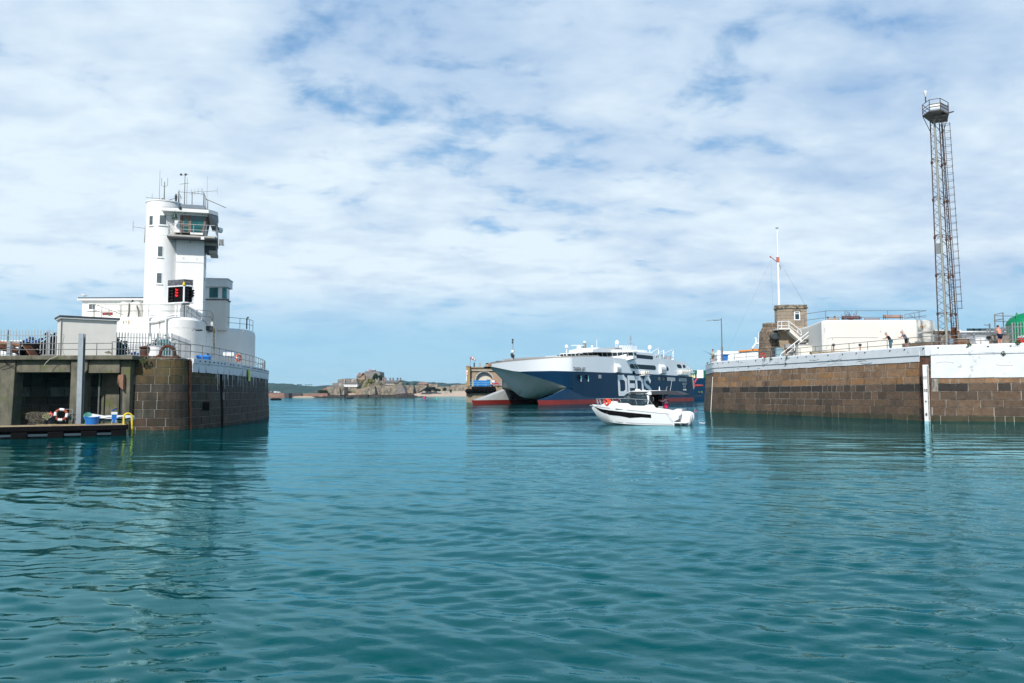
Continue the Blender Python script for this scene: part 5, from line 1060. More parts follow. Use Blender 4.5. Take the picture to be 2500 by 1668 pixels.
def annex():
 # rear lookout room to the right of the shaft
 Y = 77.5; an = radians(8); e1 = Vector((cos(an), sin(an), 0)); e2 = Vector((-e1.y, e1.x, 0)); o0 = W('B', 800, 1400, Y); o0.z = DZ - .3
 def ap(k, x, y, b=0.0): q = Wp(k, x, y, o0 + e2 * b, e2); return (q - o0).dot(e1), q.z - o0.z
 t = thing('lookout_room', 'low white lookout room with tinted windows behind the tower', 'building', o0, an); loc = lambda m, nm, mt, par=t, **k: m.build(nm, mt, par, world=False, **k)
 w = ap('B', 1012, 1500)[0]; z1 = ap('B', 900, 1440)[1]; z2 = ap('B', 900, 1310)[1]; z3 = ap('B', 900, 1217, -.3)[1]; wr = ap('B', 1028, 1260, -.3)[0]; wl = -1.0
 loc(MB().box(wl, w, 0, 1.7, 0, z1 - .1), 'wall', M_whitewarm); loc(MB().box(wl, w + .08, -.08, 1.8, z1 - .1, z1), 'sill', M_dark)
 loc(MB().box(wl, w - .05, .06, 1.65, z1, z2), 'upper_wall', M_white); loc(MB().box(wl, wr, -.3, 2.0, z2, z3 - .08), 'roof_fascia', mat('pale_grey_boarding', (.68, .70, .70), .7, var=.05)); loc(MB().box(wl, wr + .06, -.36, 2.06, z3 - .08, z3), 'roof', mat('pale_roof_edge', (.60, .61, .60), .7))
 xa, xb = ap('B', 833, 1370)[0], ap('B', 925, 1370)[0]; za = ap('B', 880, 1425)[1]; zb = ap('B', 880, 1320)[1]
 o = loc(MB().box(xa - .05, xb + .05, .0, .07, za - .05, zb + .05), 'window', M_white); loc(MB().box(xa, xb, -.02, .03, za, zb), 'pane', M_glassteal, par=o)
 xa, xb = ap('B', 968, 1370)[0], w - .05; o = loc(MB().box(xa, xb + .01, .0, .07, za - .05, zb + .05), 'window', M_grey); loc(MB().box(xa + .04, xb - .02, -.02, .03, za, zb), 'pane', mat('turquoise_glass', (.02, .22, .24), .08, var=.5, spec=.9), par=o)
 o = loc(MB().box(w - .06, w - .02, .1, 1.55, za - .05, zb + .05), 'window', M_grey); loc(MB().box(w - .03, w - .0, .2, 1.45, za, zb), 'pane', mat('turquoise_glass', (.02, .22, .24), .08), par=o)
annex()
def office():
 Y = 75.5; x0 = W('A', 694, 150, Y).x; x1 = W('A', 1260, 150, Y).x; zt = W('A', 694, 118, Y).z
 t = thing('office_block', 'long low white office with a dark flat roof left of the tower', 'building', (x0, Y, DZ))
 def wz(x, y): p = W('A', x, y, Y); return p.x, p.z
 MB().box(x0, x1, Y, Y + 5, DZ - .2, zt).build('wall', M_whiterust, t); MB().box(x0 - .35, x1, Y - .3, Y + 5.3, zt, zt + .16).build('fascia', M_white, t); MB().box(x0 - .3, x1, Y - .25, Y + 5.2, zt + .16, zt + .28).build('roof', M_dark, t)
 for a, b, c, d in ((752, 800, 148, 190), (1022, 1182, 157, 193)):
  xa, za = wz(a, d); xb, zb = wz(b, c); o = MB().box(xa - .07, xb + .07, Y - .04, Y, za - .07, zb + .07).build('window', M_white, t); MB().box(xa, xb, Y - .055, Y - .03, za, zb).build('pane', mat('grey_window_glass', (.10, .12, .13), .15), o); MB().box(xa - .2, xb + .2, Y - .12, Y, za - .16, za - .07).build('sill', M_white, o)
 for a, b in ((780, 783), (1068, 1071), (1120, 1123)): xa, za = wz(a, 190); xb, zb = wz(b, 155); MB().box(xa, xb, Y - .07, Y - .05, za, zb).build('glazing_bar', M_white, t)
 xa, za = wz(866, 240); xb, zb = wz(952, 217); MB().box(xa, xb, Y - .05, Y, za, zb).build('red_panel', mat('maroon_panel', (.25, .02, .02), .6), t); MB().box(xa + .35, xb - .35, Y - .06, Y - .05, za + .05, zb - .08).build('panel_inset', M_dark, t)
 # dust sheets / white covered unit
 p = W('A', 1105, 245, 72.5); t2 = thing('covered_unit', 'bulky unit under a stained white sheet outside the office', 'covered unit', (p.x, p.y, DZ))
 m = MB(); rr = random.Random(5); rings = []
 for z, f in ((0, 1), (.5, 1.02), (1.1, .98), (1.45, .9), (1.6, .7)): rings.append([(p.x + cos(a) * 1.15 * f * (1 if abs(cos(a)) < .9 else 1) + rr.uniform(-.05, .05), p.y + sin(a) * .6 * f, DZ + z * 1.15 * (1 - .04 * sin(3 * a))) for a in [2 * pi * i / 14 for i in range(14)]])
 m.loft(rings).build('sheet', mat('stained_sheet', (.62, .60, .55), .9, var=.12, streak=(.42, .25, .12), sthr=.6), t2, smooth=True) ; MB().path([(p.x + .1, p.y - .62, DZ + 1.7), (p.x + .12, p.y - .66, DZ + .9), (p.x + .02, p.y - .68, DZ + .3)], .05).build('strap', M_dark, t2); MB().tube((p.x + .1, p.y, DZ + 1.7), (p.x + .12, p.y, DZ + 2.1), .08).build('stub', M_dark, t2); MB().path([(p.x + .75, p.y - .5, DZ + 1.5), (p.x + .95, p.y - .55, DZ + .9), (p.x + .98, p.y - .5, DZ + .1)], .05).build('strap', M_dark, t2)
 # gull
 g = W('A', 707, 92, Y + .3); g.z = zt + .28; t2 = thing('gull', 'white and grey gull standing on the office roof corner', 'bird', g)
 gm = MB(); gm.loft([[(g.x + x, g.y + r * cos(a), g.z + .22 + zo + r * sin(a)) for a in [2 * pi * i / 8 for i in range(8)]] for x, r, zo in ((.34, .015, -.02), (.2, .06, .0), (.05, .095, .02), (-.1, .085, .05), (-.17, .045, .10), (-.2, .045, .15), (-.24, .04, .17), (-.27, .015, .165))]); gm.tube((g.x - .27, g.y, g.z + .38), (g.x - .34, g.y, g.z + .365), .012, 5, .004)
 for s in (-.03, .03): gm.tube((g.x + .03, g.y + s, g.z), (g.x + .03, g.y + s, g.z + .16), .01, 4)
 gm.build('body', M_white, t2, smooth=True); w_ = MB(); w_.loft([[(g.x + x, g.y + r * cos(a), g.z + .245 + zo + r * .7 * sin(a)) for a in [2 * pi * i / 8 for i in range(8)]] for x, r, zo in ((.38, .01, -.02), (.2, .075, .0), (.03, .10, .02), (-.06, .06, .03))]); w_.build('folded_wings', M_grey, t2, smooth=True)
office()
def upper_rails():
 z = DZ
 def R_(lab, pts, Y, h=1.05, z0=z, step=3.0, bars=(1, .5)):
  return railing(lab, [Vector((W('A', x, 200, yy).x, yy, z0)) for x, yy in pts], h=h, step=step, r=.024, bars=bars)
 a = W('A', 790, 200, 68).x;
 R_('long upper guard rail along the bastion top before the office', [(787, 67.4), (1190, 67.4), (1565, 67.6)], 67, step=2.35)
 # sloping rail down from the office end
 p = [W('A', 800, 150, 67.8), W('A', 1040, 238, 67.8)]; t = thing('stair_railing', 'sloping stair hand rail in front of the office windows', 'railing', p[0]); MB().path(p, .025).build('rail', M_galvd, t); MB().path([q - Vector((0, 0, .5)) for q in p], .022).build('rail', M_galvd, t)
 for f in (0, .25, .5, .75): q = p[0].lerp(p[1], f); MB().tube(q, (q.x, q.y, min(q.z - .3, DZ)), .024).build('post', M_galvd, t)
 p = [W('A', 1575, 165, 68.5), W('A', 1660, 225, 69.5), W('A', 1750, 320, 71)]; t = thing('stair_railing', 'short sloping hand rail beside the signal box stand', 'railing', p[0]); MB().path(p, .025).build('rail', M_galvd, t); MB().path([q - Vector((0, 0, .45)) for q in p[:2]], .022).build('rail', M_galvd, t)
 for f in (0, .5, 1): q = p[0].lerp(p[1], f); MB().tube(q, (q.x, q.y, q.z - .95), .024).build('post', M_galvd, t)
 # landing rail at the shaft's foot
 L_ = [(1660, 70.2), (1775, 71.2), (1800, 75.0)]
 railing('box-shaped guard rail round the landing at the tower foot', [Vector((W('A', x, 260, yy).x, yy, DZ - .25)) for x, yy in L_], h=1.15, step=1.2, r=.026, bars=(1, .55))
 c = (-30.5, 81.5); R = 3.75; an = [radians(a) for a in range(-125, 20, 12)]
 railing('curved guard rail around the right drum of the bastion', [Vector((c[0] + R * cos(a), c[1] + R * sin(a), DZ)) for a in an], h=1.05, step=1.55, r=.024)
 p = W('A', 2082, 330, 80); t = thing('rail_lamp', 'small dark lamp post at the end of the drum rail', 'lamp', (p.x, p.y, DZ)); MB().tube((p.x, p.y, DZ), (p.x, p.y, DZ + 1.1), .07).build('post', M_dark, t); MB().ball((p.x + .1, p.y, DZ + 1.15), .12, .1, .1, 8, 6).build('lamp_head', M_galv, t)
upper_rails()
def quay_stuff():
 LZ_ = LZ
 pa = W('A', 978, 500, 56.2); pc = W('A', 1456, 500, 57.4); pe = W('A', 1612, 500, 64.5)
 palisade('galvanised palisade fence between the shed and its corner post', (pa.x, pa.y), (pc.x, pc.y), LZ, 6.78, step=.19)
 palisade('galvanised palisade fence running back to the white bastion', (pc.x + .02, pc.y + .05), (pe.x, pe.y), LZ, 6.78, step=.19)
 pb = W('A', 478, 500, 56.0); palisade('galvanised palisade fence left of the cream shed', (-46, 54.2), (pb.x, pb.y), LZ, 6.93, step=.2)
 pw = W('A', 990, 500, 60); palisade('lower rear palisade fence against the bastion foot', (pw.x, 62), (W('A', 1440, 500, 62).x, 62.2), LZ, 6.35, step=.2)
 rr = random.Random(9)
 def heap(name, lab, cat, k, x, y, Y, rx, rz, m, n=130, s=.12, ry=.5):
  p = W(k, x, y, Y); mb = MB(); mb.ball((p.x, p.y, LZ + rz * .35), rx * .75, ry * .7, rz * .55, 10, 7); clump(mb, (p.x, p.y, LZ + rz * .45), rx, ry, rz * .55, n, s, rr); o = mb.build(name, m, loc=(p.x, p.y, LZ)); tag(o, lab, cat); return o
 Mnet = mat('dark_green_net', (.02, .05, .04), .95, var=.5, scale=5, patch=(.10, .10, .04), pthr=.6, pscale=3); Mnav = mat('navy_net', (.02, .045, .09), .95, var=.5, scale=5); Mteal = mat('teal_net', (.02, .12, .13), .95, var=.5, scale=5)
 heap('net_heap', 'dark green net heap topped with yellow rope beside the shed', 'net', 'Q', 270, 650, 58, .75, 1.6, Mnet, 170)
 heap('net_heap', 'low dark net pile spread behind the middle of the fence', 'net', 'Q', 480, 760, 59, 1.2, .5, Mnet, 120)
 heap('net_heap', 'small heap topped with bright blue cloth behind the fence', 'net', 'Q', 660, 740, 59.5, .5, .8, M_blue, 60)
 heap('net_heap', 'dark navy net heap with a blue sheet near the fence corner', 'net', 'Q', 1000, 690, 59.5, .9, 1.35, Mnav, 150)
 heap('net_heap', 'tallest teal and black net stack at the fence corner', 'net', 'Q', 1270, 600, 59.5, 1.0, 2.0, Mteal, 190)
 heap('tarpaulin', 'bright blue tarpaulin over gear left of the cream shed', 'tarpaulin', 'O', 730, 520, 60, 1.0, 2.0, mat('deep_blue_tarpaulin', (.01, .10, .30), .6, var=.3), 60, .25)
 heap('net_heap', 'big black net mound against the shed end of the left fence', 'net', 'O', 1130, 560, 59.5, 1.0, 2.2, M_black, 170, .16)
 heap('net_heap', 'dark hose heap behind the rusty ramp on the quay', 'net', 'O', 640, 600, 54.0, .8, 1.2, M_black, 120)
 # white boats / hull band beyond the fence at far left
 for x0, x1, Y, zt, lab in ((-60, 520, 78, 7.6, 'long white passenger boat superstructure beyond the left fence'), (540, 1240, 84, 7.7, 'white cabin boat beyond the fence next to the shed')):
  p0 = W('O', x0, 400, Y); p1 = W('O', x1, 400, Y); t = thing('moored_boat', lab, 'boat', (p0.x, Y, LZ), group='white boats beyond the fence')
  MB().box(p0.x, p1.x, Y, Y + 3, LZ - .5, zt - 1.0).build('hull', M_white, t); MB().box(p0.x + .3, p1.x - .3, Y + .2, Y + 2.8, zt - 1.0, zt).build('cabin', M_white, t); MB().box(p0.x + .1, p1.x - .1, Y, Y + 3, zt, zt + .1).build('roof', M_white, t)
  n = int((p1.x - p0.x) / .8)
  for r_ in (0, 1):
   for i in range(n): xx = p0.x + .5 + i * .78; MB().box(xx, xx + .5, Y + .17, Y + .2, zt - .8 + .42 * r_ * 1.0, zt - .5 + .42 * r_ * .9).build('window', M_glass, t)
 # rusty ramp and timbers
 t = thing('timber_ramp', 'rust-brown slatted ramp lying on the quay by the left fence', 'ramp', W('O', 640, 740, 52.8))
 a = W('O', 500, 570, 52.9); b = W('O', 690, 590, 53.3); c = W('O', 870, 750, 52.6); d_ = W('O', 700, 760, 52.2)
 for q in (c, d_): q.z = LZ + .05
 m = MB(); m.slab(a, b, c, d_, (0, 0, 1), -.06); m.build('board', mat('rusty_slats', (.24, .10, .06), .9, var=.3, scale=4), t)
 for i in range(9): f = (i + .5) / 9; MB().tube(a.lerp(d_, f) + Vector((0, 0, .03)), b.lerp(c, f) + Vector((0, 0, .03)), .035, 5).build('slat', M_rust, t)
 for i, (x0, y0, x1, y1, r, lab) in enumerate(((0, 520, 430, 560, .13, 'upper pale brown timber baulk at the far left of the quay'), (0, 620, 400, 700, .2, 'thick rust-red spar lowest in the timber pile'), (0, 560, 470, 590, .07, 'thin straw-coloured pole on the timber pile'))):
  p = W('O', x0, y0, 52.9); q = W('O', x1, y1, 53.2 + .1 * i); p = p + (p - q) * .5; m = MB(); m.tube(p, q, r, 8, r * .9); o = m.build('timber_baulk', (mat('baulk_brown', (.33, .15, .08), .9, var=.3), M_rust, mat('straw_pole', (.42, .32, .16), .9))[i], loc=q); tag(o, lab, 'timber', 'timbers on the quay')
 # bollards and hoop at the pier corner
 p = W('Q', 830, 860, 53.6); t = thing('mooring_bollard', 'rusty mushroom bollard at the corner of the left pier', 'bollard', (p.x, p.y, LZ)); MB().lathe(p.x, p.y, [(.42, LZ - .02), (.36, LZ + .12), (.24, LZ + .2), (.2, LZ + .6), (.32, LZ + .68), (.34, LZ + .76), (.1, LZ + .82)], 16).build('body', M_rust, t, smooth=True);
 p = W('Q', 1070, 800, 54.2); t = thing('white_drum', 'squat dented white drum between bollard and rusty hoop', 'drum', (p.x, p.y, LZ)); MB().lathe(p.x, p.y, [(.52, LZ), (.55, LZ + .05), (.53, LZ + .8), (.57, LZ + .84), (.5, LZ + .86)], 18).build('shell', M_white, t);
 p = W('Q', 1345, 860, 53.4); t = thing('rusty_fairlead', 'rusty arched fairlead hoop at the pier corner', 'fairlead', (p.x, p.y, LZ)); MB().path([(p.x - .72 , p.y, LZ + .05)] + [(p.x - .5 * cos(a), p.y, LZ + .2 + .62 * sin(a)) for a in [pi * i / 10 for i in range(11)]] + [(p.x + .72, p.y, LZ + .05)], .11, 8).build('hoop', M_rust, t, smooth=True); MB().box(p.x - .8, p.x + .8, p.y - .25, p.y + .25, LZ - .02, LZ + .1).build('base', M_rust, t)
 m = MB(); a = W('Q', 880, 850, 53.5); b = W('Q', 1250, 850, 53.3)
 for i in range(16): q = a.lerp(b, i / 15); q.z = LZ + .08; m.torus(q, (0, 1, 0) if i % 2 else (0, 0, 1), .07, .025, 8, 5)
 o = m.build('rusty_chain', M_rust, loc=a); tag(o, 'heavy rusty chain lying between the bollard and the hoop', 'chain')
 for x, lab in ((845, 'grassy weed tuft hanging over the pier edge under the bollard'), ):
  p = W('Q', x, 880, 51.75); m = MB(); clump(m, (p.x, p.y - .05, LZ - .2), .3, .12, .25, 60, .06, rr); o = m.build('weed_tuft', M_leaf, loc=p); tag(o, lab, 'weed')
quay_stuff()
# ================================================================== people
def person(lab, P, face, pose='stand', shirt=None, trousers=None, bare=False, hair=None, shorts=False, scale=1.0, sleeves='short', group=None, hat=None, simple=False, skin=None, extra=None, stripes=None):
 """P feet point, face = plan direction the figure looks towards. local: x = figure's right, y = forward"""
 f = Vector((face[0], face[1], 0)).normalized(); rz = atan2(f.y, f.x) - pi / 2
 t = thing('person', lab, 'person', P, rz, group); skin = skin or M_skin
 V = Vector; S = scale
 hip = V((0, 0, .92)); lean = 0
 if pose == 'lean':   hip = V((0, -.14, .91)); chest = V((0, .06, 1.27)); neck = V((0, .15, 1.42)); head = V((0, .24, 1.51)); headt = V((0, .27, 1.68))
 elif pose == 'sit':  hip = V((0, -.1, .5)); chest = V((0, 0, .9)); neck = V((0, .02, 1.1)); head = V((0, .05, 1.22)); headt = V((0, .05, 1.38))
 elif pose == 'bend': hip = V((0, -.1, .92)); chest = V((0, .08, 1.30)); neck = V((0, .16, 1.45)); head = V((0, .24, 1.54)); headt = V((0, .28, 1.70))
 else: chest = V((0, .01, 1.30)); neck = V((0, 0, 1.48)); head = V((0, .03, 1.60)); headt = V((0, .02, 1.76))
 sh = chest + (neck - chest) * .45; E = []; R = []; PV = []
 def v(p, r): PV.append(tuple(V(p) * S)); R.append((r * S, r * S)); return len(PV) - 1
 def e(a, b): E.append((a, b))
 h0 = v(hip, .135); c0 = v(hip.lerp(chest, .5), .125); c1 = v(chest, .15); n0 = v(neck, .06); hd = v(head, .085); ht = v(headt + V((0, 0, -.06)), .09)
 e(h0, c0); e(c0, c1); e(c1, n0); e(n0, hd); e(hd, ht)
 ns = v(head + V((0, .105, .01)), .012); e(hd, ns) if not simple else None
 if simple: PV.pop(); R.pop()
 hands = []; legs = []; arms = []
 for s in (-1, 1):
  S0 = sh + V((.19 * s, 0, -.02))
  if pose == 'lean': el = S0 + V((.06 * s, .18, -.20)); wr = el + V((-.17 * s, .17, .0))
  elif pose == 'fish': el = S0 + V((.05 * s, .10, -.26)); wr = el + V((-.10 * s, .24, .06))
  elif pose == 'bend': el = S0 + V((.05 * s, .12, -.26)); wr = el + V((-.04 * s, .22, .02))
  elif pose == 'sit': el = S0 + V((.04 * s, .14, -.24)); wr = el + V((-.02 * s, .28, .04))
  elif pose == 'helm': el = S0 + V((.05 * s, .20, -.18)); wr = el + V((-.02 * s, .26, .08))
  else: el = S0 + V((.05 * s, -.02, -.28)); wr = el + V((.0, .08, -.25))
  a0 = v(S0, .052); a1 = v(el, .040); a2 = v(wr, .028); e(c1, a0); e(a0, a1); e(a1, a2); arms.append((S0, el, wr))
  d = (wr - el).normalized(); pm = wr + d * .075; a3 = v(pm, .032); e(a2, a3)
  if not simple:
   side = d.cross(V((0, 0, 1))); side = side.normalized() if side.length > .1 else V((1, 0, 0))
   for q, l in ((-.030, .055), (-.010, .068), (.011, .064), (.031, .050)):
    b0 = v(pm + side * q + d * .035, .0105); b1 = v(pm + side * q * 1.15 + d * (.035 + l * .6) + V((0, 0, -.012)), .0095); b2 = v(pm + side * q * 1.1 + d * (.03 + l) + V((0, 0, -.035)), .008); e(a3, b0); e(b0, b1); e(b1, b2)
   th = v(pm - side * .045 * s * 1 + d * .0, .012); th2 = v(pm - side * .065 * s + d * .04 + V((0, 0, -.01)), .0095); e(a3, th); e(th, th2)
  L0 = hip + V((.10 * s, 0, -.04))
  if pose == 'sit': kn = L0 + V((.03 * s, .42, .0)); an = kn + V((0, .06, -.40));
  elif pose == 'lean': kn = V((.11 * s, -.10 + .05 * s, .48)); an = V((.12 * s, -.14 - .05 * s, .08))
  else: kn = V((.10 * s, .03 * s, .49)); an = V((.12 * s, -.04 * s, .08))
  l0 = v(L0, .092); l1 = v(kn, .062); l2 = v(an, .042); l3 = v(an + V((.01 * s, .14, -.045)), .036); e(h0, l0); e(l0, l1); e(l1, l2); e(l2, l3); legs.append((L0, kn, an))
 me = bpy.data.meshes.new('body'); me.from_pydata(PV, E, []); o = bpy.data.objects.new('body', me); COL.objects.link(o); o.parent = t
 me.materials.append(skin); sk = o.modifiers.new('skin', 'SKIN'); sk.use_smooth_shade = True
 for i, r in enumerate(R): me.skin_vertices[0].data[i].radius = r
 me.skin_vertices[0].data[0].use_root = True
 sb = o.modifiers.new('sub', 'SUBSURF'); sb.levels = 1; sb.render_levels = 1
 def cloth(name, chains, m, lv=1):
  pv = []; ed = []; rr = []
  idx = {}
  for ch in chains:
   prev = None
   for p, r in ch:
    key = tuple(round(x, 3) for x in p)
    if key not in idx: idx[key] = len(pv); pv.append(tuple(V(p) * S)); rr.append(r * S)
    i = idx[key]
    if prev is not None: ed.append((prev, i))
    prev = i
  me = bpy.data.meshes.new(name); me.from_pydata(pv, ed, []); o = bpy.data.objects.new(name, me); COL.objects.link(o); o.parent = t; me.materials.append(m)
  k = o.modifiers.new('skin', 'SKIN'); k.use_smooth_shade = True
  for i, r in enumerate(rr): me.skin_vertices[0].data[i].radius = (r * (1.25 if name == 'shirt' and i < 3 else 1), r)
  me.skin_vertices[0].data[0].use_root = True
  s2 = o.modifiers.new('sub', 'SUBSURF'); s2.levels = 1; s2.render_levels = 1; return o
 if not bare and shirt:
  ch = [[(hip + V((0, 0, .02)), .145), (hip.lerp(chest, .5), .142), (chest, .165), (sh, .13)]]
  for S0, el, wr in arms:
   end = el.lerp(wr, .9) if sleeves == 'long' else S0.lerp(el, .75)
   ch.append([(chest, .165), (S0, .068)] + ([(el, .055)] if sleeves == 'long' else []) + [(end, .052)])
  cloth('shirt', ch, shirt)
 if trousers:
  ch = []
  for L0, kn, an in legs:
   ch.append([(hip, .15), (L0, .108), (kn if not shorts else L0.lerp(kn, .55), .082 if not shorts else .098)] + ([(an + V((0, 0, .04)), .062)] if not shorts else [(L0.lerp(kn, .8), .095)]))
  cloth('shorts' if shorts else 'trousers', ch, trousers)
 m = MB()
 for L0, kn, an in legs: m.loft([[(an.x + x, an.y + y, z) for x, z in ((-.045, 0), (.045, 0), (.04, h), (-.04, h))] for y, h in ((-.09, .07), (.0, .1), (.12, .07), (.2, .04))])
 m.v = [tuple(V(p) * S) for p in m.v]; m.build('shoes', M_dark, t, world=False) if not bare or True else None
 if hair is not None:
  m = MB(); c = (head.lerp(headt, .42) + V((0, -.02, .035))) * S; m.ball(c, .098 * S, .108 * S, .11 * S, 10, 7);
  m.v = [v_ for v_ in m.v]; m.build('hair', hair, t, world=False, smooth=True)
 if hat is not None:
  c = headt * S; m = MB(); m.ball(c + V((0, -.01, -.05)), .105 * S, .115 * S, .09 * S, 10, 6); m.lathe(c.x, c.y + .08 * S, [(.09 * S, c.z - .075), (.09 * S, c.z - .06)], 10); m.build('cap', hat, t, world=False, smooth=True)
 if not simple:
  for s in (-1, 1):
   MB().ball((head + V((.036 * s, .085, .045))) * S, .012, .01, .01, 6, 4).build('eye', M_black, t, world=False); MB().ball((head + V((.092 * s, .0, .03))) * S, .012, .025, .032, 6, 5).build('ear', skin, t, world=False)
  MB().ball((head + V((0, .088, -.035))) * S, .028, .008, .008, 6, 4).build('mouth', M_red if False else mat('lips', (.35, .12, .10), .6), t, world=False)
 if stripes is not None:
  m = MB()
  for i in range(5):
   f_ = .12 + .2 * i; c = hip.lerp(chest, f_); r = .150 + .012 * f_
   for k in (0, 1): pass
   ax = (chest - hip).normalized(); m.torus(c * S, ax, r * S * 1.06, .012, 18, 4)
  m.build('shirt_stripes', stripes, t, world=False)
 return t
# ================================================================== right pier
RZ = 6.15; RD = 5.98
RP = [(41, 125), (30, 116), (25.6, 107), (24.12, 97.5), (33.75, 65.4), (39.76, 62.2), (62, 50.2)]
def right_pier():
 t = thing('stone_pier', 'brown granite block pier with a whitewashed top at the right', 'pier', (34, 80, 0))
 P = [Vector((x, y, 0)) for x, y in RP]; L0 = (P[1] - P[0]).length + (P[2] - P[1]).length; LC = L0 + (P[3] - P[2]).length; LG = LC + (P[4] - P[3]).length
 def col(s, z, r, rng):
  c = lmix((.27, .155, .082), (.205, .13, .08), rng.random()); v = rng.uniform(.8, 1.2)
  if rng.random() < .12: c = (.29, .155, .07)
  if 2.15 < z < 2.85: c = lmix((.032, .027, .024), (.12, .08, .055), rng.random() ** 1.6)
  elif z <= 2.15: c = lmix((.135, .085, .052), (.085, .06, .042), rng.random())
  if z < .62: c = lmix(c, (.035, .04, .02), rng.uniform(.55, .9))
  return tuple(q * v for q in c)
 def zc(s): return 4.85 - .12 * (s - LC) / (LG - LC) if s < LG + .8 else 3.42
 blk, back, at, L = masonry(RP, -.9, RZ - .1, .66, col, batter=.5, bw=(.6, 2.2), gap=.06, seed=12, face=.015, skip=lambda s, z: z > zc(s) + .45, cuts=[(LG - .62, LG + .42)])
 gx = at(LG, 0)[0]
 for q in split_mb(blk, lambda v: v[0] > gx and v[1] < 66): q.build('granite_blocks', M_stone, t)
 back.build('mortar_backing', M_mortar, t)
 # white band, built of two courses that step
 ss = []; s = 0.0
 while s < L: ss.append(s); s += .7
 def band(s0, s1, zb, off, nm='whitewashed_coping', ztop=RZ):
  q = [s0] + [x for x in ss if s0 + .1 < x < s1 - .1] + [s1]; m = MB(); r = random.Random(int(s0 * 10))
  m.loft([[at(x, zb + r.uniform(-.02, .03), off), at(x, 5.35, off + .02), at(x, 5.37, off + .09), at(x, ztop - .08, off + .10), at(x, ztop, off + .04), at(x, ztop + .01, off - .4), at(x, zb, -.4)] for x in q]); return m.build(nm, M_coping, t)
 band(0, LG - .62, 4.82, .06); band(LG + .42, L, 3.45, .07)
 q = [LG - .62, LG, LG + .42]; m = MB(); m.loft([[at(x, 5.32, .06), at(x, RZ - .08, .16), at(x, RZ, .10), at(x, RZ + .01, -.34), at(x, 5.32, -.4)] for x in q]); m.build('whitewashed_coping', M_coping, t)
 m = MB(); m.loft([[at(x, -.9, -.012), at(x, 5.33, -.012)] for x in (LG - .62, LG - .3, LG, LG + .42)], closed_ring=False); m.build('slot_back', mat('rust_stained_slot', (.12, .055, .035), .9, var=.5, scale=1.5, patch=(.03, .025, .02), pthr=.5), t)
 for s_, d in ((LG - .62, 1), (LG + .42, -1)): m = MB(); m.quad(at(s_, -.9, -.3), at(s_, 5.33, -.3), at(s_, 5.33, .05), at(s_, -.9, .05)); m.build('slot_cheek', M_stonedark if False else mat('slot_stone', (.10, .07, .05), .9, var=.4), t)
 rr = random.Random(7)
 s = LC - 3
 while s < LG + 14:
  if rr.random() < .85: c = at(s, 5.93 if rr.random() < .85 else 5.3, .17); MB().ball(c, .075, .075, .05, 8, 5).build('drain_hole', M_black, t)
  s += rr.uniform(1.1, 2.1)
 # cracks and stains with shapes of their own
 for i in range(26):
  s0 = rr.uniform(LC, LG + 16); z = rr.uniform(4.95, 5.9) if s0 < LG else rr.uniform(3.7, 5.9); n = rr.randint(3, 6); m = MB(); p = []
  for k in range(n): p.append((s0 + k * rr.uniform(.15, .45), z + rr.uniform(-.08, .08)))
  w = rr.uniform(.008, .022); off = .175 if z > 5.36 else .085
  if (p[0][1] > 5.3) != (p[-1][1] > 5.3): continue
  m.loft([[at(a, b - w, off), at(a, b + w, off)] for a, b in p], closed_ring=False); m.build('crack', M_grey if rr.random() < .5 else M_mortard, t)
 q = [x * .9 + LC + .5 for x in range(int((LG - LC - 2) / .9))]; m = MB(); m.loft([[at(x, 5.34 + rr.uniform(-.015, .012), .092), at(x, 5.368, .115)] for x in q], closed_ring=False); m.build('joint_line', M_mortard, t)
 # paint runs over the stone
 for i in range(34):
  s0 = rr.uniform(LC + 1, LG - 1.5); l = rr.uniform(.2, .8) * (2 if rr.random() < .12 else 1); w = rr.uniform(.02, .07); m = MB()
  m.add([at(s0 - w, 4.86, .055), at(s0 + w, 4.86, .055), at(s0 + w * .4, 4.8 - l, .056), at(s0 - w * .4, 4.8 - l, .056)], [(0, 1, 2, 3)]); m.build('paint_run', mat('thin_paint_run', (.34, .31, .29), .8, var=.3), t)
 # white pipe down the corner
 m = MB(); m.path([at(LC + .35, -.3, .12), at(LC + .3, 4.3, .12)], .045, 8); m.build('corner_conduit', M_cream, t)
 m = MB(); m.loft([[at(LC - .1, 3.0, .02), at(LC - .1, 5.0, .02)], [at(LC + .22, 3.0, .065), at(LC + .22, 5.0, .065)]], closed_ring=False); m.build('corner_shade', M_dark, t)  # dark sheet on the wall, painted in as a shaded recess
 # deck
 top = [Vector(at(x, RZ, -.35)) for x in ss]; pts = [(p.x, p.y) for p in top] + [(95, 60), (95, 125)]
 MB().vprism(pts, 5.0, RD).build('pier_deck', M_conclight, t)
 # tide gauge
 p = Vector(at(LG - .02, 0, .0)); nrm = Vector((-.62, -.78, 0)).normalized(); d = Vector((-nrm.y, nrm.x, 0)); d = d if d.x > 0 else -d
 X0 = W('H', 1636, 900, 65.0); g = Vector((X0.x, 65.0, 0)); tg = thing('tide_gauge', 'tall white tide gauge board with black numerals on the pier wall', 'tide gauge', g)
 zt = W('H', 1637, 560, 65).z; g2 = g + Vector((.22, .13, 0))
 tilt = Vector((.17, .13, 0)) ; a = g; b = g + d * .42; T = Vector((.10 * zt / 6, .2 * zt / 6, zt))
 m = MB(); m.slab(a + Vector((0, 0, -.5)), b + Vector((0, 0, -.5)), b + T, a + T, nrm, .06); m.build('board', M_white, tg)
 m = MB(); m.slab(a + nrm * .06 + d * .30 + Vector((0, 0, -.4)), a + nrm * .06 + d * .42 + Vector((0, 0, -.4)), a + nrm * .06 + d * .42 + T * .99, a + nrm * .06 + d * .30 + T * .99, nrm, .005); m.build('cream_strip', M_cream, tg)
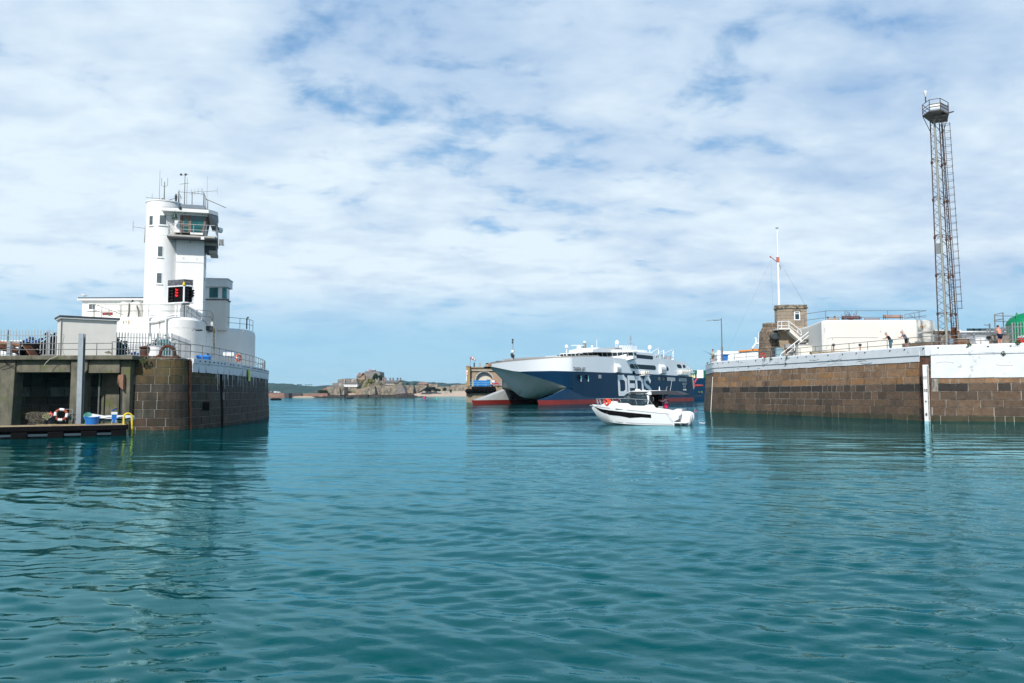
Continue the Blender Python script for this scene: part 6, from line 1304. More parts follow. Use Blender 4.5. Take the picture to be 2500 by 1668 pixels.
 for i in range(58):
  z = .06 + i * .1;
  if z > zt - .1: break
  m = MB(); q = a + d * .31 + nrm * .072 + T * (z / zt); m.slab(q, q + d * .09, q + d * .09 + Vector((0, 0, .05)), q + Vector((0, 0, .05)), nrm, .004); m.build('graduation', mat('faded_black_paint', (.10, .08, .07), .8), tg)
 for n_, yy in (('10', 745), ('9', 830), ('8', 918), ('11', 655)):
  z = W('H', 1637, yy, 65).z; q = a + d * .15 + nrm * .072 + T * (z / zt); o = text('numeral', n_, .34, Matrix.Translation(-g) @ basis(q, d, (0, 0, 1)), mat('faded_black_paint', (.10, .08, .07), .8), tg, off=.012, xs=.85)
 # railings
 rp = [Vector(at(x, RD, -.45)) for x in (L0 * .4, L0, LC)] + [Vector(at(LC + (LG - LC) * k / 6, RD, -.45)) for k in range(1, 7)] + [Vector(at(LG + (L - LG) * k / 6, RD, -.45)) for k in range(1, 7)]
 railing('long pipe guard rail along the right pier edge', rp, h=.95, step=2.45, r=.028)
 # weed tufts
 for k, x, y, r, lab in (('L', 1315, 1135, .30, 'bushy weed tuft leftmost of the two under the round stone base'), ('L', 1430, 1145, .2, 'thin weed tuft right of the bushy one under the stone base'), ('L', 1730, 1118, .22, 'weed tuft on the coping below the stair foot'), ('L', 1708, 1238, .12, 'tiny weed tuft low on the coping below the stair foot'),
       ('N', 1128, 1010, .16, 'weed tuft on the coping just right of the lattice mast'), ('N', 2212, 965, .2, 'weed tuft on the coping at the far right by the tank'), ('N', 1905, 1198, .2, 'flat weed tuft low on the white wall at the right'), ('L', 215, 1240, .25, 'dark weed strip at the pier end corner')):
  best = None
  for i in range(0, int(L * 5)):
   s = i / 5; q = at(s, 5.6, .15);
   if q[1] > 103 or q[1] < 52: continue
   px = proj(q); e = abs(px[0] - pix(k, x, y)[0])
   if best is None or e < best[0]: best = (e, s, q)
  q = Vector(best[2]); z = W(k, x, y, q.y).z; m = MB(); clump(m, (q.x, q.y - .02, z), r, .12, r * .8, 55, .05, rr); o = m.build('weed_tuft', M_leaf, loc=(q.x, q.y, z)); tag(o, lab, 'weed')
 return at, LC, LG, L
RAT, RLC, RLG, RL = right_pier()
def rail_pt(k, x, off=-.45, z=RD, zz=6.0):
 best = min((abs(proj(RAT(s / 10, zz, off))[0] - pix(k, x, 0)[0]), s / 10) for s in range(int(RLC * 10), int(RL * 10)) )[1]; return Vector(RAT(best, z, off)), best
def right_buildings():
 # square stone tower with cornice
 Y = 92; L_ = W('L', 1555, 600, Y); R_ = W('L', 2120, 600, Y); zt = W('L', 1800, 112, Y).z; zc = W('L', 1800, 185, Y).z
 def col(s, z, r, rng): c = lmix((.33, .27, .20), (.27, .22, .17), rng.random()); v = rng.uniform(.85, 1.12); return tuple(q * v for q in c)
 t = thing('stone_tower', 'square granite tower with a white window on the right pier', 'tower', (L_.x, Y, RD)); x0, x1 = L_.x, R_.x; w = x1 - x0
 path = [(x0 + .9, Y + 3.2), (x0, Y + .9), (x0 + .15, Y + .35), (x0 + .7, Y), (x1, Y), (x1, Y + 3.2)]
 blk, back, at, L = masonry(path, RD - .4, zc, .42, col, bw=(.5, 1.1), gap=.03, seed=21, face=.03); blk.build('granite_blocks', mat('tower_granite', (1, 1, 1), .85, var=.14, scale=4, attr=True, bump=.5, bscale=12, streak=(.10, .08, .06), sthr=.66, sscale=(2, 2, .5)), t); back.build('mortar_backing', M_mortard, t)
 ins = [(x0 + .9, Y + 3.2), (x0 - .02, Y + .9), (x0 + .13, Y + .33), (x0 + .68, Y - .02), (x1 + .02, Y - .02), (x1 + .02, Y + 3.2)]
 def grow(g): c = Vector(((x0 + x1) / 2, Y + 1.6)); return [tuple((Vector(p) - c) * (1 + g / 1.7) + c) for p in path]
 M_corn = mat('stained_granite_cornice', (.24, .20, .15), .9, var=.35, scale=3, patch=(.08, .075, .06), pthr=.5, pscale=2)
 MB().vprism(grow(.14), zc, zc + .16).build('cornice', M_corn, t, bevel=.03); MB().vprism(grow(.05), zc + .16, zt).build('parapet', M_corn, t)
 xa, za = W('L', 1868, 410, Y).x, W('L', 1868, 410, Y).z; xb, zb = W('L', 1978, 240, Y).x, W('L', 1978, 240, Y).z
 wd = MB().box(xa, xb, Y - .08, Y, za, zb).build('window', M_whiteclean, t); zm = W('L', 1900, 283, Y).z
 MB().box(xa + .12, xb - .12, Y - .1, Y - .05, za + .12, zm - .05).build('pane', M_glass, wd); MB().box(xa + .12, xb - .12, Y - .1, Y - .05, zm + .05, zb - .1).build('pane', M_glass, wd); MB().box(xa - .12, xb + .12, Y - .12, Y, zb + .005, zb + .12).build('lintel', M_corn, wd)
 # round flared base
 Yb = 91; cx = W('L', 1460, 700, Yb).x; t = thing('round_stone_base', 'rough round stone base with a dark oval plaque left of the tower', 'building', (cx, Yb, RD))
 rL = lambda y, x: (cx - W('L', x, y, Yb).x); prof = [(rL(1080, 1240), RD - .3), (rL(900, 1255), W('L', 0, 900, Yb).z), (rL(640, 1262), W('L', 0, 640, Yb).z), (rL(600, 1285), W('L', 0, 600, Yb).z), (rL(545, 1325), W('L', 0, 545, Yb).z), (rL(465, 1322), W('L', 0, 462, Yb).z)]
 m = MB(); rr = random.Random(4); N_ = 40; z0 = RD - .3; zt2 = prof[-1][1]; rows = []
 back = MB().lathe(cx, Yb + 1.0, [(r + .0, z) for r, z in prof] + [(prof[-1][0] - .3, prof[-1][1] + .08), (.1, prof[-1][1] + .05)], 40); back.build('mortar_core', M_mortard, t)
 z = z0; r_ = 0
 while z < zt2 - .1:
  h = .34 * rr.uniform(.85, 1.15); ra = interp([(b, a) for a, b in prof], z); rb = interp([(b, a) for a, b in prof], min(z + h, zt2)); a = rr.uniform(0, .3) + pi
  while a < 2 * pi + .4:
   da = rr.uniform(.18, .34); vv = rr.uniform(.75, 1.2); m.color(tuple(q * vv for q in lmix((.21, .155, .11), (.15, .115, .085), rr.random()))); ring = []
   f = rr.uniform(.03, .08)
   for rad_, zz in ((ra + f, z + .02), (rb + f, min(z + h - .02, zt2))): ring.append([(cx + rad_ * cos(a + .02 + (da - .04) * j / 2), Yb + 1.0 + rad_ * sin(a + .02 + (da - .04) * j / 2), zz) for j in range(3)])
   ring2 = [[(cx + (rad_ - .1) * cos(a + .0 + (da) * j / 2), Yb + 1.0 + (rad_ - .1) * sin(a + .0 + da * j / 2), zz) for j in range(3)] for rad_, zz in ((ra, z), (rb, min(z + h, zt2)))]
   vs = ring[0] + ring[1] + ring2[0] + ring2[1]; m.add(vs, [(0, 1, 4, 3), (1, 2, 5, 4), (3, 4, 10, 9), (4, 5, 11, 10), (0, 3, 9, 6), (2, 8, 11, 5), (1, 0, 6, 7), (2, 1, 7, 8)]); a += da
  z += h; r_ += 1
 m.build('granite_blocks', mat('rough_granite', (1, 1, 1), .9, var=.3, scale=5, attr=True, bump=.8, bscale=10), t)
 p = W('L', 1495, 715, Yb - .9); MB().loft([[(p.x + rx * cos(a), p.y - .25 + o_, p.z + rx * .78 * sin(a)) for a in [2 * pi * i / 28 for i in range(28)]] for rx, o_ in ((.50, .5), (.50, -.02), (.40, -.05))]).build('oval_plaque', mat('bronze_plaque', (.035, .045, .05), .5), t); MB().box(p.x - .3, p.x + .3, p.y - .31, p.y - .29, p.z - .03, p.z + .02).build('plaque_text', mat('worn_bronze', (.08, .09, .09), .6), t)
 for x, y in ((1470, 990), ): p = W('L', x, y, Yb - 1.3); MB().box(p.x - .25, p.x + .25, p.y - .2, p.y, RD, p.z + .35).build('niche', M_dark, t)
 # ramp wall under the stair
 Ys = 90.2; t = thing('stair_abutment', 'angled rubble wall under the upper white stair', 'wall', W('L', 1700, 900, Ys)); m = MB()
 m.prism([tuple((W('L', x, y, Ys).x, W('L', x, y, Ys).z)) for x, y in ((1570, 620), (1720, 615), (1960, 800), (1990, 1090), (1640, 1090), (1580, 800))], lambda x, z: (x, Ys, z), lambda x, z: (x, Ys + 1.8, z)); m.build('wall', mat('rubble_buff', (.30, .235, .165), .9, var=.25, scale=2, bump=.6, bscale=6, patch=(.12, .09, .07), pthr=.60, pscale=.9), t)
 # upper stair: white landing + flight going down right
 def wp(x, y, Y_): q = W('L', x, y, Y_); return q
 t = thing('white_stair', 'upper white stair and curved landing on the stone tower', 'stair', wp(1560, 590, 89.4))
 a, b = wp(1560, 590, 89.4), wp(1770, 575, 89.4); MB().prism([(a.x, 89.0), (b.x, 89.0), (b.x, 91.8), (a.x, 91.8), (a.x - .1, 90)], lambda x, y: (x, y, a.z), lambda x, y: (x, y, a.z + .18)).build('landing', M_whitewarm, t)
 p0 = wp(1770, 578, 89.4); p1 = wp(2030, 790, 88.8); n = 9
 m = MB(); outline = [(p0.x, p0.z - .1)]
 for i in range(n): xx = p0.x + (p1.x - p0.x) * i / n; zz = p0.z + (p1.z - p0.z) * i / n; outline += [(xx, zz + .05), (p0.x + (p1.x - p0.x) * (i + 1) / n, zz + .05)]
 outline += [(p1.x, p1.z - .25), (p0.x - .05, p0.z - .35)]
 m.prism(outline, lambda x, z: (x, 89.0, z), lambda x, z: (x, 90.2, z)); m.build('flight', M_whitewarm, t)
 r1 = [wp(1558, 435, 89.1), wp(1632, 430, 89.1), wp(1775, 430, 89.1), wp(2002, 610, 88.9), wp(2012, 690, 88.9)]; MB().path(r1, .045, 8).build('hand_rail', M_whiteclean, t); MB().path([q - Vector((0, 0, .48)) for q in r1[:4]], .035, 8).build('mid_rail', M_whiteclean, t)
 for x, y0, y1 in ((1558, 435, 600), (1630, 430, 590), (1770, 430, 580), (1940, 560, 650), (2000, 610, 740)): MB().tube(wp(x, y0, 89.1), wp(x, y1, 89.1), .04).build('post', M_whiteclean, t)
 # lower stair: white steps rising to the right with rails and a side wall
 t = thing('white_stair', 'lower white stair rising from the quay towards the bunker', 'stair', wp(1700, 1090, 88)); q0 = wp(1780, 1100, 88.2); q1 = wp(2150, 790, 88.2); n = 9; o_ = [(q0.x, RD - .2)]
 for i in range(n): xx = q0.x + (q1.x - q0.x) * i / n; zz = q0.z + (q1.z - q0.z) * (i + 1) / n; o_ += [(xx, zz), (q0.x + (q1.x - q0.x) * (i + 1) / n, zz)]
 xe = wp(2330, 790, 88.2).x; o_ += [(xe, q1.z), (xe, RD - .2)]
 MB().prism(o_, lambda x, z: (x, 88.2, z), lambda x, z: (x, 90.0, z)).build('steps', M_whitewarm, t)
 m = MB(); r2 = [wp(1610, 1060, 87.9), wp(2150, 630, 87.9), wp(2290, 630, 87.9)]; m.path(r2, .05, 8); m.build('hand_rail', M_whiteclean, t); r3 = [wp(1690, 1080, 87.9), wp(2160, 690, 87.9), wp(2290, 695, 87.9)]; MB().path(r3, .04, 8).build('mid_rail', M_whiteclean, t)
 for x, y0, y1 in ((1875, 845, 990), (2190, 630, 790), (2290, 630, 770), (1610, 1050, 1090)): MB().tube(wp(x, y0, 87.9), wp(x, y1, 87.9), .055).build('post', M_whiteclean, t)
 for i in range(5): q = wp(1800 + 80 * i, 1010 - 62 * i, 88.0); MB().box(q.x - .45, q.x + .35, 87.95, 88.18, q.z - .22, q.z - .06).build('open_tread', M_dark, t)
 # low white wall between stair and bunker with grey cap
 a = wp(1945, 880, 86.5); t = thing('low_wall', 'low white wall with a grey cap beside the lower stair', 'wall', a); x1_ = W('M', 180, 900, 84).x; MB().box(a.x, x1_, 86.4, 87.2, RD - .1, a.z - .02).build('wall', M_whitewarm, t); MB().box(a.x - .05, x1_, 86.35, 87.25, a.z - .02, a.z + .08).build('cap', M_grey, t)
 # cabinet and boxes at the base
 p = wp(1595, 1040, 88.5); a = wp(1530, 930, 88.5); b = wp(1655, 1045, 88.5); t = thing('utility_cabinet', 'pale blue utility cabinet at the foot of the stone base', 'cabinet', (p.x, 88.5, RD)); MB().box(a.x, b.x, 88.5, 89, RD, a.z).build('body', mat('pale_blue_paint', (.22, .36, .42), .5), t, bevel=.02); MB().box(a.x - .03, b.x + .03, 88.45, 89.05, a.z, a.z + .05).build('lid', M_galv, t)
 a = wp(1700, 870, 89.8); b = wp(1850, 940, 89.8); t = thing('wall_cabinet', 'dark grey cabinet partly hidden behind the lower stair rail', 'cabinet', (a.x, 89.8, b.z)); MB().box(a.x, b.x, 89.7, 90.15, b.z, a.z).build('body', M_grey, t)
 p = wp(1268, 1085, 90); t = thing('lifebuoy', 'small red and white lifebuoy at the foot of the round stone base', 'lifebuoy', p); MB().torus(p, (.2, -1, 0), .24, .08, 20, 8).build('ring', M_red, t, smooth=True); MB().torus(p, (.2, -1, 0), .24, .085, 4, 8, .3, 1.0).build('white_band', M_white, t)
 # flagpole
 Yf = 93.2; b = W('K', 583, 1470, Yf); tt = W('K', 553, 125, Yf); mid = W('K', 563, 680, Yf); x = b.x; t = thing('flagpole', 'tall white flagpole with an orange collar behind the stone tower', 'flagpole', (x, Yf, RD))
 MB().tube((x, Yf, RD), (x, Yf, mid.z), .17, 12, .13).build('lower_mast', M_whiteclean, t, smooth=True); MB().tube((x, Yf, mid.z), (x, Yf, tt.z), .11, 12, .09).build('top_mast', M_whiteclean, t, smooth=True); MB().cyl(x, Yf, tt.z, tt.z + .08, .18, 12).build('truck', M_galv, t)
 MB().cyl(x, Yf, mid.z - .25, mid.z + .35, .17, 12).build('orange_collar', mat('red_oxide', (.55, .14, .08), .6), t); MB().tube((x, Yf, mid.z - .3), (x - .85, Yf - .1, mid.z + .35), .035).build('bracket_arm', M_dark, t); MB().ball((x - .9, Yf - .1, mid.z + .38), .1).build('block', M_red, t); MB().path([(x + .1, Yf, mid.z - .5), (x + .35, Yf, mid.z - .9), (x + .3, Yf, mid.z - 1.1)], .03).build('cleat', M_dark, t)
 for lab, e in (('left outer stay wire of the white flagpole', W('L', 600, 990, 96)), ('near-vertical stay wire left of the flagpole', W('K', 480, 1560, 95)), ('right stay wire of the flagpole', W('K', 1030, 1440, 93)), ('outermost right stay wire of the flagpole', W('H', 815, 190, 96))):
  s = Vector((x - (.8 if 'left' in lab or 'near' in lab else -.1), Yf, mid.z)); o = MB().tube(s, e, .007, 4).build('stay_wire', M_galvd, loc=e); tag(o, lab, 'wire')
 # lamp post
 Yl = 98.5; b = W('L', 492, 1020, Yl); tz = W('L', 468, 370, Yl).z; t = thing('lamp_post', 'slim grey lamp post with a long flat arm at the pier end', 'lamp post', (b.x, Yl, RD)); MB().tube((b.x, Yl, RD), (b.x, Yl, tz), .09, 8, .06).build('post', M_galvd, t); MB().tube((b.x, Yl, RD), (b.x, Yl, RD + 2.0), .13, 8).build('base', M_galvd, t); z_ = W('L', 460, 400, Yl).z; e = W('L', 205, 425, Yl); MB().tube((b.x, Yl, z_), (b.x + (e.x - b.x) * .55, Yl, z_ + (e.z - z_) * .45), .05).build('arm', M_galvd, t); m = MB(); m.slab(Vector((b.x + (e.x - b.x) * .5, Yl - .15, z_ - .05)), Vector((e.x, Yl - .15, e.z)), Vector((e.x, Yl + .15, e.z)), Vector((b.x + (e.x - b.x) * .5, Yl + .15, z_ - .05)), (0, 0, 1), .09); m.build('lamp_head', M_galv, t)
 # white drum and blue bin
 p = W('L', 430, 1000, 98.6); zt = W('L', 430, 985, 98.6).z; a = W('L', 385, 0, 98.6).x; b_ = W('L', 478, 0, 98.6).x; t = thing('white_tank', 'white round-topped drum beside the lamp post', 'drum', (p.x, 98.6, RD)); r = (b_ - a) / 2; MB().lathe(p.x, 98.6, [(r, RD), (r, zt - .25), (r * .85, zt - .06), (r * .45, zt)], 20).build('shell', M_white, t, smooth=True)
 a = W('L', 500, 1070, 98.0); b_ = W('L', 598, 1170, 98.0); t = thing('wheelie_bin', 'blue lidded bin right of the lamp post', 'bin', (a.x, 98, RD)); MB().loft([[(x, y, z) for x, y in ((a.x + d, 98 - .4), (b_.x - d, 98 - .4), (b_.x - d, 98.4), (a.x + d, 98.4))] for z, d in ((RD, .12), (a.z - .05, .02))]).build('body', M_blue, t); MB().box(a.x - .05, b_.x + .05, 97.5, 98.45, a.z - .05, a.z + .06).build('lid', M_blue, t)
 # fisherman at the pier end
 fp = W('L', 320, 1150, 98.9); person('person in a cap fishing at the tip of the right pier', (fp.x, 98.9, RD), (-.75, -.5), 'fish', shirt=mat('pale_green_shirt', (.42, .52, .42), .9), trousers=mat('khaki_shorts', (.20, .17, .13), .9), shorts=True, hat=mat('maroon_cap', (.14, .04, .04), .8), scale=1.0)
 rod = thing('fishing_rod', 'thin dark fishing rod held by the person at the pier tip', 'rod', (fp.x - .3, 98.7, RD + 1.15)); a = Vector((fp.x - .35, 98.6, RD + 1.15)); e = W('L', 105, 975, 98.0); MB().tube(a, e, .02, 5, .008).build('blank', M_dark, rod); MB().ball(a.lerp(e, .1), .05).build('reel', M_dark, rod)
right_buildings()
def bunker():
 Y = 81; z1 = W('M', 1200, 400, Y).z; xl = W('M', 205, 500, Y).x; xr = W('M', 2200, 500, Y).x; xe = W('M', 2330, 600, Y + 2.2).x
 t = thing('white_bunker', 'broad white painted bunker with rounded corners on the right pier', 'building', (xl, Y, RD)); pts = []
 p0 = W('L', 2125, 700, 88.5); pts += [(p0.x, 88.5)]
 for a in (150, 130, 110, 90): pts.append((xl + .9 + .9 * cos(radians(a + 0)) , Y + .8 - .8 * sin(radians(a))))
 pts.append((xl + 1.1, Y)); cx = xr - .4; pts.append((cx - .2, Y))
 for a in range(0, 91, 15): pts.append((cx + 2.2 * sin(radians(a)) * (xe - cx) / 2.2, Y + 2.4 - 2.4 * cos(radians(a))))
 pts += [(xe + .2, 92), (p0.x, 92)]
 m = MB(); c = Vector((sum(p[0] for p in pts) / len(pts), sum(p[1] for p in pts) / len(pts)))
 def sc(g): return [tuple(Vector(p) + (c - Vector(p)).normalized() * g) for p in pts]
 m.loft([[(x, y, z) for x, y in sc(g)] for g, z in ((0, RD - .3), (0, z1 - .28), (.04, z1 - .14), (.12, z1 - .04), (.26, z1), (.7, z1 + .005))]); m.build('wall', M_whitewarm, t, smooth=True)
 m = MB(); m.add([(x, y, z1 + .012) for x, y in sc(.8)], [tuple(range(len(pts)))]); m.build('roof', M_conclight, t)
 # rust stains on the corner, pipe lines, small fittings
 rr = random.Random(5)
 MB().path([W('M', 275, 980, Y - .03), W('M', 280, 930, Y - .03), W('M', 310, 900, Y - .03), W('M', 310, 745, Y - .03), W('M', 420, 735, Y - .03), W('M', 1300, 735, Y - .03)], .022, 5).build('surface_conduit', M_cream, t)
 for x, y in ((262, 575), (415, 765), (1330, 625), (820, 840), (2110, 480), (2095, 690), (2050, 735)): p = W('M', x, y, Y - .03); MB().ball(p, .05, .03, .06, 6, 4).build('wall_fixing', M_grey, t)
 for i in range(14):
  x = rr.uniform(2080, 2260); p = W('M', x, 430, Y + (0 if x < 2190 else .35)); l = rr.uniform(.1, .5) ; w_ = rr.uniform(.02, .06); m = MB(); m.add([(p.x - w_, p.y - .02, z1 - .6), (p.x + w_, p.y - .02, z1 - .6), (p.x + w_ * .3, p.y - .012, z1 - .6 - l), (p.x - w_ * .3, p.y - .012, z1 - .6 - l)], [(0, 1, 2, 3)]); m.build('rust_run', mat('ochre_rust', (.52, .28, .10), .9, var=.3), t)
 m = MB(); a0 = W('M', 2095, 400, Y).x; a1 = W('M', 2250, 400, Y).x
 q = [(a0 + (a1 - a0) * i / 7) for i in range(8)]; m.loft([[(x, Y + .03 + .16 * max(0, (i - 5)) , z1 - .50 - rr.uniform(0, .12)), (x, Y + .12 + .16 * max(0, (i - 5)), z1 - .28), (x, Y + .28 + .16 * max(0, (i - 5)), z1 - .10)] for i, x in enumerate(q)], closed_ring=False); m.build('rust_patch', mat('ochre_rust_patch', (.62, .43, .22), .9, var=.25, scale=3, patch=(.76, .72, .62), pthr=.5, pscale=3), t)
 # roof railing: front run is set back; returns at both ends
 zr = z1
 A = lambda x, Y_: Vector((W('M', x, 300, Y_).x, Y_, zr))
 railing('long steel guard rail on the bunker roof behind the benches', [A(-125, 90), A(315, 86.5), A(2205, 86.5)], h=W('M', 1000, 225, 86.5).z - zr, step=3.42, r=.03, bars=(1, .52))
 t2 = thing('railing', 'slanting rail and gate bars at the right end of the bunker roof', 'railing', A(1790, 83));
 MB().path([W('M', 1788, 300, 83), W('M', 2203, 228, 85.5)], .03).build('rail', M_galv, t2); MB().path([W('M', 1788, 380, 83), W('M', 2203, 315, 85.5)], .03).build('rail', M_galv, t2); MB().path([W('M', 1870, 300, 84), W('M', 2030, 390, 84)], .03).build('brace', M_galv, t2);
 for x, y0, y1 in ((1790, 300, 390), (1985, 265, 360)): MB().tube(W('M', x, y0, 83.8), W('M', x, y1, 83.8), .03).build('post', M_galv, t2)
 def bench(x0, x1, ytop, lab, mt, Yb, zoff=0.0, front=True):
  a = W('M', x0, ytop, Yb); b = W('M', x1, ytop, Yb); w = b.x - a.x; z0 = z1 + zoff; t3 = thing('park_bench', lab, 'bench', (a.x, Yb, z0), group='benches on the bunker roof'); hb = a.z - z0
  for i in range(3): z = z0 + hb - .05 - i * .13; MB().box(a.x + .05, b.x - .05, Yb + .30 + .02 * i, Yb + .34 + .02 * i, z - .09, z).build('back_slat', mt, t3)
  for i in range(3): MB().box(a.x + .05, b.x - .05, Yb - .15 + .15 * i, Yb - .03 + .15 * i, z0 + hb * .5, z0 + hb * .5 + .035).build('seat_slat', mt, t3)
  for x in (a.x + .08, b.x - .12):
   MB().path([(x, Yb - .17, z0), (x, Yb - .1, z0 + hb * .45), (x, Yb + .25, z0 + hb * .45), (x, Yb + .36, z0 + hb)], .028, 6).build('leg', M_dark, t3); MB().path([(x, Yb + .38, z0), (x, Yb + .28, z0 + hb * .5)], .028, 6).build('leg', M_dark, t3); MB().path([(x, Yb - .14, z0 + hb * .5), (x, Yb - .16, z0 + hb * .72), (x, Yb + .3, z0 + hb * .76)], .024, 6).build('armrest', M_dark, t3)
 bench(1395, 1755, 290, 'pale pink-brown bench with dark cast ends, rightmost on the bunker roof', mat('pale_bench_slats', (.36, .22, .16), .8, var=.2), 81.9)
 bench(600, 970, 315, 'dark red-brown slatted bench with its back to the harbour', mat('dark_red_slats', (.13, .035, .035), .8, var=.2), 82.3)
 bench(1035, 1350, 360, 'bench showing only its reddish back rail between the two taller benches', mat('reddish_slats', (.27, .13, .09), .8, var=.2), 85.2, zoff=-.45)
 bench(325, 575, 365, 'yellowish bench, leftmost and half hidden by the roof edge', mat('yellow_brown_slats', (.36, .24, .10), .8, var=.2), 85.2, zoff=-.5)
 for i, (x, y, lab) in enumerate(((290, 350, 'person seen as a dark head at the left end of the roof'), (420, 340, 'person in yellow seated on the leftmost roof bench'))):
  p = W('M', x, y, 85.4); person(lab, (p.x, 85.0, p.z - 1.40), (.1, -1), 'sit', shirt=M_blackcloth if i == 0 else mat('mustard_shirt', (.45, .28, .04), .9), trousers=M_jeans, hair=M_hair)
 p = W('M', 755, 300, 88.5); m = MB(); rr = random.Random(3)
 for i in range(34): a = rr.uniform(0, pi); l = rr.uniform(.3, .75); b = Vector((p.x + rr.uniform(-.25, .25), 88.5, p.z - .6)); e = b + Vector((cos(a) * l * 1.3, rr.uniform(-.3, .3), .3 + sin(a) * l)); m.tube(b, e, .02, 4, .008); m.add([e, e + Vector((.05, 0, .05)), e + Vector((.0, .05, .1)), e + Vector((-.05, 0, .05))], [(0, 1, 2, 3)])
 t2 = thing('shrub', 'small bare grey shrub behind the dark red bench', 'shrub', (p.x, 88.5, z1)); m.build('twigs', mat('grey_twigs', (.10, .10, .11), .9), t2); MB().tube((p.x, 88.5, z1), (p.x, 88.5, p.z - .5), .06).build('stem', M_wood, t2)
 # bollard lights in front of the bunker
 for x, y, lab in ((430, 880, 'dark-topped low post left of the pair before the bunker'), (938, 880, 'dark-topped low post with a rusty stem, right of the pair'), ):
  p = W('M', x, y, 80.2); t3 = thing('low_post', lab, 'post', (p.x, 80.2, RD), group='low posts before the bunker'); MB().cyl(p.x, 80.2, RD, p.z - .05, .07, 8).build('stem', M_orange if False else mat('rust_orange_stem', (.45, .20, .10), .9), t3); MB().ball((p.x, 80.2, p.z), .17, .17, .15, 10, 6).build('cap', M_dark, t3)
 # low brown kerb / bench walls behind the railing
 a = W('M', 0, 1020, 79.6); b = W('M', 1250, 945, 79.6); m = MB(); m.add([(a.x, 79.5, RD - .1), (b.x, 77.5, RD - .1), (b.x, 77.9, RD - .1), (a.x, 80, RD - .1), (a.x, 79.5, RD + .42), (b.x, 77.5, RD + .42), (b.x, 77.9, RD + .42), (a.x, 80, RD + .42)], [(3, 2, 1, 0), (4, 5, 6, 7), (0, 1, 5, 4), (1, 2, 6, 5), (2, 3, 7, 6), (3, 0, 4, 7)]); o = m.build('stone_kerb', mat('buff_kerb', (.27, .22, .15), .9, var=.3, scale=2), loc=m.v[0]); tag(o, 'long low buff stone kerb in front of the bunker foot', 'kerb')
 a = W('M', 1850, 880, 72); b = W('N', 410, 980, 70);
 def col(s, z, r, rng): c = lmix((.20, .15, .10), (.13, .09, .06), rng.random()); return c
 za = W('N', 300, 930, 71).z; t3 = thing('low_wall', 'low rust-brown stone wall between bunker and lattice mast', 'wall', a); blk, back, at, L = masonry([(a.x - .2, 72.5), (W('N', 430, 950, 69.5).x, 69.5)], RD - .1, 6.75, .2, col, bw=(.2, .5), gap=.02, seed=3); blk.build('stones', mat('small_stones', (1, 1, 1), .9, var=.3, attr=True), t3); MB().slab(Vector((a.x - .2, 72.5, RD)), Vector((W('N', 430, 950, 69.5).x, 69.5, RD)), Vector((W('N', 430, 950, 69.5).x, 69.5, 6.75)), Vector((a.x - .2, 72.5, 6.75)), (.3, .95, 0), .4).build('core', M_mortard, t3)
bunker()
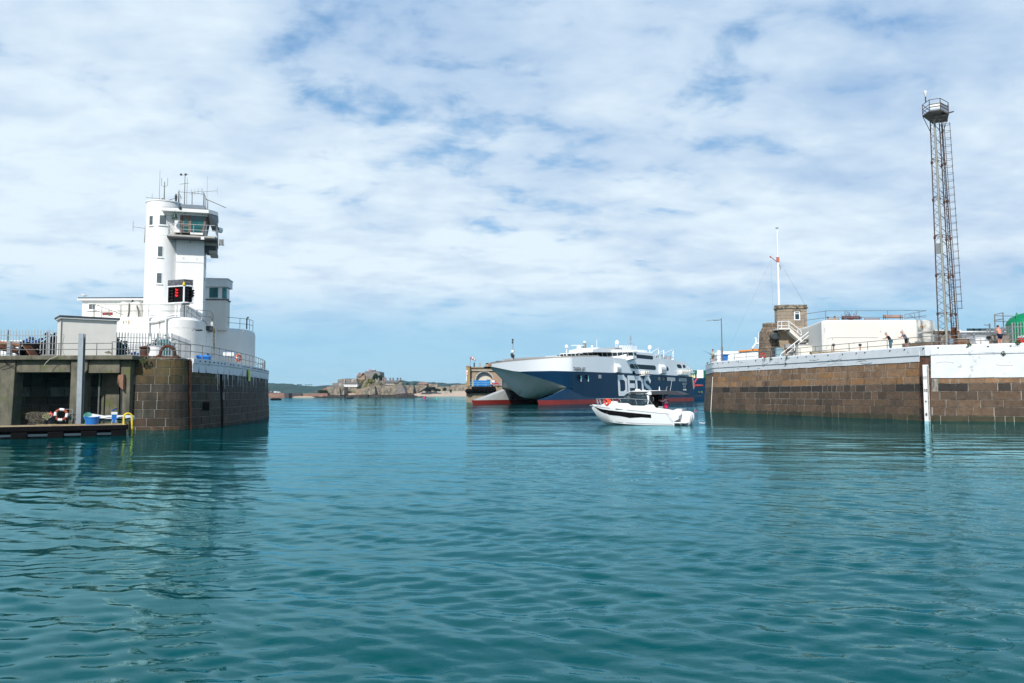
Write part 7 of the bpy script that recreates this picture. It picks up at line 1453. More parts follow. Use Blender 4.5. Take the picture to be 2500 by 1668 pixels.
def lattice_mast():
 Y = 74; B = [W('P', 2292, 838, 73.6), W('P', 2314, 838, 72.9), W('P', 2339, 838, 74.2), W('P', 2326, 838, 74.9)]
 Tz = W('I', 350, 450, 73.5).z; T = [W('I', 275, 450, 73.75), W('I', 338, 450, 73.3), W('I', 430, 450, 74.05), W('I', 395, 450, 74.5)]
 for q in B: q.z = RD
 for q in T: q.z = Tz
 t = thing('lattice_mast', 'tall rusty steel lattice mast with a railed top platform', 'mast', (sum(q.x for q in B) / 4, Y, RD)); M_m = mat('rusty_dark_steel', (.10, .065, .055), .8, metal=.2, var=.4, scale=1.2, patch=(.10, .11, .10), pthr=.55, pscale=.5); M_gal = mat('pale_galvanised_duct', (.30, .31, .27), .6, var=.2, scale=1)
 leg = [MB().tube(b, q, .06, 6, .05).build('leg', M_m, t) for b, q in zip(B, T)]
 dct = Vector((.22, .05, 0)); MB().tube(B[1] - dct * .4, T[1] - dct * .35, .095, 10, .08).build('cable_duct', M_gal, t)
 n = 36; P = lambda k, f: B[k].lerp(T[k], f)
 for k in range(4):
  m = MB(); l = (k + 1) % 4
  for i in range(n):
   f0, f1 = i / n, (i + 1) / n
   if i % 2: m.tube(P(k, f0), P(l, f1), .018, 4)
   else: m.tube(P(l, f0), P(k, f1), .018, 4)
   if i % 6 == 0: m.tube(P(k, f0), P(l, f0), .03, 4)
  m.build('lattice', M_m, t)
 for i in range(1, 6):
  for k in range(4): c = P(k, i / 6.0 * .98); MB().cyl(c.x, c.y, c.z - .12, c.z + .12, .11, 8).build('flange_joint', M_rust, t)
 # inner ladder and hoop cage on the right side
 la = [P(2, 0) + Vector((.12, -.1, 0)), P(2, 1) + Vector((.12, -.1, 0))]; lb = [P(3, 0) + Vector((.18, 0, 0)), P(3, 1) + Vector((.18, 0, 0))]
 MB().tube(*la, .03, 5).build('ladder_stile', M_m, t); MB().tube(*lb, .03, 5).build('ladder_stile', M_m, t); m = MB()
 for i in range(95): f = i / 95; m.tube(la[0].lerp(la[1], f), lb[0].lerp(lb[1], f), .012, 4)
 m.build('rungs', M_m, t)
 for i in range(27):
  f = .19 + .80 * i / 26; a = la[0].lerp(la[1], f); b = lb[0].lerp(lb[1], f); c = (a + b) / 2 + Vector((.62, -.1, 0)); MB().path([a, a.lerp(c, .6) + Vector((.15, -.22, 0)), c, b.lerp(c, .6) + Vector((.15, .22, 0)), b], .018, 4).build('cage_hoop', M_m, t)
 for dy in (-.05, ): MB().tube((la[0].lerp(la[1], .19) + lb[0].lerp(lb[1], .19)) / 2 + Vector((.62, dy - .05, 0)), (la[1] + lb[1]) / 2 + Vector((.62, dy - .05, 0)), .028, 5).build('cage_bar', M_m, t)
 p = P(0, .44) ; q = P(1, .44); MB().slab(p + Vector((0, -.08, -.5)), q + Vector((0, -.08, -.5)), q + Vector((0, -.08, .5)), p + Vector((0, -.08, .5)), (0, -1, 0), .03).build('panel', M_grey, t)
 MB().slab(P(3, .02) + Vector((-.25, -.3, 0)), P(3, .02) + Vector((.22, -.3, 0)), P(3, .11) + Vector((.22, -.3, 0)), P(3, .11) + Vector((-.25, -.3, 0)), (0, -1, 0), .06).build('climbing_guard', M_rust, t)
 # platform
 def I_(x, y, Y_): return W('I', x, y, Y_)
 c = (T[0] + T[1] + T[2] + T[3]) / 4; zp = W('I', 340, 400, 73.5).z; A = [I_(178, 400, 73.6), I_(270, 400, 72.3), I_(415, 400, 71.9), I_(520, 400, 73.0), I_(500, 400, 75), I_(300, 400, 75.6)]
 MB().vprism([(p.x, p.y) for p in A], zp, zp + .12).build('platform_floor', mat('platform_grating', (.09, .085, .08), .8, var=.3, patch=(.28, .24, .22), pthr=.55, pscale=1.5), t)
 MB().slab(I_(430, 395, 72.4), I_(590, 345, 73.5), I_(590, 335, 74.3), I_(430, 372, 74.2), (0, 0, 1), .05).build('hatch_plate', M_dark, t)
 ztop = W('I', 400, 168, 72).z
 for z in (ztop, zp + (ztop - zp) * .62, zp + (ztop - zp) * .38): MB().path([(p.x, p.y, z) for p in A], .03, 6, closed=True).build('guard_rail', M_m, t)
 for p in A: MB().tube((p.x, p.y, zp), (p.x, p.y, ztop), .035).build('guard_post', M_m, t)
 MB().slab(Vector((A[1].x, A[1].y + .02, zp + .25)), Vector((A[2].x, A[2].y + .02, zp + .25)), Vector((A[2].x, A[2].y + .02, zp + .75)), Vector((A[1].x, A[1].y + .02, zp + .75)), (0, 1, 0), .03).build('toe_board', M_white, t)
 MB().slab(Vector((A[2].x, A[2].y + .02, zp + .15)), Vector((A[3].x, A[3].y + .02, zp + .15)), Vector((A[3].x, A[3].y + .02, zp + .8)), Vector((A[2].x, A[2].y + .02, zp + .8)), (0, 1, 0), .02).build('mesh_panel', M_galv, t)
 for k, e in ((0, A[0]), (2, A[3])): MB().tube(P(k, .95), Vector((e.x, e.y, zp)), .03).build('strut', M_m, t)
 p = I_(215, 190, 73); t2 = thing('navigation_light', 'small white lantern standing above the mast platform rail', 'light', p); MB().cyl(p.x, p.y, p.z - .2, p.z + .35, .06, 8).build('stem', M_dark, t2); MB().lathe(p.x, p.y, [(.05, p.z + .35), (.12, p.z + .6), (.15, p.z + .78), (.06, p.z + .92)], 12).build('lantern', M_white, t2)
lattice_mast()
def right_clutter():
 # stone hut and boxes at the mast foot
 Y = 77; a = W('N', 365, 700, Y); b = W('N', 935, 980, Y)
 def col(s, z, r, rng): c = lmix((.20, .15, .12), (.28, .23, .18), rng.random()); v = rng.uniform(.8, 1.2); return tuple(q * v for q in c)
 t = thing('stone_hut', 'low brown stone hut with a white roof edge behind the mast', 'building', (a.x, Y, RD)); blk, back, at, L = masonry([(a.x, Y), (b.x, Y), (b.x, Y + 3)], RD - .1, a.z - .05, .3, col, bw=(.3, .8), gap=.025, seed=8, face=.03); blk.build('stones', mat('hut_stone', (1, 1, 1), .9, var=.3, attr=True), t); back.build('core', M_mortard, t); MB().box(a.x - .1, b.x + .1, Y - .12, Y + 3.1, a.z - .05, a.z + .08).build('roof', M_whitewarm, t)
 p0 = W('N', 480, 770, 75.3); p1 = W('N', 640, 990, 75.3); t = thing('concrete_plinth', 'pale streaked concrete plinth between the mast legs', 'plinth', (p0.x, 75.3, RD)); MB().box(p0.x, p1.x, 75.3, 76.2, RD - .1, p0.z).build('block', mat('streaked_concrete', (.34, .30, .25), .9, var=.3, scale=1.5, streak=(.13, .10, .08), sthr=.52), t, bevel=.03); MB().box(p0.x - .1, p1.x + .1, 75.2, 76.25, p0.z, p0.z + .12).build('cap', M_rust, t)
 for k, x0, y0, x1, y1, Y_, lab, m_ in (('N', 412, 770, 468, 850, 74.5, 'small pale grey box on the left mast leg', M_galv), ('N', 718, 885, 795, 985, 72.2, 'blue-grey box at the foot of the mast', mat('blue_grey_box', (.20, .25, .34), .6)), ('N', 735, 775, 805, 800, 74.8, 'small cream junction box inside the mast foot', M_cream), ('N', 360, 800, 400, 860, 76, 'cream lamp box on the bunker side of the mast', M_cream)):
  p0 = W(k, x0, y0, Y_); p1 = W(k, x1, y1, Y_); t = thing('equipment_box', lab, 'box', (p0.x, Y_, p1.z)); MB().box(p0.x, p1.x, Y_, Y_ + .3, p1.z, p0.z).build('case', m_, t, bevel=.015); MB().box(p0.x - .02, p1.x + .02, Y_ - .02, Y_ + .32, p0.z, p0.z + .03).build('lid', m_, t)
 pa = W('N', 945, 800, 74.0); pb = W('N', 2070, 700, 64.2); palisade('galvanised palisade fence running from the mast to the green tank', (pa.x, pa.y), (pb.x, pb.y), RD, 7.75, step=.17)
 pc = W('N', 2500, 700, 61.5); palisade('nearest wide-spaced palisade fence in front of the green tank', (pb.x + .05, pb.y - .05), (pc.x + 3, pc.y + .2), RD, 7.95, step=.2)
 # cluster of vehicles/boats seen through the fence: low white quay building
 a = W('N', 950, 740, 96); b = W('N', 1250, 860, 96); t = thing('quay_shed', 'low grey shed with white trim seen through the palisade fence', 'shed', (a.x, 96, RD)); MB().box(a.x, W('N', 2000, 800, 96).x, 96, 99, RD - .2, a.z).build('wall', mat('grey_lilac_wall', (.40, .42, .47), .8, var=.15, scale=.8, patch=(.30, .14, .14), pthr=.62, pscale=.6), t); MB().box(a.x - .2, W('N', 2000, 800, 96).x + .2, 95.8, 99.2, a.z, a.z + .15).build('roof', M_white, t)
 for i in range(7):
  x = 1100 + 130 * i; p = W('N', x, 780, 95.9); MB().box(p.x, p.x + .9, 95.9, 96, p.z, p.z + .7).build('window', M_glass, t)
 # low stone wall and white rowing-boat-like troughs
 p0 = W('N', 880, 890, 66.0); p1 = W('N', 1275, 930, 66.0); t = thing('low_wall', 'low rusty brown wall under the palisade fence right of the mast', 'wall', (p0.x, 66, RD)); MB().box(p0.x, p1.x, 66, 66.6, RD - .1, W('N', 1100, 885, 66).z).build('wall', mat('rusty_brick', (.17, .09, .05), .95, var=.5, scale=4), t); MB().box(p0.x - .02, p1.x + .02, 65.95, 66.65, W('N', 1100, 885, 66).z, W('N', 1100, 885, 66).z + .05).build('cap', M_conclight, t)
 for x0, x1, y0, lab in ((1280, 1395, 868, 'plain white low box, left of the lettered one'), (1400, 1635, 855, 'white low box with a faint blue plate on its front')):
  p0 = W('N', x0, y0, 65.0); p1 = W('N', x1, 940, 65.0); t = thing('white_box', lab, 'box', (p0.x, 65, RD)); m = MB(); m.loft([[(p0.x + d, 65 + d, z), (p1.x - d, 65 + d, z), (p1.x - d, 65.9 - d, z), (p0.x + d, 65.9 - d, z)] for z, d in ((RD, .05), (p0.z - .08, 0), (p0.z, .0))]); m.build('body', M_white, t); MB().box(p0.x - .03, p1.x + .03, 64.96, 65.94, p0.z, p0.z + .04).build('lid', M_white, t)
  if 'plate' in lab: q = W('N', 1485, 885, 64.97); MB().box(q.x, W('N', 1605, 915, 64.97).x, 64.965, 64.99, W('N', 1605, 912, 64.97).z, q.z).build('blue_plate', mat('faded_blue_plate', (.35, .47, .62), .7), t)
 p0 = W('N', 1640, 810, 64.6); p1 = W('N', 2060, 910, 64.6); t = thing('stone_block', 'weathered stone block seat behind the sunburnt person', 'block', (p0.x, 64.6, RD)); MB().box(p0.x, p1.x, 64.6, 65.6, RD - .1, p0.z).build('block', mat('speckled_stone', (.27, .235, .20), .95, var=.35, scale=3, patch=(.12, .10, .09), pthr=.58, pscale=3), t, bevel=.04); MB().box(p0.x + .3, p1.x - .1, 64.55, 65.62, p0.z, p0.z + .06).build('cap', M_mortard, t)
 # black bags
 for x, y, s, lab in ((1600, 845, .32, 'black holdall lying on the white box, left of the person'), (1900, 795, .3, 'black bag on the stone block right of the person'), (1700, 800, .22, 'small dark bag beside the person on the block')):
  p = W('N', x, y, 64.9); t = thing('bag', lab, 'bag', p); MB().ball(p, s, .18, s * .35, 12, 7).build('body', M_blackcloth, t, smooth=True); MB().torus(p + Vector((0, 0, s * .3)), (0, 1, 0), s * .4, .02, 12, 5, 0, pi).build('handle', M_dark, t)
 # sunburnt person with their back to us
 p = W('N', 1815, 910, 63.6); person('shirtless sunburnt person in navy shorts seen from behind by the rail', (p.x, 63.6, RD), (.1, 1), 'bend', bare=True, trousers=M_navycloth, shorts=True, hair=M_hair, scale=.97, skin=M_skinred)
 # two men leaning on the rail
 for k, x, lab, kw in (('M', 1400, 'person in a black t-shirt and jeans leaning on the pier rail', dict(shirt=M_blackcloth, trousers=M_jeans)), ('M', 1700, 'person in a striped shirt and dark shorts leaning on the pier rail', dict(shirt=mat('slate_stripe_shirt', (.10, .12, .17), .9), trousers=M_blackcloth, shorts=True, stripes=mat('pale_stripe', (.50, .52, .55), .9)))):
  q, s = rail_pt('M', x, off=-.45); d = Vector(RAT(s - .5, RD, -.45)) - q; n = Vector(RAT(s, RD, 1)) - Vector(RAT(s, RD, 0)); n.z = 0; n.normalize(); f = (n * .75 + d.normalized() * .65).normalized()
  person(lab, q - f * .42, (f.x, f.y), 'lean', hair=M_hairw, skin=M_skinred, scale=.98, **kw)
 q, s = rail_pt('M', 1830, off=-.3); t = thing('fishing_rod', 'thin fishing rod propped against the rail right of the striped shirt', 'rod', q); e = W('M', 1735, 575, q.y - .2); b = W('M', 1905, 880, q.y + .5); MB().tube(b, e, .02, 5, .008).build('blank', M_dark, t); MB().ball(b.lerp(e, .12), .05).build('reel', M_dark, t)
 # green tank with rail platform
 Yt = 70; cx = W('N', 2440, 600, Yt).x; r = cx - W('N', 2018, 600, Yt).x; zt = W('N', 2200, 395, Yt).z; t = thing('green_tank', 'large green domed tank behind the fence at the right edge', 'tank', (cx, Yt, RD)); MB().lathe(cx, Yt, [(r, RD), (r, zt - .75), (r * 1.02, zt - .7), (r * .97, zt - .45), (r * .8, zt - .08), (r * .5, zt + .2), (.2, zt + .38)], 40).build('shell', M_green, t, smooth=True)
 p = W('N', 2190, 350, Yt - .5); MB().lathe(p.x, p.y, [(.14, p.z - .7), (.12, p.z - .1), (.06, p.z + .12), (.03, p.z + .2)], 10).build('vent', M_green, t)
 for i in range(14): a = radians(180 + i * 14); m = MB(); m.tube((cx + r * 1.005 * cos(a), Yt + r * 1.005 * sin(a), RD), (cx + r * 1.005 * cos(a), Yt + r * 1.005 * sin(a), zt - .8), .05, 5); m.build('rib', M_green, t)
 t = thing('access_platform', 'blue-grey steel access platform rail left of the green tank', 'platform', W('N', 1700, 600, 71)); P_ = lambda x, y, Y_=71.0: W('N', x, y, Y_)
 MB().path([P_(1690, 350, 70.2), P_(1885, 305, 71.2), ], .035).build('rail', M_galvd, t); MB().path([P_(1690, 475, 70.2), P_(1885, 440, 71.2)], .035).build('rail', M_galvd, t); MB().path([P_(1690, 370, 70.2), P_(1900, 378, 70.6), P_(2120, 378, 70.6)], .03).build('rail', M_galvd, t); MB().path([P_(1690, 490, 70.2), P_(2020, 500, 70.6)], .03).build('rail', M_galvd, t)
 for x, y0, Y_ in ((1700, 350, 70.2), (1885, 300, 71.2)): a = P_(x, y0, Y_); MB().tube((a.x, a.y, RD), a, .05).build('post', M_galvd, t)
 MB().box(P_(1700, 500).x, P_(2060, 500).x, 70.2, 71.3, 7.8, 7.88).build('deck', M_galvd, t)
 a = P_(1590, 545, 72); t = thing('cctv_post', 'thin grey post with a short arm behind the palisade fence', 'post', (a.x, 72, RD)); MB().tube((a.x, 72, RD), a, .07).build('post', M_galvd, t); MB().tube(a - Vector((0, 0, .15)), a + Vector((-.5, 0, -.12)), .035).build('arm', M_galvd, t)
 # red and white bucket-like thing at the right edge
 p = W('N', 2330, 880, 63.2); t = thing('cool_box', 'red and white cool box at the right edge behind the rail', 'box', (p.x, 63.2, RD)); MB().box(p.x - .2, p.x + .35, 63.2, 63.7, RD, W('N', 2330, 860, 63.2).z).build('body', M_red, t, bevel=.02); MB().box(p.x - .1, p.x + .38, 63.15, 63.75, W('N', 2330, 860, 63.2).z, W('N', 2330, 815, 63.2).z).build('lid', M_white, t, bevel=.03)
right_clutter()
# ================================================================== fast ferry
FA = atan2(.866, .5); FU = Vector((.5, .866, 0)); FV = Vector((-.866, .5, 0)); FO = Vector((5.8, 167.9, 0)) + FV * 8.4
def fz(k, x, y, v=-9.6): q = Wp(k, x, y, FO + FV * v, FV); return (q - FO).dot(FU), q.z
def fproj(u, v, z): return proj(FO + FU * u + FV * v + Vector((0, 0, z)))
def zline(u, v, k, pts):                 # height at station u where the sighted line passes
 P = [pix(k, *p) for p in pts]; z = 6.0
 for _ in range(12): px, py = fproj(u, v, z); ty = interp(P, px); z += (py - ty) / 9.0
 return z
M_navy = mat('navy_hull_paint', (.002, .028, .070), .45, var=.15, scale=.15, spec=.15, streak=(.02, .05, .10), sthr=.68, sscale=(.4, .4, .06)); M_hullw = mat('ferry_white_paint', (.93, .935, .94), .35, var=.02, scale=.15, streak=(.62, .60, .57), sthr=.72, sscale=(.5, .5, .1)); M_boot = mat('red_boot_topping', (.34, .03, .022), .6, var=.15, scale=.3); M_under = mat('grey_green_underside', (.50, .53, .52), .5, var=.12, scale=.12, streak=(.16, .20, .20), sthr=.6, sscale=(.25, .25, .1)); M_fdeck = mat('ferry_deck_grey', (.30, .285, .27), .8, var=.15, scale=.3)
M_lgrey = mat('light_grey_hull', (.42, .44, .44), .5, var=.08, scale=.2)
def ferry():
 t = thing('catamaran_ferry', 'big navy and white wave-piercing catamaran ferry', 'ferry', FO, FA); loc = lambda m, nm, mt, par=t, **k: m.build(nm, mt, par, world=False, **k)
 uT = -7.7
 hw = lambda u: interp([(-7.7, .4), (-4, .95), (0, 1.95), (4, 3.1), (7, 4.35), (9, 5.6), (11, 7.2), (12.6, 8.4), (14.2, 9.15), (18, 9.45), (26, 9.58), (36, 9.6)], u)
 deck = [(430, 590), (520, 580), (700, 555), (930, 532), (1500, 487), (2000, 466), (2350, 460), (3000, 460)]; knu = [(440, 592), (520, 622), (930, 705), (1100, 748), (1400, 840), (1600, 900), (1750, 962)]
 navy = [(500, 740), (930, 705), (1100, 697), (1500, 690), (2000, 702), (2340, 717)]
 us = [uT + .3, -7, -6, -4, -2, 0, 2, 4, 6, 8, 10, 12, 13.4, 14.2]
 stem = [(uT, 8.1), (-6.2, 7.7), (-3, 6.3), (-.58, 5.0), (3, 3.2), (5.7, 2.0), (8.8, 1.35), (14.2, 1.2)]
 nz = lambda u, v: zline(u, v, 'E', navy) if u < 34 else interp([(34, 7.5), (40, 7.6), (99, 7.72), (104, 7.72)], u)
 W_, N_, U_, D_ = [], [], [], []
 for s in (-1, 1):
  W_, N_, U_ = [], [], []
  for u in us:
   h = hw(u); zd = zline(u, -h, 'E', deck); zk = min(zline(u, -h, 'E', knu), zd - .12); zn = min(max(nz(u, -h), zk), zd - .06); zn = zn if u > -1 else zk; y = s * h
   W_.append([(u, y, zd), (u, y, zn)]); N_.append([(u, y, zn), (u, y, zk)]); zs = min(interp(stem, u), zk - .1)
   U_.append([(u, y, zk), (u + .4, y * .72, zk + (zs - zk) * .22), (u + .3, y * .40, zk + (zs - zk) * .55), (u, y * .15, zk + (zs - zk) * .86), (u, 0, zs)])
  for u in (14.3, 20, 28, 34): W_.append([(u, s * hw(u), zline(u, -9.6, 'E', deck) if u < 34 else 11.4), (u, s * hw(u), nz(u, -9.6))]); N_.append([(u, s * hw(u), nz(u, -9.6)), (u, s * hw(u), 1.02)])
  W_ += [[(u, s * 9.6, 11.4), (u, s * 9.6, nz(u, 0))] for u in (38, 60)]; N_ += [[(u, s * 9.6, nz(u, 0)), (u, s * 9.6, 1.02)] for u in (40, 60, 80, 100)] + [[(101.6, s * 9.6, 7.7), (103.0, s * 9.6, 1.02)]]
  loc(MB().loft(W_, closed_ring=False), 'white_topside', M_hullw, smooth=True); loc(MB().loft(N_, closed_ring=False), 'navy_topside', M_navy); loc(MB().loft(U_, closed_ring=False), 'bow_underside', M_under, smooth=True)
 dk = [[(r[0][0], r[0][1] * a, r[0][2] + (0 if abs(a) == 1 else .25)) for a in (-1, -.5, 0, .5, 1)] for r in W_]
 loc(MB().loft(dk, closed_ring=False), 'foredeck', M_fdeck, smooth=True)
 m = MB(); m.loft([[(r[0][0], s * abs(r[0][1]) * .99, r[0][2] + dz) for dz in (0, .3)] for r in W_[:16]] if False else [[(r[0][0], abs(r[0][1]) * -.985, r[0][2]), (r[0][0], abs(r[0][1]) * -.97, r[0][2] + .32)] for r in W_[1:17]], closed_ring=False); loc(m, 'foredeck_bulwark', mat('buff_grey_bulwark', (.36, .33, .30), .7))
 # box stern & black sheet painted as the shade in the tunnel mouth
 loc(MB().box(20, 101.5, -9.3, 9.3, 2.6, 7.4), 'wet_deck', M_under); loc(MB().add([(14.4, -9.1, 1.05), (14.4, 9.1, 1.05), (14.4, 9.1, 3.6), (14.4, -9.1, 3.6)], [(0, 1, 2, 3)]), 'tunnel_shade', M_black)
 # demi-hulls
 for s in (-1, 1):
  c = s * 8.2; B_, G_ = [], []
  for u in (-.6, .5, 2, 4, 7, 10, 13.6, 20, 40, 80, 102.8):
   b = 1.45 * (sin(min(1, max(.02, (u + .6) / 14)) * pi / 2)) ** .9; zt = interp([(-.6, 1.16), (.5, 1.25), (4, 1.75), (7, 2.35), (10, 2.95), (13.6, 3.7), (20, 3.7)], u); q = 1.0
   x0 = u + (1.1 if u < 0 else 0)
   B_.append([(x0, c - b * .9, -1.2), (x0, c + b * .9, -1.2), (u, c + b, .98), (u, c - b, .98)]); G_.append([(u, c - b, .985), (u, c + b, .985), (u, c + b * .55, zt - .25), (u, c, zt), (u, c - b * .55, zt - .25)])
  loc(MB().loft(B_), 'boot_topping', M_boot); i_, o_ = ((0, 4, 3), (1, 2, 3)) if s > 0 else ((1, 2, 3), (0, 4, 3)); loc(MB().loft([[r[i] for i in i_] for r in G_], closed_ring=False), 'demi_hull', M_lgrey); loc(MB().loft([[r[i] for i in o_] for r in G_], closed_ring=False), 'demi_hull_flank', M_navy)
 # superstructure profile
 pr = [fz('F', x, y) for x, y in ((735, 520), (760, 435), (800, 405), (1170, 432), (1250, 462), (1265, 515), (1540, 545), (1560, 520), (1600, 570), (1750, 575), (1775, 640), (1795, 690), (1865, 742), (1915, 745), (1895, 772), (1835, 775), (1830, 824))]
 pr = [(u, z) for u, z in pr] + [(37.5, 7.7), (37.5, 11.3)]
 loc(MB().prism(pr, lambda u, z: (u, -9.63, z), lambda u, z: (u, 9.63, z)), 'superstructure', M_hullw)
 up = [fz('F', x, y, -7.8) for x, y in ((770, 430), (820, 395), (1160, 420), (1230, 455), (1230, 500), (770, 500))]; loc(MB().prism(up, lambda u, z: (u, -7.8, z), lambda u, z: (u, 7.8, z)), 'upper_lounge', M_hullw)
 rf = [fz('F', x, y, -3) for x, y in ((0, 382), (130, 345), (250, 372), (780, 378), (940, 390), (940, 420), (0, 420))]; loc(MB().prism(rf, lambda u, z: (u, -6, z), lambda u, z: (u, .5, z)), 'wheelhouse_roof', M_hullw)
 # bridge: raked wrap-round band of windows with wings
 def bp(v, w): return 44.2 + .022 * v * v * .5, v, w           # front plan line, bowed
 zb0, zb1, zb2, zb3 = 11.15, 12.15, 13.05, 13.25
 vs = [-11.3 + 20.9 * i / 16 for i in range(17)]
 loc(MB().box(44.6, 48, 9.6, 13.2, 11.5, 11.95), 'far_wing', M_hullw); loc(MB().box(44.7, 47.9, 9.6, 13.1, 11.95, 12.45), 'far_wing_glazing', M_glass); loc(MB().box(44.4, 48, 9.6, 13.3, 12.45, 12.6), 'far_wing_roof', M_hullw)
 f = lambda v, z, dz: (44.3 + .018 * v * v - dz, v, z)
 loc(MB().loft([[f(v, zb0 + .45 * (abs(v) > 9.6), -.9), f(v, zb1, 0), f(v, zb1, 3.0) if False else (48.5 + .0 * v, v, zb1), (48.5, v, zb0 + .45 * (abs(v) > 9.6))] for v in vs]), 'bridge_front', M_hullw)
 gl = loc(MB().loft([[f(v, zb1, -.05), f(v, zb2, .42), (48.3, v, zb2), (48.3, v, zb1)] for v in vs]), 'bridge_glazing', M_glass)
 loc(MB().loft([[f(v, zb2, .5), f(v, zb2 + .1, .52), f(v, zb3, .35), (49.5, v, zb3 + .15), (49.5, v, zb2)] for v in vs]), 'bridge_roof', M_hullw)
 for i in range(0, 17): v = vs[i]; a = Vector(f(v, zb1, .02)); b = Vector(f(v, zb2, .48)); loc(MB().tube(a, b, .05 if i % 3 else .10, 5), 'window_mullion', M_hullw)
 for s in (-1, 1): loc(MB().loft([[(45.5, s * 9.6, 10.9), (49.5, s * 9.6, 10.9), (49.5, s * 9.6, 11.6), (45.5, s * 9.6, 11.6)], [(46.2, s * 11.25, 11.4), (48.6, s * 11.25, 11.4), (48.6, s * 11.25, 11.9), (46.2, s * 11.25, 11.9)]]), 'wing_bracket', M_hullw); loc(MB().box(47.2, 48.4, s * 11.28 - .02, s * 11.28 + .02, zb1 + .1, zb2 - .05), 'wing_window', M_glass)
 # side windows and openings sighted on the hull side
 def side(name, k, pts, m, off=.05, rnd=0):
  P = [fz(k, x, y) for x, y in pts]
  if rnd:
   q = []; n = len(P)
   for i in range(n):
    a, b, c = Vector(P[i - 1]), Vector(P[i]), Vector(P[(i + 1) % n]); l1 = min(rnd, (a - b).length * .45); l2 = min(rnd, (c - b).length * .45); p0 = b + (a - b).normalized() * l1; p1 = b + (c - b).normalized() * l2
    for f_ in (0, .33, .67, 1): q.append(tuple(p0.lerp(b, f_).lerp(b.lerp(p1, f_), f_)))
   P = q
  return loc(MB().prism(P, lambda u, z: (u, -9.60 - off, z), lambda u, z: (u, -9.55, z)), name, m)
 M_fg = mat('ferry_tinted_glass', (.008, .018, .035), .4, var=.2, scale=.3, spec=.12)
 side('window_band', 'F', [(768, 434), (1195, 478), (1205, 500), (1198, 540), (762, 500)], M_fg, rnd=.5); side('window_band', 'F', [(818, 612), (1235, 640), (1256, 680), (1245, 718), (830, 690), (810, 650)], M_fg, rnd=.9)
 for P in ([(1415, 655), (1450, 660), (1468, 700), (1460, 733), (1430, 728), (1410, 690)], [(1605, 618), (1672, 625), (1690, 680), (1680, 690), (1625, 683), (1605, 650)], [(1700, 628), (1745, 630), (1755, 680), (1710, 683)]): side('window', 'F', P, M_fg, rnd=.7)
 for P in ([(1437, 836), (1577, 845), (1577, 905), (1440, 898)], [(1643, 848), (1770, 856), (1772, 915), (1643, 905)]): side('side_vent', 'F', P, M_lgrey)
 for P in ([(1290, 835), (1325, 838), (1328, 893), (1292, 890)], [(1362, 842), (1395, 844), (1398, 895), (1364, 893)]): side('freeing_port', 'F', P, mat('port_grey', (.16, .17, .16), .7, var=.4, scale=1))
 side('side_door', 'F', [(286, 797), (330, 800), (330, 858), (288, 855)], M_lgrey); side('side_door', 'E', [(2228, 752), (2272, 753), (2272, 810), (2228, 808)], M_lgrey, .06) if False else None
 for x, y in ((1930, 800), (2045, 800)):
  side('anchor_pocket', 'E', [(x - 25, y - 50), (x + 15, y - 48), (x + 28, y - 15), (x + 20, y + 25), (x - 10, y + 20), (x - 28, y - 15)], M_black, rnd=.2); P = [fz('E', x + a, y + b) for a, b in ((8, -30), (15, 10), (8, 40))]; loc(MB().path([(u, -9.75, z) for u, z in P], .13, 6), 'anchor', mat('anchor_turquoise', (.10, .35, .42), .6)); u, z = fz('E', x + 12, y + 48); loc(MB().ball((u, -9.75, z), .2, .1, .25, 8, 5), 'fluke', M_hullw)
 # intake trunks
 for x0, x1, y0, y1 in ((555, 632, 640, 765), (1305, 1395, 650, 785)):
  a = fz('F', x0, y0); b = fz('F', x1, y1); loc(MB().prism([(-9.6, b[1]), (-10.3, b[1] + .15), (-10.3, a[1] - .3), (-9.6, a[1] + .6)], lambda y, z: (a[0], y, z), lambda y, z: (b[0], y, z)), 'intake_trunk', M_hullw)
  loc(MB().box(a[0] + .3, b[0] - .2, -10.36, -10.28, b[1] + .2, (a[1] + b[1]) / 2 + .2), 'intake_grille', M_lgrey)
 # liferafts and ledges
 for x0, x1, y, n in ((985, 1080, 765, 3), (1625, 1790, 745, 5)):
  for i in range(n): u, z = fz('F', x0 + (x1 - x0) * (i + .5) / n, y); loc(MB().tube((u, -9.7, z), (u, -10.9, z), .5, 12), 'liferaft_canister', mat('cream_grp', (.72, .70, .62), .5), smooth=False)
  a, z = fz('F', x0 - 10, y + 40); b, _ = fz('F', x1, y + 40); loc(MB().box(a, b, -10.9, -9.6, z - .1, z + .05), 'liferaft_cradle', M_hullw)
 a, z0 = fz('F', 860, 765); b, _ = fz('F', 985, 765); loc(MB().box(a, a + 1.8, -9.68, -9.6, z0 - .35, z0 + .5), 'raft_opening', M_black)
 for x in (845, 890): P = [fz('F', x, 610), fz('F', x + 55, 690), fz('F', x + 30, 760)]; loc(MB().path([(u, -9.95, z) for u, z in P], .10, 5), 'davit_arm', M_hullw)
 # rails, crane gantries and roof gear
 def uz(k, x, y, v): return fz(k, x, y, v)
 def rod(nm, k, pts, v, r, m=M_hullw): P = [uz(k, x, y, v) for x, y in pts]; return loc(MB().path([(u, v, z) for u, z in P], r, 6), nm, m)
 rod('gantry', 'F', [(1250, 455), (1380, 385)], -8, .09); rod('gantry', 'F', [(1165, 430), (1295, 350), (1297, 455)], -8.5, .11); rod('gantry', 'F', [(1390, 440), (1540, 372), (1545, 500)], -9.2, .13); rod('gantry', 'F', [(1385, 380), (1388, 500)], -8.5, .11); rod('gantry', 'F', [(1250, 460), (1390, 440)], -9.2, .1)
 u0, z0 = uz('F', 1258, 535, -9.5); u1, z1 = uz('F', 1545, 545, -9.5)
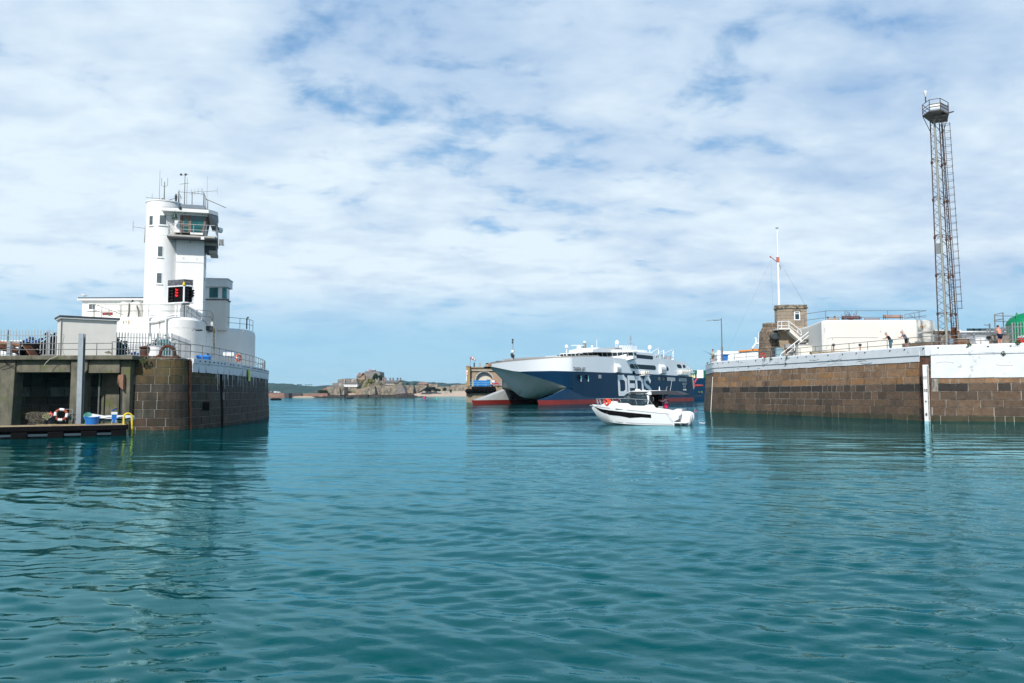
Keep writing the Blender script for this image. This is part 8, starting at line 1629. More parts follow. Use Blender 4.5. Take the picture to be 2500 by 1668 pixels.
 for zz in (1.0, .5): loc(MB().tube((u0, -9.5, z0 + zz), (u1, -9.5, z1 + zz - .1), .04), 'sundeck_rail', M_hullw)
 for i in range(14): u = u0 + (u1 - u0) * i / 13; loc(MB().tube((u, -9.5, z0 - .3), (u, -9.5, z0 + 1), .045), 'rail_post', M_hullw)
 u2, z2 = uz('F', 1790, 690, -9.5); u3, z3 = uz('F', 1870, 742, -9.5)
 for i in range(7): u = u2 + (u3 - u2) * i / 6; z = z2 + (z3 - z2) * i / 6; loc(MB().tube((u, -9.5, z - .2), (u, -9.5, z + .75), .045), 'rail_post', M_hullw)
 loc(MB().tube((u2, -9.5, z2 + .75), (u3, -9.5, z3 + .75), .04), 'aft_rail', M_hullw)
 for k, x, y, r in (('E', 1717, 300, .45), ('E', 1912, 315, .6), ('F', 597, 250, .6), ('F', 1150, 332, .65), ('E', 2125, 300, .3)): u, z = uz(k, x, y, 0); loc(MB().lathe(u, 0, [(r * .8, z - r), (r, z - r * .3), (r * .9, z + r * .4), (r * .4, z + r)], 14), 'satellite_dome', M_whiteclean, smooth=True); loc(MB().tube((u, 0, z - r), (u, 0, 11.8), .12), 'dome_post', M_hullw)
 rod('radar_scanner', 'E', [(1800, 285), (2010, 285)], 0, .12); u, z = uz('E', 2005, 250, 0); loc(MB().box(u - .4, u + .4, -.3, .3, 12, z), 'radar_mast', mat('olive_grey', (.24, .24, .20), .7)); loc(MB().ball((u, 0, z + .3), .35), 'mast_dome', M_whiteclean)
 for k, x, y0, y1, r in (('E', 2200, 190, 345, .05), ('F', 570, 255, 350, .05), ('F', 828, 130, 300, .09), ('F', 878, 285, 330, .14)): rod('whip_aerial' if r < .08 else 'roof_mast', k, [(x, y0), (x, y1 + 30)], 0, r, M_hullw if r < .08 else M_grey)
 for y, w in ((165, 20), (200, 26), (265, 30)): rod('mast_crossbar', 'F', [(828 - w, y), (828 + w, y)], 0, .06, M_grey)
 hs = [uz('F', x, y, 0) for x, y in ((600, 345), (640, 305), (720, 300), (880, 315), (880, 375), (640, 375))]; loc(MB().prism(hs, lambda u, z: (u, -1, z), lambda u, z: (u, .6, z)), 'mast_house', M_hullw)
 for i in range(6): x = 650 + i * 38; rod('lattice_strut', 'F', [(x, 375), (x + 30, 300)], -3.1, .06, M_lgrey)
 hs = [uz('F', x, y, 0) for x, y in ((440, 375), (445, 342), (560, 338), (580, 375))]; loc(MB().prism(hs, lambda u, z: (u, -2, z), lambda u, z: (u, 2, z)), 'roof_housing', M_fdeck)
 hs = [uz('E', x, y, 0) for x, y in ((2080, 350), (2110, 325), (2150, 318), (2180, 345))]; loc(MB().prism(hs, lambda u, z: (u, -1.2, z), lambda u, z: (u, 1.2, z)), 'rescue_boat_cover', M_whiteclean)
 # bow mast and winches
 zf = uz('E', 865, 540, 0); rod('bow_mast', 'E', [(865, 540), (862, 190)], 0, .08, M_grey)
 for x in (845, 885): rod('mast_leg', 'E', [(x, 540), (866, 440)], 0, .09, M_galv)
 for x, y, r in ((855, 385, .35), (862, 455, .4), (845, 430, .3), (858, 235, .22), (860, 195, .22)): u, z = uz('E', x, y, 0); loc(MB().lathe(u, 0, [(r * .6, z - r), (r, z - r * .4), (r, z + r * .4), (r * .5, z + r)], 10), 'mast_light', M_dark if r > .25 and y > 400 or r < .25 else M_whiteclean)
 rod('mast_crossbar', 'E', [(840, 375), (892, 375)], 0, .06, M_dark)
 for x in (755, 790): u, z = uz('E', x, 552, -2); loc(MB().tube((u, -.9, z), (u, .5, z), .32, 12), 'anchor_winch', M_black)
 for x in (1030, 1255, 1570, 1800, 2105): u, z = uz('E', x, interp(deck, x) - 8, -hw(0)); u = u; loc(MB().cyl(u, -min(9.2, hw(u) - .4), z - .3, z + .12, .16, 8), 'fairlead', M_grey)
 loc(MB().loft([[(uT + .1, -.4, 8.0), (uT + .1, .4, 8.0), (uT + .1, .4, 8.5), (uT + .1, -.4, 8.5)], [(uT + 1.0, -.6, 8.0), (uT + 1.0, .6, 8.0), (uT + 1.0, .6, 8.6), (uT + 1.0, -.6, 8.6)]]), 'bow_fender', mat('buff_fender', (.42, .27, .17), .8)); loc(MB().box(uT - .2, uT + .9, -.5, .5, 7.6, 8.0), 'fender_underside', M_black)
 # lettering
 Y0 = -9.64
 def glyph(nm, strokes, x0, x1, y0, y1, wd):
  # strokes given in a 0..1 box, mapped to the sighted letter box
  a0 = fz('F', x0, y0); a1 = fz('F', x1, y0); b0 = fz('F', x0 + 40, y1); H_ = a0[1] - b0[1]; Wd = a1[0] - a0[0]; m = MB()
  k = 0
  for st in strokes:
   for (p, q) in zip(st, st[1:]):
    k += 1; yk = Y0 - .004 * k
    p = Vector((p[0] * Wd, p[1] * H_)); q = Vector((q[0] * Wd, q[1] * H_)); d = (q - p).normalized(); n = Vector((-d.y, d.x)) * wd / 2; e = d * wd * .42; c = [p - e + n, q + e + n, q + e - n, p - e - n]
    m.prism([(a0[0] + v.x - .12 * v.y, b0[1] + v.y) for v in c], lambda u, z: (u, yk, z), lambda u, z: (u, yk + .05, z))
  loc(m, nm, mat('lettering_white', (.96, .96, .96), .5, var=.01))
 D = [[(.1, .08), (.1, .92), (.62, .92), (.88, .78), (.88, .22), (.62, .08), (.1, .08)]]; Fg = [[(.12, 0), (.12, .92), (.95, .92)], [(.12, .52), (.85, .52)]]; Sg = [[(.9, .80), (.72, .92), (.25, .92), (.1, .80), (.1, .66), (.25, .56), (.72, .44), (.9, .34), (.9, .2), (.75, .08), (.25, .08), (.1, .2)]]
 glyph('letter_d', D, 622, 775, 813, 1140, 1.2); glyph('letter_f', Fg, 788, 905, 820, 1150, 1.2); glyph('letter_d', D, 918, 1050, 826, 1160, 1.2); glyph('letter_s', Sg, 1062, 1172, 832, 1165, 1.15)
 def lab(txt, k, x, y, size, m, xs=1.0): u, z = fz(k, x, y, Y0); text('ship_name', txt, size, basis((u, Y0 if u > 30 else -9.5, z), (1, 0, 0) if u > 30 else (1, -.045, 0), (0, 0, 1)), m, t, xs=xs, off=.015)
 lab('TARIFA JET', 'E', 1935, 664, 1.15, M_dark, 1.05); lab('TARIFA JET', 'F', 1735, 955, 1.05, mat('lettering_white', (.7, .72, .74), .5), .85); lab('DOVER', 'F', 1733, 1000, .75, mat('lettering_white', (.7, .72, .74), .5)); lab('IMO 1190000', 'F', 1740, 1050, .7, mat('lettering_white', (.7, .72, .74), .5)) if False else lab('IMO 9150000', 'F', 1740, 1050, .7, mat('lettering_white', (.7, .72, .74), .5), .8)
 # stern: grey side strip, transom, red rescue platform
 P = [(101.2, 7.6), (102.3, 7.6), (103.2, 4.2), (102.5, 3.7)]; loc(MB().prism(P, lambda u, z: (u, -9.75, z), lambda u, z: (u, -9.4, z)), 'stern_quarter', M_lgrey); loc(MB().box(101.4, 102.8, -9.4, 9.4, 1, 3.4), 'transom', M_navy); loc(MB().box(102.8, 106.5, -9.3, 9.3, .5, 1.0), 'stern_platform', M_navy)
 u, z = fz('F', 1985, 740, -9.5)
 # awning poles
 o = thing('rescue_boat', 'red rescue boat slung on a red davit at the ferry stern', 'boat', FO + FU * 106 - FV * 8 + Vector((0, 0, 4))); q = lambda x, y: Wp('F', x, y, FO - FV * 9.2, FV)
 MB().path([q(1900, 985), q(1960, 985), q(2040, 980)], lambda f: .55 - .4 * abs(f - .4), 10).build('hull', M_red, o, smooth=True); MB().loft([[q(x, y) + FV * .0 for x, y in P_] for P_ in ([(1885, 1010), (1885, 930), (1915, 900), (1925, 990)],)] + [[q(x, y) + FV * .8 for x, y in ((1885, 1010), (1885, 930), (1915, 900), (1925, 990))]]).build('davit_base', M_red, o); MB().path([q(1905, 930), q(1945, 860), q(1960, 870)], .25, 6).build('davit', mat('rose_red', (.55, .06, .10), .6), o)
 # people on deck
 cl = [M_blackcloth, M_navycloth, M_jeans, mat('grey_jacket', (.2, .2, .22), .9), mat('maroon_cap', (.14, .04, .04), .8)]; rr = random.Random(2)
 for i, x in enumerate((1290, 1312, 1345, 1358, 1415, 1432, 1452, 1478, 1500, 1512, 1528)):
  u = fz('F', x, 500, -9.0)[0]; P = FO + FU * u + FV * rr.uniform(-9.1, -8.6); P.z = z0 - .35 if i > -1 else 0; person('passenger in dark clothing at the upper sun deck rail of the ferry', P, (-FV.x * -1, -.8), 'stand', shirt=cl[i % 4], sleeves='long', trousers=cl[(i + 1) % 4], hair=M_hair, simple=True, group='ferry passengers on the sun deck')
 for i, x in enumerate((1765, 1782, 1805, 1835)):
  u, z = fz('F', x, 680 + (x - 1765) * .5, -9.0); P = FO + FU * u + FV * -9.0; P.z = z - 1.25; person('passenger standing on the lower aft deck of the ferry', P, (.5, -.8), 'stand', shirt=cl[(i + 2) % 5], sleeves='long', trousers=cl[i % 3], hair=M_hair, simple=True, group='ferry passengers on the aft deck')
 for x, y, lb in ((1985, 1150, 'crew member in a yellow vest nearer the ferry stern'), (2030, 1165, 'crew member in a yellow vest nearer the granite pier')):
  q_ = Wp('F', x, y, FO - FV * 9.0, FV); P = FO + FU * ((q_ - FO).dot(FU)) + FV * -8.9; P.z = 1.6; person(lb, P, (-.5, -.8), 'stand', shirt=M_hivis, trousers=M_navycloth, hair=M_hair, simple=True)
 m = MB(); a = FO + FU * 103 - FV * 9.3; b = FO + FU * 112 - FV * 9.3; m.slab(Vector((a.x, a.y, 1.35)), Vector((b.x, b.y, 1.35)), Vector((b.x, b.y, 1.6)), Vector((a.x, a.y, 1.6)), -FV, -2.0); o = m.build('mooring_platform', M_dark, loc=a); tag(o, 'low dark mooring platform at the ferry stern', 'platform')
ferry()
def ship_behind():
 Y = 325; t = thing('cargo_ship', 'navy cargo ship with green and white upperworks behind the right pier', 'ship', W('F', 1830, 1215, Y)); X = lambda px: W('P', px, 940, Y).x; zz = lambda py: W('P', 1710, py, Y).z
 MB().prism([(X(1672), -1), (X(1672), zz(923)), (X(1900), zz(923)), (X(1930), zz(920)), (X(1915), -1)], lambda x, z: (x, Y, z), lambda x, z: (x, Y + 18, z)).build('hull', M_navy, t)
 MB().box(X(1680), X(1900), Y + .5, Y + 17, zz(923), zz(904.5)).build('green_upperworks', mat('dark_green_ship', (.0, .10, .055), .5, var=.1, scale=.2), t); MB().box(X(1703), X(1718), Y + .2, Y + 17.2, zz(923.2), zz(903.5)).build('white_panel', M_hullw, t); MB().box(X(1681), X(1698), Y + .1, Y + 1, zz(923), zz(917)).build('yellow_gear', M_yellow, t)
 for x in (1684, 1692, 1696, 1702): MB().tube((X(x), Y + .1, zz(923)), (X(x), Y + .1, zz(914)), .12).build('rail_post', M_hullw, t)
 b = lambda x, y, y_=Y: W('L', x, y, y_)
 pr = [b(470, 1300), b(470, 1040), b(530, 1000), b(820, 1000), b(1400, 1000), b(1400, 1300)]; MB().prism([(p.x, p.z) for p in pr], lambda x, z: (x, Y + 1, z), lambda x, z: (x, Y + 15, z)).build('white_superstructure', M_hullw, t)
 pr = [b(820, 1010), b(830, 985), b(1060, 968), b(1120, 950), b(1400, 955), b(1400, 995), b(1100, 990)]; MB().prism([(p.x, p.z) for p in pr], lambda x, z: (x, Y + .4, z), lambda x, z: (x, Y + 3.5, z)).build('orange_lifeboat_cover', mat('lifeboat_orange', (.85, .27, .03), .5), t)
 for P in ([(1070, 950), (1140, 850), (1145, 760)], [(1130, 855), (1215, 855)], [(1225, 950), (1222, 640)], [(1200, 950), (1205, 640)], [(1245, 950), (1245, 660)], [(1110, 755), (1140, 755)]): MB().path([b(x, y) for x, y in P], .35, 5).build('signal_mast', M_hullw, t)
 m = MB()
 for i in range(9): m.path([b(1196, 660 + i * 32), b(1252, 675 + i * 32)], .18, 4)
 m.build('mast_lattice', M_lgrey, t)
ship_behind()
def far_pier():
 Y = 236; e = lambda x, y, y_=Y: W('E', x, y, y_); t = thing('arched_pier', 'brown concrete pier house with a blind white arch behind the ferry bow', 'pier', (e(120, 1190).x, Y, 0)); x0 = e(120, 900).x; x1 = e(1150, 900).x; M_fp = mat('brown_far_concrete', (.30, .23, .16), .9, var=.25, scale=.4, patch=(.16, .12, .08), pthr=.6, pscale=.25, streak=(.13, .10, .07), sthr=.6, sscale=(.5, .5, .1)); z = lambda y: e(300, y).z
 MB().box(x0, x1 + 25, Y, Y + 30, -1, z(1040)).build('quay_wall', M_fp, t); MB().box(x0 + .2, x1 + 25, Y + .3, Y + 30, z(1040), z(935)).build('upper_quay', M_fp, t)
 MB().box(x0, e(178, 900).x, Y + .1, Y + 8, z(940), z(612)).build('end_pillar', mat('ochre_pillar', (.36, .24, .10), .9, var=.25, scale=.5), t); MB().box(x0 - .1, e(182, 900).x, Y, Y + 8.2, z(625), z(608)).build('pillar_cap', M_fp, t)
 # wall with arched opening
 ax = e(405, 850).x; ar = e(535, 850).x - ax; zs = z(840); ztop = z(640)
 n = 12; arc = [(ax + ar * cos(pi * i / n), zs + ar * .98 * sin(pi * i / n)) for i in range(n + 1)]
 m = MB(); L_ = e(178, 900).x; m.prism([(x1, z(940)), (x1, ztop), (L_, ztop), (L_, z(940)), (ax - ar, z(940))] + arc[::-1] + [(ax + ar, z(940))], lambda x, z_: (x, Y + 2, z_), lambda x, z_: (x, Y + 3, z_)); m.build('arched_wall', M_fp, t)
 MB().box(L_, x1, Y + 1.7, Y + 3.2, ztop, z(625)).build('parapet', M_fp, t); MB().box(L_, x1, Y + 1.6, Y + 3, z(690), z(680)).build('string_course', M_conclight, t); MB().box(ax - ar - .3, ax + ar + .3, Y + 3.02, Y + 3.4, z(945), zs + ar * 1.1).build('arch_infill', mat('arch_cream', (.62, .56, .46), .9, var=.1, scale=.4), t)
 MB().path([(ax + (ar + .25) * cos(pi * i / n), Y + 1.95, zs + (ar + .25) * .98 * sin(pi * i / n)) for i in range(n + 1)], .22, 5).build('arch_moulding', M_conclight, t)
 MB().box(e(170, 900).x, e(232, 900).x, Y + 1.9, Y + 2.1, z(938), z(810)).build('white_panel', M_conclight, t); MB().box(e(545, 900).x, e(760, 900).x, Y + .1, Y + 1, z(935), z(920)).build('ledge', M_fp, t)
 o = thing('notice_board', 'white and orange notice board on the far pier pillar', 'sign', e(130, 760, Y - .05)); MB().box(e(118, 0).x, e(143, 0).x, Y - .08, Y + .05, z(752), z(680)).build('board', M_white, o); MB().box(e(123, 0).x, e(136, 0).x, Y - .12, Y - .05, z(735), z(705)).build('symbol', M_orange, o); MB().box(e(120, 0).x, e(132, 0).x, Y - .08, Y + .05, z(860), z(765)).build('lower_board', M_white, o)
 o = thing('shipping_container', 'bright blue container on the far pier deck', 'container', e(235, 935, Y - .5)); M_c = mat('container_blue', (.01, .20, .55), .5, var=.1, scale=.5); m = MB(); m.box(e(235, 0).x, e(500, 0).x, Y + .2, Y + 1.9, z(936), z(842)); m.build('body', M_c, o); MB().box(e(445, 0).x, e(500, 0).x, Y + .15, Y + 1.7, z(845), z(830)).build('roof_unit', mat('dark_teal', (.02, .15, .25), .6), o)
 for i in range(12): xx = e(240 + i * 22, 0).x; MB().box(xx, xx + .2, Y + .12, Y + .21, z(934), z(846)).build('rib', M_c, o)
 o = thing('red_truck', 'red and white truck on the far pier beside the container', 'truck', e(530, 930)); P = [e(x, y) for x, y in ((525, 925), (535, 840), (580, 840), (660, 915), (655, 930))]; MB().prism([(p.x, p.z) for p in P], lambda x, z_: (x, Y + .3, z_), lambda x, z_: (x, Y + 2, z_)).build('body', mat('bright_red', (.70, .03, .03), .5), o); MB().box(e(530, 0).x, e(570, 0).x, Y + .2, Y + .35, z(885), z(842)).build('cab', M_white, o)
 for x in (550, 630): p = e(x, 930); MB().tube((p.x, Y + .2, p.z), (p.x, Y + 2, p.z), .4, 10).build('wheel', M_black, o)
 # tyre fenders
 for i in range(10):
  p = e(225 + i * 38, 988, Y - .6); o = thing('tyre_fender', 'black tyre in the row of fenders hanging on the far pier', 'tyre', p, group='tyre fenders on the far pier'); MB().torus(p, (1, -.15, 0), .62, .36, 16, 8).build('tyre', M_black, o, smooth=True)
 p = e(157, 1012, Y - .9); o = thing('round_fender', 'big round black fender at the far pier corner', 'fender', p); MB().ball(p, 1.05, .8, .75, 14, 9).build('ball', M_black, o, smooth=True); MB().tube(p + Vector((0, .3, .6)), p + Vector((0, .9, 1.6)), .05).build('chain', M_dark, o)
 railing('thin pale blue guard rail on the far pier deck', [Vector((e(175, 0).x, Y + .1, z(938))), Vector((e(720, 0).x, Y + .1, z(938)))], h=1.15, step=2.4, m=mat('pale_blue_rail', (.25, .45, .60), .5), r=.06)
 p = e(180, 612); o = thing('windsock', 'drooping pink and white windsock on the far pier', 'windsock', p); MB().tube((p.x, Y + 1, p.z), (p.x, Y + 1, e(180, 470).z), .06).build('pole', M_galvd, o); a = e(190, 472); b = e(268, 520); cols = (mat('windsock_pink', (.72, .16, .14), .8), M_white)
 for i in range(5): MB().tube(a.lerp(b, i / 5) + Vector((0, 1, 0)), a.lerp(b, (i + 1) / 5) + Vector((0, 1, 0)), .5 - .06 * i, 10, .44 - .06 * i).build('sleeve_band', cols[i % 2], o)
 for x, w, h, lb, mm in ((240, 10, 545, 'dark slender post cluster on the far pier roof', M_dark), (330, 14, 540, 'short pale grey box mast on the far pier roof', M_conclight)):
  p = e(x, 625); o = thing('roof_post', lb, 'post', p); MB().box(e(x - w, 0).x, e(x + w, 0).x, Y + 2, Y + 2.6, p.z, e(x, h + 15).z).build('column', mm, o); MB().tube((p.x, Y + 2, p.z), (p.x + .2, Y + 2, e(x, h).z), .08).build('stem', mm, o)
far_pier()
# ================================================================== motor boat
def motorboat():
 th = radians(22); ST = Wz('G', 1690, 782); ST.z = 0; bd = Vector((-cos(th), sin(th), 0)); bl = Vector((sin(th), cos(th), 0))
 # local frame: x forward, y to port (away is starboard) -> near side is y = +1.25
 HB = 1.25; O_ = ST + bl * HB; rz = atan2(bd.y, bd.x)
 t = thing('motor_boat', 'white cabin motor boat with twin white outboards', 'boat', O_, rz); loc = lambda m, nm, mt, par=t, **k: m.build(nm, mt, par, world=False, **k)
 def bz(x, y, v=HB): q = Wp('G', x, y, O_ - bl * v, bl); return (q - O_).dot(bd), q.z
 # (local y axis = Rz(90) of bd)
 ly = Vector((-bd.y, bd.x, 0)); sgn = 1 if ly.dot(-bl) > 0 else -1
 N = lambda v: v * sgn
 XB = 6.35
 hb = lambda x: HB * (1 - max(0, (x - 2.6) / (XB - 2.6)) ** 2.3); sheer = lambda x: interp([(0, .90), (.5, .92), (2, 1.08), (4, 1.27), (5.4, 1.38), (6.35, 1.42)], x)
 chz = lambda x: interp([(0, .02), (2, .03), (4, .10), (5, .22), (5.6, .44), (5.95, .78), (6.35, 1.30)], x); chb = lambda x: hb(x) * interp([(0, .93), (3, .90), (5, .72), (6.35, .4)], x)
 xs = [0, .6, 1.2, 2, 2.8, 3.6, 4.4, 5, 5.5, 5.9, 6.2, 6.35]
 R_ = []
 for x in xs: b = hb(x); c = chb(x); R_.append([(x, -b, sheer(x)), (x - .0, -b * .985, (sheer(x) + chz(x)) / 2 + .1), (x, -c, chz(x)), (x, 0, chz(x) - .42 + .3 * (x / XB) ** 6), (x, c, chz(x)), (x, b * .985, (sheer(x) + chz(x)) / 2 + .1), (x, b, sheer(x))])
 loc(MB().loft(R_), 'hull', M_whiteclean, smooth=True)
 def hp(x, f, s, off=.015):        # point on the near topside
  z0, z1 = chz(x), sheer(x); z = z0 + (z1 - z0) * f; zm = (z0 + z1) / 2 + .1; b, c = hb(x), chb(x)
  y = b * .985 + (b - b * .985) * (z - zm) / (z1 - zm) if z > zm else c + (b * .985 - c) * (z - z0) / (zm - z0); return (x, s * (y + off), z)
 top = lambda x: interp([(1.62, .74), (4, .76), (5.4, .77), (6.15, .80)], x); bot = lambda x: interp([(1.62, .50), (2.45, .50), (2.65, .40), (3.4, .40), (3.75, .50), (4.6, .46), (5.4, .54), (5.9, .64), (6.15, .79)], x)
 for s in (N(1), N(-1)):
  q = [1.62, 2, 2.35, 2.5, 3.2, 3.55, 4, 4.4, 4.8, 5.2, 5.5, 5.8, 6.0, 6.12]; loc(MB().loft([[hp(x, top(x), s), hp(x, (top(x) + bot(x)) / 2, s), hp(x, bot(x), s)] for x in q], closed_ring=False), 'hull_window', M_black)
  loc(MB().loft([[hp(x, .915, s, .012), hp(x, .88, s, .012)] for x in (.3, 1, 2, 3, 4, 5, 5.6, 6.1)], closed_ring=False), 'gunwale_line', M_grey); loc(MB().loft([[hp(x, .10, s, .012), hp(x, .075, s, .012)] for x in (.1, 1, 2, 3, 4, 5, 5.6)], closed_ring=False), 'spray_rail', M_grey)
  loc(MB().path([hp(.55, .93, s), hp(.1, .28, s), ], .012, 4), 'stern_seam', M_grey)
 text('boat_lettering', 'JE 1190', .13, basis((1.75, N(1.262), .92), (-sgn, 0, 0), (0, 0, 1)), M_lgrey, t) if False else None
 # deck, coachroof
 D = [[(x, -hb(x) * .98, sheer(x)), (x, 0, sheer(x) + .05), (x, hb(x) * .98, sheer(x))] for x in xs]; loc(MB().loft(D, closed_ring=False), 'deck', M_whiteclean)
 fd = [bz(x, y, .6) for x, y in ((590, 325), (500, 312), (380, 345), (300, 370), (270, 392))]
 loc(MB().loft([[(x, -w, sheer(x) - .05), (x, -w * .85, z), (x, w * .85, z), (x, w, sheer(x) - .05)] for x, z, w in ((3.2, 1.55, 1.05), (fd[0][0], fd[0][1], .95), (fd[1][0], fd[1][1], .85), (fd[2][0], fd[2][1] - .0, .7), (fd[3][0], fd[3][1], .5), (fd[4][0], fd[4][1] - .02, .3))]), 'coachroof', M_whiteclean, smooth=True)
 bw = [bz(x, y) for x, y in ((560, 345), (800, 350), (870, 395), (1110, 400), (1180, 375), (1290, 378), (1330, 435), (1600, 470), (1660, 490))]
 for s in (-1, 1): loc(MB().prism([(x, z) for x, z in bw] + [(bw[-1][0], .85), (bw[0][0], 1.2)], lambda x, z: (x, s * 1.17, z), lambda x, z: (x, s * 1.05, z)), 'cabin_side', M_whiteclean)
 # glazing as a ring of panels
 gl = [bz(x, y, 1.05) for x, y in ((600, 325), (770, 178), (1190, 178), (1265, 215), (1300, 420), (1100, 400), (880, 400), (800, 345))]
 for s in (-1, 1):
  o = loc(MB().prism(gl, lambda x, z: (x, s * 1.06, z), lambda x, z: (x, s * 1.02, z)), 'side_window', mat('boat_glass_frame', (.018, .022, .026), .3));
  for P in (((645, 318), (790, 200), (880, 200), (880, 362), (850, 358), (795, 322)), ((918, 200), (1036, 200), (1036, 372), (918, 370)), ((1054, 200), (1168, 200), (1178, 355), (1100, 372), (1054, 372))): loc(MB().prism([bz(x, y, 1.05) for x, y in P], lambda x, z: (x, s * 1.075, z), lambda x, z: (x, s * 1.065, z)), 'pane', mat('boat_tint_reflections', (.03, .05, .07), .12, var=.5, scale=1.5, spec=.4, patch=(.22, .26, .30), pthr=.60, pscale=2.6), par=o)  # dark tinted panes with pale reflections painted in as patches
  loc(MB().prism([bz(x, y, 1.05) for x, y in ((1170, 190), (1215, 200), (1215, 300), (1195, 365), (1180, 365), (1190, 300))], lambda x, z: (x, s * 1.09, z), lambda x, z: (x, s * 1.07, z)), 'curtain', M_white, par=o)
 a, b = bz(600, 325, 1.05), bz(770, 178, 1.05); loc(MB().add([(a[0], -1.03, a[1]), (a[0], 1.03, a[1]), (b[0], 1.03, b[1]), (b[0], -1.03, b[1])], [(0, 1, 2, 3)]), 'windscreen', M_glass)
 # roof
 rp = [bz(x, y, 1.0) for x, y in ((770, 172), (850, 130), (960, 108), (1440, 105), (1480, 120), (1270, 135), (1265, 185), (1190, 172), (1170, 160))]
 loc(MB().prism([bz(x, y, 1.0) for x, y in ((775, 168), (850, 125), (960, 106), (1450, 104), (1450, 112), (1260, 120), (1190, 165))], lambda x, z: (x, -1.1, z), lambda x, z: (x, 1.1, z)), 'roof', M_whiteclean, bevel=.02)
 loc(MB().prism([bz(x, y, 1.0) for x, y in ((790, 165), (870, 128), (1250, 128), (1180, 160), (1000, 172))], lambda x, z: (x, N(1.14), z), lambda x, z: (x, N(1.09), z)), 'roof_side_panel', M_dark); loc(MB().prism([bz(x, y, 1.0) for x, y in ((1165, 160), (1225, 132), (1262, 140), (1268, 188), (1215, 188))], lambda x, z: (x, N(1.17), z), lambda x, z: (x, N(1.1), z)), 'roof_bracket', M_whiteclean)
 loc(MB().prism([bz(x, y, 1.0) for x, y in ((1260, 118), (1450, 108), (1720, 120), (1895, 185), (1890, 200), (1600, 182), (1270, 185))], lambda x, z: (x, -1.08, z), lambda x, z: (x, 1.12, z)), 'canopy', mat('dark_grey_canvas', (.045, .05, .06), .9, var=.2))
 # aft bulkhead, helm and interior
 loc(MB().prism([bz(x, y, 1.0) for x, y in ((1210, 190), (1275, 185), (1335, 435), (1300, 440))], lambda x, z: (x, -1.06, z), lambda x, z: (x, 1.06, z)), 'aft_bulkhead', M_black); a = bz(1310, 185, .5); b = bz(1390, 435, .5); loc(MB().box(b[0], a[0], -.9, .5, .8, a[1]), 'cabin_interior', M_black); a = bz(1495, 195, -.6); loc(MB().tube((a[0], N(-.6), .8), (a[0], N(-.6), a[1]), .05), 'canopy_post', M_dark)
 loc(MB().box(.2, 1.5, -1.1, 1.1, .55, .62), 'cockpit_sole', M_lgrey); P = bz(1395, 380, 0); loc(MB().box(P[0] - .4, P[0], -.5, .5, .6, P[1] - .1), 'galley_unit', M_grey)
 q = [bz(x, y, 1.2) for x, y in ((1865, 200), (1860, 510))]; loc(MB().tube((q[0][0], N(1.0), q[0][1]), (q[1][0], N(1.0), q[1][1]), .01, 4), 'awning_line', M_dark)
 # stern module and swim platform
 sp = [bz(x, y, 1.0) for x, y in ((1600, 480), (1650, 500), (1690, 480), (1730, 458), (1835, 460), (1835, 560), (1780, 600), (1770, 660), (1700, 690))]; loc(MB().prism(sp, lambda x, z: (x, -.95, z), lambda x, z: (x, 1.0, z)), 'stern_seat', M_whiteclean, bevel=.03); a = bz(1665, 705, 1.1); b = bz(1870, 720, 1.1); loc(MB().box(b[0] - .25, a[0] + .1, -1.15, 1.15, b[1] - .06, b[1] + .02), 'swim_platform', M_whiteclean, bevel=.02)
 for i, (x, v) in enumerate(((1915, .42), (2060, -.42))):
  m = MB(); c0 = bz(1915, 640, .42)[0]; zt = bz(1915, 505, .42)[1]; y = N(v)
  rings = [[(c0 + dx + rx * cos(a), y + .24 * cos(a) * 0 + ry * sin(a), z) for a in [2 * pi * k / 16 for k in range(16)]] for z, rx, ry, dx in ((-.25, .10, .06, .05), (.02, .26, .13, .02), (.12, .33, .19, .0), (.35, .42, .23, -.02), (.62, .46, .25, -.02), (.85, .44, .24, 0), (zt - .05, .34, .18, .06), (zt, .2, .1, .08))]
  e = loc(m.loft(rings), 'outboard_engine', M_whiteclean, smooth=True); loc(MB().box(c0 + .2, c0 + .7, y - .08, y + .08, .15, .5), 'engine_bracket', M_grey, par=e)
  for k in range(5): loc(MB().box(c0 - .42 + .015 * k, c0 - .36, y + N(.16), y + N(.225), .28 + .11 * k, .32 + .11 * k), 'engine_marking', M_dark, par=e)
 a = bz(2140, 690, 1.1); loc(MB().path([(a[0] + .2, N(-.9), .15), (a[0] - .15, N(-.9), .12), (a[0] - .2, N(-.9), .2)], .03), 'boarding_ladder', M_whiteclean)
 p = bz(2085, 430, -.7); q = bz(2085, 510, -.7); loc(MB().tube((q[0], N(-.7), q[1] - .25), (p[0], N(-.7), p[1]), .012, 5), 'flagstaff', M_galv); loc(MB().add([(q[0] - .0, N(-.7), q[1] + .17), (q[0] - .13, N(-.72), q[1] + .05), (q[0] - .1, N(-.7), q[1] - .05), (q[0], N(-.7), q[1] + .0)], [(0, 1, 2, 3)]), 'ensign', M_red)
 # bow rail
 rl = [bz(x, y, .9) for x, y in ((160, 262), (300, 262), (660, 260), (900, 268), (1180, 285), (1250, 310), (1330, 450))]
 for s in (-1, 1): loc(MB().path([(x, s * min(1.12, hb(min(x, 6.2)) * .93 + .02), z) for x, z in rl], .018, 6), 'bow_rail', M_galv); loc(MB().path([(x, s * min(1.12, hb(min(x, 6.2)) * .93), z) for x, z in [bz(x, y, .9) for x, y in ((150, 330), (280, 330))]], .014, 5), 'bow_rail', M_galv)
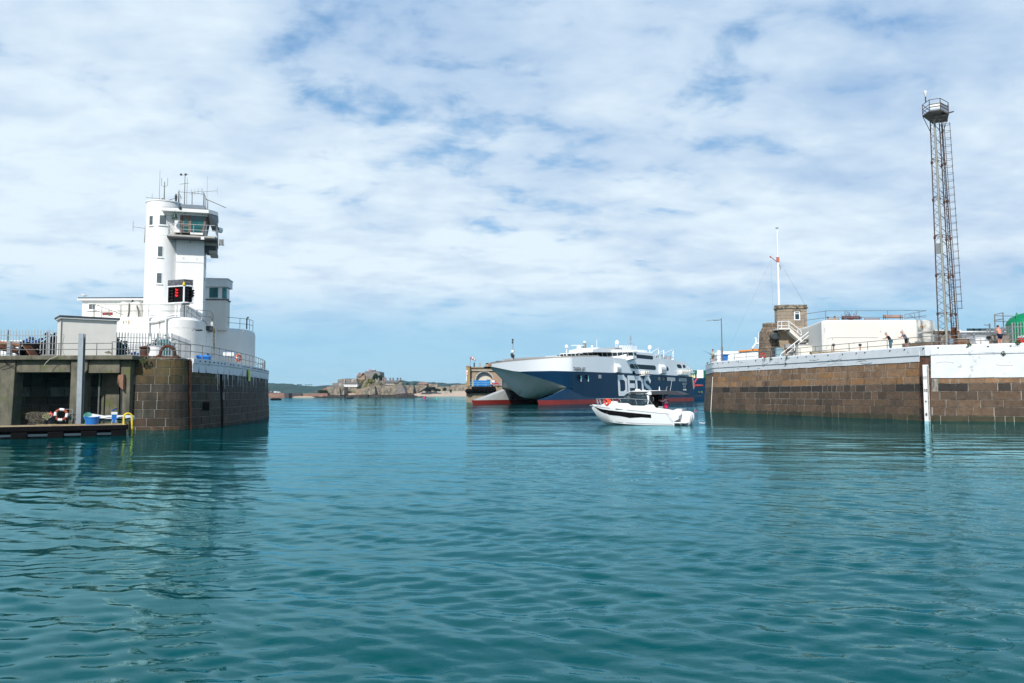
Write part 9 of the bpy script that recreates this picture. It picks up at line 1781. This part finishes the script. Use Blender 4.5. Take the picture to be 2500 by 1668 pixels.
 for x0, y0, x1, y1 in ((160, 262, 200, 392), (180, 262, 215, 392), (235, 262, 272, 392), (510, 262, 530, 320), (660, 262, 718, 412), (960, 270, 1010, 432)):
  a = bz(x0, y0, .9); b = bz(x1, y1, .9);
  for s in (-1, 1): loc(MB().tube((a[0], s * min(1.12, hb(min(a[0], 6.2)) * .93), a[1]), (b[0], s * min(1.14, hb(min(b[0], 6.2)) * .95), b[1]), .016, 5), 'rail_stanchion', M_galv)
 a = bz(110, 385, 0); loc(MB().box(6.2, a[0] + .1, -.1, .1, 1.36, 1.44), 'bow_roller', M_galv)
 # roof gear
 for x0, y0, x1, y1, r, nm in ((1410, 105, 1408, 70, .05, 'antenna_base'), (1408, 90, 1408, 32, .035, 'antenna_pod'), (1535, 105, 1560, 25, .012, 'whip_antenna'), (1615, 105, 1650, -90, .014, 'whip_antenna')): a = bz(x0, y0, .2); b = bz(x1, y1, .2); loc(MB().tube((a[0], N(.2), a[1] - .02), (b[0], N(.2), b[1]), r, 8, r * .7), nm, M_whiteclean)
 for x0, x1, y0, y1 in ((945, 1025, 72, 100), (1090, 1125, 85, 100)): a = bz(x0, y0, .3); b = bz(x1, y1, .3); loc(MB().box(b[0], a[0], -.15, .3, b[1] - .02, a[1] - .03), 'roof_radar', M_whiteclean, bevel=.02)
 loc(MB().path([(x, N(1.12), z) for x, z in [bz(x, y, 1.1) for x, y in ((1285, 235), (1300, 255), (1298, 290), (1285, 305))]], .014, 5), 'grab_handle', M_galv)
 # lifebuoy on the rail (hung on the boat, its own thing)
 gp = lambda x, y, v: Wp('G', x, y, O_ - bl * v, bl)
 for x, lb in ((400, 'front one of the pair of orange lifebuoys on the motor boat bow'), (440, 'rear one of the pair of orange lifebuoys on the motor boat bow')):
  p = gp(x, 328, .75 if x == 400 else .6); o = thing('lifebuoy', lb, 'lifebuoy', p, group='orange lifebuoys on the bow rail'); MB().torus(p, (bd.x * .6 - bl.x * .8, bd.y * .6 - bl.y * .8, 0), .20, .062, 22, 8).build('ring', mat('fluorescent_orange', (.92, .09, .03), .5), o, smooth=True)
 p = gp(1540, 450, .2); person('person in a pink top and dark life vest standing in the motor boat cockpit', (p.x, p.y, .62), (bd.x, bd.y), 'helm', shirt=mat('pale_pink_shirt', (.72, .42, .47), .85), trousers=mat('crimson_shorts', (.55, .02, .10), .8), shorts=True, hair=M_hair, sleeves='long', scale=.92)
 vest = O_; a = gp(1545, 350, .2); o = thing('life_vest', 'dark inflatable life vest worn over the pink top', 'life vest', a); MB().torus(a + Vector((0, 0, .15)), (bd.x * .2, bd.y * .2, 1), .15, .035, 16, 6).build('collar', M_blackcloth, o); MB().torus(a + Vector((0, 0, -.1)), (0, 0, 1), .16, .02, 16, 5).build('belt', M_blackcloth, o)
motorboat()
# ================================================================== air
def haze():
 m = bpy.data.materials.new('haze_air'); m.use_nodes = True; nt = m.node_tree; nt.nodes.remove(nt.nodes['Principled BSDF'])
 v = nt.nodes.new('ShaderNodeVolumePrincipled'); v.inputs['Density'].default_value = 5.5e-5; v.inputs['Color'].default_value = (.55, .82, 1.0, 1); v.inputs['Anisotropy'].default_value = .2
 nt.links.new(v.outputs[0], nt.nodes['Material Output'].inputs['Volume'])
 o = MB().box(-4350, 4350, -4350, 4350, -3.5, 110).build('haze', m); struct(o, 'stuff')
haze()
